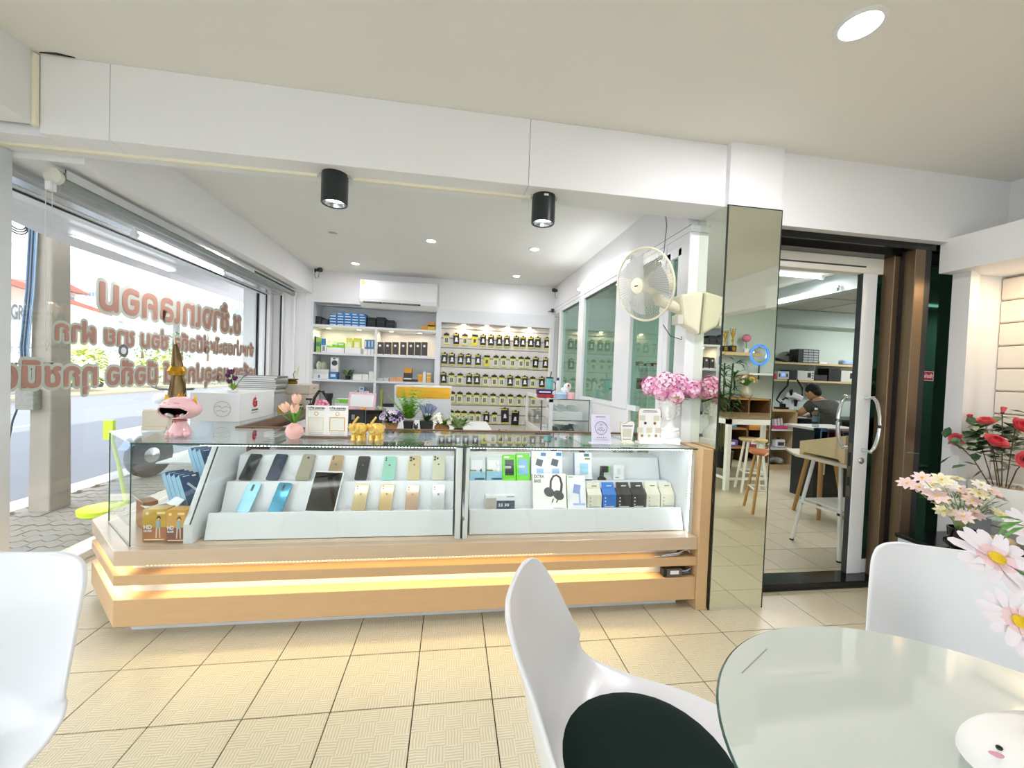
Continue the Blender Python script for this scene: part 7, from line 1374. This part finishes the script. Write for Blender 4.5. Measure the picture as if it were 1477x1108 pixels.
# open pale cabinet on the left
cb_ = thing('open_cabinet', 'pale wooden open cabinet with two shelves left of the repair desk', 'cabinet', (4.93, 5.5, 0)); za = rx(1128, 591, 5.3).z
G().box((.13, -.2, 0), (.16, .2, za)).ob('side_panel', LW, cb_); G().box((-.5, -.2, 0), (-.47, .2, za)).ob('side_panel', LW, cb_); G().box((-.5, -.2, za-.03), (.16, .2, za)).ob('top_panel', LW, cb_); G().box((-.5, .17, 0), (.16, .2, za)).ob('back_panel', LW, cb_); G().box((-.47, -.2, 0), (.13, -.18, .08)).ob('kick_board', LW, cb_)
for py in (620, 647): z = rx(1128, py, 5.3).z; G().box((-.47, -.2, z-.02), (.13, .17, z)).ob('shelf', LAM, cb_)
z1 = rx(1128, 620, 5.3).z; z2 = rx(1128, 647, 5.3).z
t = thing('pink_basket', 'pink tray with white packets on the upper shelf of the pale cabinet', 'tray', (4.90, 5.42, z1+.001)); G().box((-.10, -.06, 0), (.10, .06, .05)).ob('tray', M('tray_pink', 'D84A78', .4), t, bev=.01); 
for k in range(3): G(Matrix.Rotation(-.2, 4, 'Y')).box((-.08+.05*k, -.03, .05), (-.05+.05*k, .03, .16)).ob('packet', PLWHITE, t)
t = thing('white_canister', 'white plastic canister on the middle shelf of the pale cabinet', 'canister', (4.90, 5.42, z2+.001)); G().box((-.08, -.05, 0), (.08, .05, .12)).ob('body', PLWHITE, t, bev=.02); G().lathe([(.02, .12), (.02, .145), (0, .145)], 10).ob('cap', BLK, t); G().box((-.05, -.051, .03), (.05, -.0505, .08)).ob('label_patch', DARKG, t)
t = thing('plastic_bags', 'crumpled clear bags at the bottom of the pale cabinet', 'bags', (4.88, 5.42, .085)); 
for k in range(5): G(Matrix.Rotation(k*1.1, 4, 'Z')).ell((.05*(k-2), .0, .05), (.07, .05, .045), 9, 6).ob('bag', M('bag_grey', '8E9492', .3, var=.4, scale=50, bump=.5), t)
t = thing('multi_socket', 'black extension socket with plug on top of the pale cabinet', 'socket', (4.93, 5.42, za+.001)); G().box((-.11, -.03, 0), (.09, .03, .03)).ob('strip', BLK, t); G().box((-.03, -.02, .03), (.0, .02, .09)).box((.02, -.02, .03), (.05, .02, .08)).ob('plug', BLK, t, bev=.006)
t = thing('white_cup', 'small white cup on the left of the pale cabinet top', 'cup', (4.74, 5.42, za+.001)); G().lathe([(0, 0), (.025, 0), (.03, .09), (.027, .09), (.022, .01)], 14, cap=False).ob('cup', PLWHITE, t, True)
# microscope
t = thing('microscope', 'white and black microscope on the repair desk before the seated person', 'microscope', (5.33, 5.60, .751)); G().box((-.10, -.12, 0), (.10, .12, .02)).ob('base', PLWHITE, t, bev=.01); G().box((-.03, .06, .02), (.03, .12, .34)).ob('pillar', PLWHITE, t, bev=.01); G(Matrix.Translation((0, 0, .32)) @ Matrix.Rotation(.35, 4, 'Y')).box((-.10, -.06, -.04), (.08, .10, .05)).ob('head', PLWHITE, t, bev=.02); G().lathe([(.02, .18), (.03, .29), (0, .29)], 12).ob('objective', BLK, t, True); G().tube([(-.07, 0, .33), (-.12, -.02, .42)], .02, 8).tube([(-.03, .03, .34), (-.07, .02, .44)], .02, 8).ob('eyepiece', BLK, t, True); G().box((-.09, -.11, .10), (.07, .05, .12)).ob('stage', M('light_blue_plastic', '9FC3E0', .3), t)
t = thing('blue_gloves', 'crumpled blue gloves on the left end of the repair desk', 'gloves', (5.17, 5.55, .7515)); 
for k in range(3): G(Matrix.Rotation(k, 4, 'Z')).ell((.03*k-.03, 0, .025), (.06, .03, .025), 9, 6).ob('glove', M('glove_blue', '4F93D6', .5, bump=.4), t)
# office chair
ch = thing('office_chair', 'black office chair behind the seated person', 'chair', (5.50, 5.02, 0), radians(130)); G().ell((0, 0, .47), (.23, .23, .045), 20, 8).ob('seat', BLK, ch, True); G().add([(-.22, -.20, .55), (-.22, .20, .55), (-.28, .17, .92), (-.28, -.17, .92), (-.25, -.20, .55), (-.25, .20, .55), (-.32, .17, .92), (-.32, -.17, .92)], [(0, 1, 2, 3), (7, 6, 5, 4), (0, 4, 5, 1), (1, 5, 6, 2), (2, 6, 7, 3), (3, 7, 4, 0)]).ob('backrest', BLK, ch, bev=.015)
G().tube([(0, 0, .1), (0, 0, .45)], .03, 10).tube([(-.1, 0, .44), (-.25, 0, .47), (-.27, 0, .6)], .02, 8).ob('post', DARKG, ch, True)
for k in range(5): a = 2*pi*k/5; l_ = G().tube([(0, 0, .10), (.26*cos(a), .26*sin(a), .07)], .02, 7).ob('leg', BLK, ch, True); G(Matrix.Translation((.27*cos(a), .27*sin(a), .03)) @ Matrix.Rotation(pi/2, 4, 'X')).lathe([(0, -.02), (.03, -.02), (.03, .02), (0, .02)], 12).ob('castor', BLK, l_, True)
# seated person, bent over the microscope (facing left and away)
pr = thing('person', 'person in a dark patterned short sleeved shirt bent over the microscope', 'person', (5.46, 5.10, 0)); 
def skin(name, verts, edges, mat, par, lv=2):
    me = bpy.data.meshes.new(name); me.from_pydata([v[:3] for v in verts], edges, []); o = bpy.data.objects.new(name, me); COL.objects.link(o); o.parent = par; me.materials.append(mat)
    o.modifiers.new('skin', 'SKIN'); 
    for i, v in enumerate(verts): me.skin_vertices[0].data[i].radius = (v[3], v[4] if len(v) > 4 else v[3]); me.skin_vertices[0].data[i].use_root = (i == 0)
    s = o.modifiers.new('sub', 'SUBSURF'); s.levels = lv; s.render_levels = lv; me.shade_smooth(); return o
# local frame: person faces direction f = (-.25, 1) (toward the desk), person's left side toward -x
SKN = M('skin_tone', 'B98A66', .6, var=.04)
B = [(0, 0, .55, .13), (.0, .03, .68, .14), (-.01, .08, .82, .155), (-.03, .14, .95, .14), (-.05, .18, 1.04, .065), (-.07, .22, 1.09, .052),
     (-.20, .16, .98, .07), (-.27, .24, .86, .05), (-.26, .38, .80, .038), (-.20, .46, .79, .025),
     (.14, .14, .98, .07), (.20, .24, .86, .05), (.10, .38, .80, .038), (.02, .46, .79, .025),
     (-.10, .06, .53, .10), (-.14, .38, .53, .075), (-.15, .42, .30, .055), (-.15, .40, .06, .04), (-.15, .52, .035, .035),
     (.10, .06, .53, .10), (.14, .38, .53, .075), (.15, .42, .30, .055), (.15, .40, .06, .04), (.15, .52, .035, .035)]
Eg = [(0, 1), (1, 2), (2, 3), (3, 4), (4, 5), (3, 6), (6, 7), (7, 8), (8, 9), (3, 10), (10, 11), (11, 12), (12, 13), (0, 14), (14, 15), (15, 16), (16, 17), (17, 18), (0, 19), (19, 20), (20, 21), (21, 22), (22, 23)]
bd = skin('body', B, Eg, SKN, pr)
SHM = M('shirt_pattern', '3C3D36', .8, var=.5, scale=45)
sh = skin('shirt', [(0, -.01, .56, .150), (0, .03, .68, .155), (-.01, .08, .82, .170), (-.03, .14, .95, .155), (-.05, .175, 1.03, .078), (-.20, .16, .98, .085), (-.265, .22, .88, .066), (.14, .14, .98, .085), (.20, .22, .88, .066)], [(0, 1), (1, 2), (2, 3), (3, 4), (3, 5), (5, 6), (3, 7), (7, 8)], SHM, pr)
skin('trousers', [(0, 0, .53, .135), (-.10, .06, .53, .112), (-.14, .38, .53, .085), (-.15, .42, .30, .066), (-.15, .40, .10, .055), (.10, .06, .53, .112), (.14, .38, .53, .085), (.15, .42, .30, .066), (.15, .40, .10, .055)], [(0, 1), (1, 2), (2, 3), (3, 4), (0, 5), (5, 6), (6, 7), (7, 8)], M('trousers_dark', '20242A', .8), pr)
HT = Matrix.Translation((-.085, .255, 1.165)) @ Matrix.Rotation(radians(18), 4, 'Z') @ Matrix.Rotation(radians(-28), 4, 'X')
G(HT).ell((0, 0, 0), (.076, .095, .112), 24, 16).ell((0, .05, -.05), (.05, .05, .05), 14, 8).ob('head', SKN, pr, True)
G(HT).tube([(0, .092, .02), (0, .11, -.012), (0, .094, -.02)], [.008, .014, .008], 8).ob('nose', SKN, pr, True); 
for s in (-1, 1): G(HT).ell((s*.078, -.005, -.01), (.010, .02, .03), 10, 8).ob('ear', SKN, pr, True); G(HT).ell((s*.03, .088, .012), (.012, .006, .006), 8, 6).ob('eye', BLK, pr, True)
G(HT).tube([(-.02, .092, -.055), (.02, .092, -.055)], .005, 6).ob('mouth', M('lip_tone', '9A5F50', .6), pr, True)
G(HT).ell((0, -.016, .028), (.084, .098, .100), 24, 16).ell((0, -.05, -.02), (.074, .06, .07), 16, 10).ob('hair', M('hair_black', '0B0A09', .85, var=.3, scale=60, bump=.4), pr, True)
for s, (hx, hy, hz) in ((-1, (-.19, .475, .785)), (1, (.01, .475, .785))):
    hd = G().ell((hx, hy+.02, hz), (.038, .045, .016), 12, 8).ob('palm', SKN, pr, True)
    for k in range(4): G().tube([(hx-.027+.018*k, hy+.055, hz+.004), (hx-.028+.019*k, hy+.085+.006*(1 if k in (1, 2) else 0), hz+.002), (hx-.026+.018*k, hy+.105+.006*(1 if k in (1, 2) else 0), hz-.012)], [.0085, .008, .0065], 7).ob('finger', SKN, hd, True)
    G().tube([(hx-s*.03, hy+.01, hz), (hx-s*.052, hy+.035, hz), (hx-s*.05, hy+.06, hz-.006)], [.011, .009, .007], 7).ob('thumb', SKN, hd, True)
# bench behind the door with bottle, then the white folding table with the plywood rack
bt_z = rx(1176, 616, 3.95).z; sb_ = thing('side_bench', 'low black bench with a pale top between door table and repair desk', 'bench', (4.28, 4.05, 0)); G().box((-.38, -.2, bt_z-.025), (.25, .2, bt_z)).ob('top', M('bench_pale', 'B9BBB5', .4), sb_); G().box((-.30, -.15, 0), (.2, .15, bt_z-.025)).ob('body', BLK, sb_)
for k in range(3): 
    G().tube([(-.24+.20*k, -.22, .3), (-.24+.20*k, -.22, bt_z-.05), (-.14+.20*k, -.22, bt_z-.02), (-.06+.2*k, -.22, bt_z-.06), (-.06+.2*k, -.22, .3)], .008, 6).ob('rail_loop', STEEL, sb_, True)
bp2 = rx(1176, 616, 3.95); t = thing('water_bottle', 'clear plastic water bottle with a white cap behind the door', 'bottle', (bp2.x, 3.95, bt_z+.001)); G().lathe([(0, 0), (.032, 0), (.034, .02), (.031, .07), (.034, .11), (.031, .15), (.013, .185), (.013, .195)], 18, cap=False).ob('bottle', glass('bottle_plastic', 'D9E6E6', .05), t, True); G().lathe([(.015, .19), (.015, .212), (0, .212)], 12).ob('cap', PLWHITE, t); G().lathe([(.0345, .06), (.0345, .12)], 18, cap=False).ob('label_band', M('bottle_label', '55707A', .4, var=.3), t)
ft = thing('folding_table', 'white folding table with splayed metal legs just inside the sliding door', 'table', (0, 0, 0)); FTZ = .715
G().prism([(2.74, 2.42), (3.45, 2.42), (3.45, 3.10), (2.88, 3.10), (2.74, 2.86)], FTZ-.02, FTZ).ob('table_top', M('table_plywood', 'D9CDB6', .45, var=.08, stretch=(1, 5, 5)), ft, bev=.004)
LG = M('leg_white_metal', 'F0F0EE', .3)
for a, b in (((2.86, 2.80), (2.79, 2.90)), ((2.84, 2.56), (2.80, 2.50)), ((3.36, 2.80), (3.42, 2.95)), ((3.36, 2.56), (3.42, 2.48))): G().tube([(a[0], a[1], FTZ-.02), (b[0], b[1], .01)], .013, 8).tube([(b[0], b[1], .012), (b[0], b[1], 0)], .016, 8, 1).ob('leg', [LG, BLK], ft, True)
G().box((2.80, 2.52, .33), (2.815, 2.86, .345)).box((2.80, 2.52, .33), (3.40, 2.535, .345)).ob('cross_bar', LG, ft); G().box((2.83, 2.53, .355), (3.38, 2.84, .365)).ob('lower_shelf', LG, ft)
pk = thing('plywood_rack', 'pale plywood phone rack with a sloping top edge on the folding table', 'rack', (2.80, 2.70, FTZ+.001)); PLY = M('plywood', 'DCC497', .55, var=.08, stretch=(8, 1, 1))
G().prism([(-.20, 0), (-.17, 0), (-.15, .02), (.13, .02), (.15, 0), (.18, 0), (.18, .10), (-.20, .20)], 0, .008, 'x').ob('front_panel', PLY, pk); G().prism([(-.20, 0), (.18, 0), (.18, .10), (-.20, .20)], .16, .168, 'x').ob('back_panel', PLY, pk); G().box((.008, -.20, 0), (.16, -.19, .20)).ob('side_panel', PLY, pk); G().box((.008, .172, 0), (.16, .18, .10)).ob('side_panel', PLY, pk)
for k in range(5): G().box((.01, -.13+.06*k, .02), (.158, -.127+.06*k, .165-.014*k)).ob('slot_divider', PLY, pk)
for k, h in enumerate(('1F2B3A', '8C2F3C', '24282B', '3F6F8C', '1B1D1E')): t = tag(G().box((-.055, -.0045, 0), (.055, .0045, .17), 0).box((-.05, -.0052, .02), (.05, -.0046, .15), 1).ob('broken_phone', [M('rackphone%d' % k, h, .3), BLKG]), 'upright phone, %s from the door end in the plywood rack' % ['first', 'second', 'third', 'fourth', 'fifth'][k], 'phone', 'phones standing in the plywood rack'); t.location = (2.885, 2.547+.06*k, FTZ+.05)
# wooden stool legs behind the folding table
st2 = thing('wooden_stool', 'tan round legged wooden stool behind the folding table', 'stool', (3.60, 3.45, 0)); G().lathe([(0, .60), (.16, .60), (.17, .62), (.16, .635), (0, .635)], 24).ob('seat', PLY, st2, True)
for k in range(4): a = pi/4+pi/2*k; G().tube([(.10*cos(a), .10*sin(a), .60), (.20*cos(a), .20*sin(a), 0)], [.02, .016], 9).ob('leg', M('oak_leg', 'B98F56', .5, stretch=(6, 6, .6)), st2, True)
# ================================================================== WING OF THE FRONT ROOM, SEEN IN THE COLUMN MIRROR
def my(px, py, Yr): p = onY(px, py, 4.044-Yr); return Vector((p.x, Yr, p.z))
def mz(px, py, z): p = onZ(px, py, z); return Vector((p.x, 4.044-p.y, z))
struct(G().box((3.7, -2.3, 0), (7.4, -2.2, ZC)).ob('wall_wing_back', M('pale_green_wall')))
s = my(1070, 509, -2.05); t = thing('trophy_shelf', 'pale wooden wall shelf with trophies, reflected in the column mirror', 'shelf', (4.6, -2.07, s.z)); G().box((-.45, -.12, -.05), (.42, .13, 0)).ob('board', LW, t); TZ = s.z+.001
def trophy(px, sc_, label):
    p = my(px, 505, -2.05); t = thing('trophy', label, 'trophy', (p.x, -2.05, TZ)); GM = M('trophy_gold', 'D9A83C', .2, .9)
    G().box((-.05*sc_, -.04*sc_, 0), (.05*sc_, .04*sc_, .11*sc_)).ob('base', BLK, t, bev=.003); G().box((-.03*sc_, .0401*sc_, .02*sc_), (.03*sc_, .042*sc_, .09*sc_)).ob('plate', GM, t)
    G().lathe([(.012, .11), (.008, .16), (.02, .20), (.008, .22), (.03, .30), (.035, .33), (0, .33)], 14).ob('cup', GM, t, True).scale = (sc_,)*3
    G().ell((0, 0, .36*sc_), (.02*sc_, .02*sc_, .025*sc_)).tube([(-.04*sc_, 0, .34*sc_), (-.05*sc_, 0, .40*sc_)], .006, 5).tube([(.04*sc_, 0, .34*sc_), (.05*sc_, 0, .40*sc_)], .006, 5).ob('figure', GM, t, True)
trophy(1056, 1.0, 'large gold trophy on a black base in the mirror'); trophy(1045, .9, 'partly hidden gold trophy at the mirror edge')
p = my(1076, 505, -2.02); t = thing('pink_flower_pot', 'pink pompon flower in a pot between trophy and blue ring lamp in the mirror', 'flowers', (p.x, -2.02, TZ)); G().lathe([(0, 0), (.04, 0), (.05, .07), (0, .07)], 14).ob('pot', PLWHITE, t, True); G().tube([(0, 0, .07), (0, 0, .2)], .006, 6).ob('stem', GREENL, t); G().ell((0, 0, .24), (.07, .07, .065), 14, 10).ob('bloom', M('pompon_pink', 'D77FA5', .8, var=.3, scale=60, bump=.8), t, True)
p = my(1099, 512, -1.9); t = thing('ring_lamp', 'ring lamp glowing blue and white in the mirror', 'lamp', (p.x, -1.95, p.z-.15)); G().tube([(.16*cos(2*pi*k/28), 0, .15+.16*sin(2*pi*k/28)) for k in range(28)], .02, 8, closed=True).ob('ring', M('ring_blue', '3F78C9', .2, var=.5, scale=30, emit=.6), t, True); G().tube([(.12*cos(2*pi*k/28), 0, .15+.12*sin(2*pi*k/28)) for k in range(28)], .008, 6, closed=True).ob('inner_ring', STEEL, t, True); G().tube([(0, 0, -.02), (0, 0, -.25)], .012, 6).ob('stand', BLK, t)
p = my(1093, 536, -1.9); t = thing('white_side_shelf', 'white shelf under the blue ring lamp in the mirror', 'shelf', (p.x+.1, -1.98, p.z-.03)); G().box((-.35, -.2, -.03), (.5, .2, .0)).ob('board', LAM, t); G().box((.45, -.2, -p.z+.06), (.5, .2, -.03)).ob('side_panel', BWD, t)
t = thing('brown_shelf_unit', 'dark brown open shelf unit with oddments in the mirror', 'shelving', (4.6, -1.93, 0)); z3 = my(1090, 575, -1.75).z
for x in (-.35, .05, .42): G().box((x, -.2, 0), (x+.03, .2, z3)).ob('side_panel', BWD, t)
for z in (.25, .55, z3-.3, z3): G().box((-.35, -.2, z-.025), (.45, .2, z)).ob('shelf', M('shelf_oak', 'A9793F', .5, var=.2), t)
G().box((-.35, -.2, 0), (.45, -.18, z3)).ob('back_panel', M('divider_dark'), t)
for k, (x, z, w, h, c, lb) in enumerate(((-.2, .55, .2, .12, '3F8FCB', 'blue box on the brown shelf unit in the mirror'), (-.18, .25, .22, .1, '6B4FA8', 'purple box on the brown shelf unit in the mirror'), (.22, .55, .2, .16, 'C98A3A', 'orange brown box on the brown shelf unit in the mirror'), (.22, .25, .18, .14, '8C3A5A', 'dark pink box low on the brown shelf unit in the mirror'))):
    o = tag(G().box((-w/2, -.08, 0), (w/2, .08, h)).box((-w*.3, .0801, h*.3), (w*.3, .0806, h*.7), 1).ob('box', [M('mbox%d' % k, c, .5), PLWHITE], bev=0), lb, 'box'); o.location = (4.6+x, -1.85, z+.001)
p = my(1079, 573, -1.75); t = thing('stoneware_vase', 'grey stoneware vase with yellow flowers, reflected in the column mirror', 'vase', (p.x, -1.80, z3+.001)); G().lathe([(0, 0), (.06, 0), (.10, .05), (.10, .10), (.05, .16), (.04, .19), (.045, .20), (.035, .2), (.03, .17)], 24, cap=False).ob('vase', M('stoneware', 'A9A08C', .35, var=.15), t, True)
blossoms(t, [M('petal_yellow', 'E6CF4A', .6), M('petal_cream'), M('petal_salmon', 'E9A27A', .6)], 30, (.15, .10, .09), (0, 0, .28), .035, 8); g = G(); rr = random.Random(7); [g.leaf((0, 0, .19), (rr.uniform(-1, 1), rr.uniform(-1, 1), rr.uniform(.4, 1.3)), .15, .03) for _ in range(40)]; g.ob('leaves', GREENL, t)
t = thing('bamboo_plant', 'tall dark green bamboo plant, reflected at the left edge of the column mirror', 'plant', (my(1048, 560, -1.5).x-.05, -1.45, 0)); g = G(); rr = random.Random(17)
G().lathe([(0, 0), (.12, 0), (.15, .25), (0, .25)], 18).ob('pot', BLK, t, True)
for k in range(5): a = 2*pi*k/5; x, y = .05*cos(a), .05*sin(a); G().tube([(x, y, .2), (x*1.4, y*1.4, .9), (x*2, y*2, 1.55)], .012, 7).ob('cane', GREEND, t, True); [g.leaf((x*(1+z), y*(1+z), z), (rr.uniform(-1, 1), rr.uniform(-1, 1), rr.uniform(-.2, .7)), .25, .028, 0, bend=.35) for z in [rr.uniform(.7, 1.6) for _ in range(26)]]
g.ob('leaves', GREEND, t)
# white high table and two stools
ht = thing('high_table', 'white high table reflected in the column mirror', 'table', (3.22, -.25, 0)); HZ = mz(1048, 600, .86).z
G().box((-.03, -.75, HZ-.02), (1.1, .03, HZ)).ob('top', M('glass_brown', '8C7A5E', .1), ht); G().box((-.03, -.02, HZ-.08), (1.1, .03, HZ-.02)).box((-.03, -.75, HZ-.08), (.02, .03, HZ-.02)).ob('apron', LG, ht)
for x, y in ((0, 0), (1.05, 0), (0, -.7), (1.05, -.7)): G().box((x-.025, y-.025, 0), (x+.025, y+.025, HZ-.08)).ob('leg', LG, ht)
G().box((-.01, -.7, .12), (.01, 0, .15)).box((0, -.01, .12), (1.05, .01, .15)).ob('foot_rail', LG, ht)
def stool(x, y, seat, legm, r, h, label, spl=.09):
    t = thing('bar_stool', label, 'stool', (x, y, 0), .4); G().lathe([(0, h-.03), (r*.9, h-.03), (r, h-.015), (r*.97, h), (0, h-.006)], 28).ob('seat', seat, t, True)
    for k in range(4): a = pi/4+pi/2*k; G().tube([(r*.65*cos(a), r*.65*sin(a), h-.03), ((r*.65+spl)*cos(a), (r*.65+spl)*sin(a), 0)], .014, 8).ob('leg', legm, t, True)
    rr_ = r*.65+spl*.6
    for k in range(4): a = pi/4+pi/2*k; b = a+pi/2; G().tube([(rr_*cos(a), rr_*sin(a), h*.38), (rr_*cos(b), rr_*sin(b), h*.38)], .009, 7).ob('stretcher', legm if legm is LG else LG, t, True)
s1_ = mz(1086, 632, .62); stool(s1_.x-.03, s1_.y+.04, LW, LG, .15, .62, 'white legged bar stool with a pale wooden seat in the mirror'); s2_ = mz(1104, 650, .60); stool(s2_.x-.02, s2_.y+.04, M('orange_seat', 'B8612B', .35), M('oak_leg'), .16, .60, 'wooden stool with orange brown seat in the mirror')
tube_light('wing_fill_tube_light', (4.4, -.6, 2.545), (4.4, .45, 2.545), .016, 'added fluorescent tube brightening the wing that the mirror reflects', 22)  # added lamp, brightens the wing so its mirror image is less dark

# shelf with oddments inside the repair room, seen through the teal partition
c0 = onY(908, 527, 4.55); c1 = onY(962, 527, 4.55); si = thing('repair_side_shelf', 'white shelves with small stock behind the teal glass right of the white pillar', 'shelving', ((c0.x+c1.x)/2, 4.65, 0)); w_ = c1.x-c0.x+.3
for z in (c0.z, c0.z-.28, .75): G().box((-w_/2, -.12, z-.025), (w_/2, .14, z)).ob('shelf', LAM, si)
for x in (-w_/2, 0, w_/2-.02): G().box((x, -.1, 0), (x+.02, .12, c0.z-.025)).ob('upright', FRAME, si)
for k in range(7):
    cc = ['8C3A3A', '4B2F2A', 'B7A27A', '6A6F72', '9A4A3C', 'C9B79A', '3C4A52'][k]; o = tag(G().box((-.035, -.04, 0), (.035, .04, .03+.01*(k % 3))).box((-.03, -.0405, .005), (.03, -.04, .022), 1).ob('stock_box', [M('stock%d' % k, cc, .5), PLWHITE]), 'small box, %s from the left on the shelf behind teal glass' % ['first', 'second', 'third', 'fourth', 'fifth', 'sixth', 'seventh'][k], 'box', 'small boxes behind the teal glass'); o.location = (si.location.x-w_/2+.12+.095*k, 4.62, c0.z+.001)
o = tag(G().box((-.08, -.06, 0), (0, .06, .13), 0).box((0, -.06, 0), (.07, .06, .13), 1).ob('red_black_box', [M('stock0'), BLK]), 'dark red and black box on the second shelf behind the teal glass', 'box'); o.location = (si.location.x, 4.62, c0.z-.279)
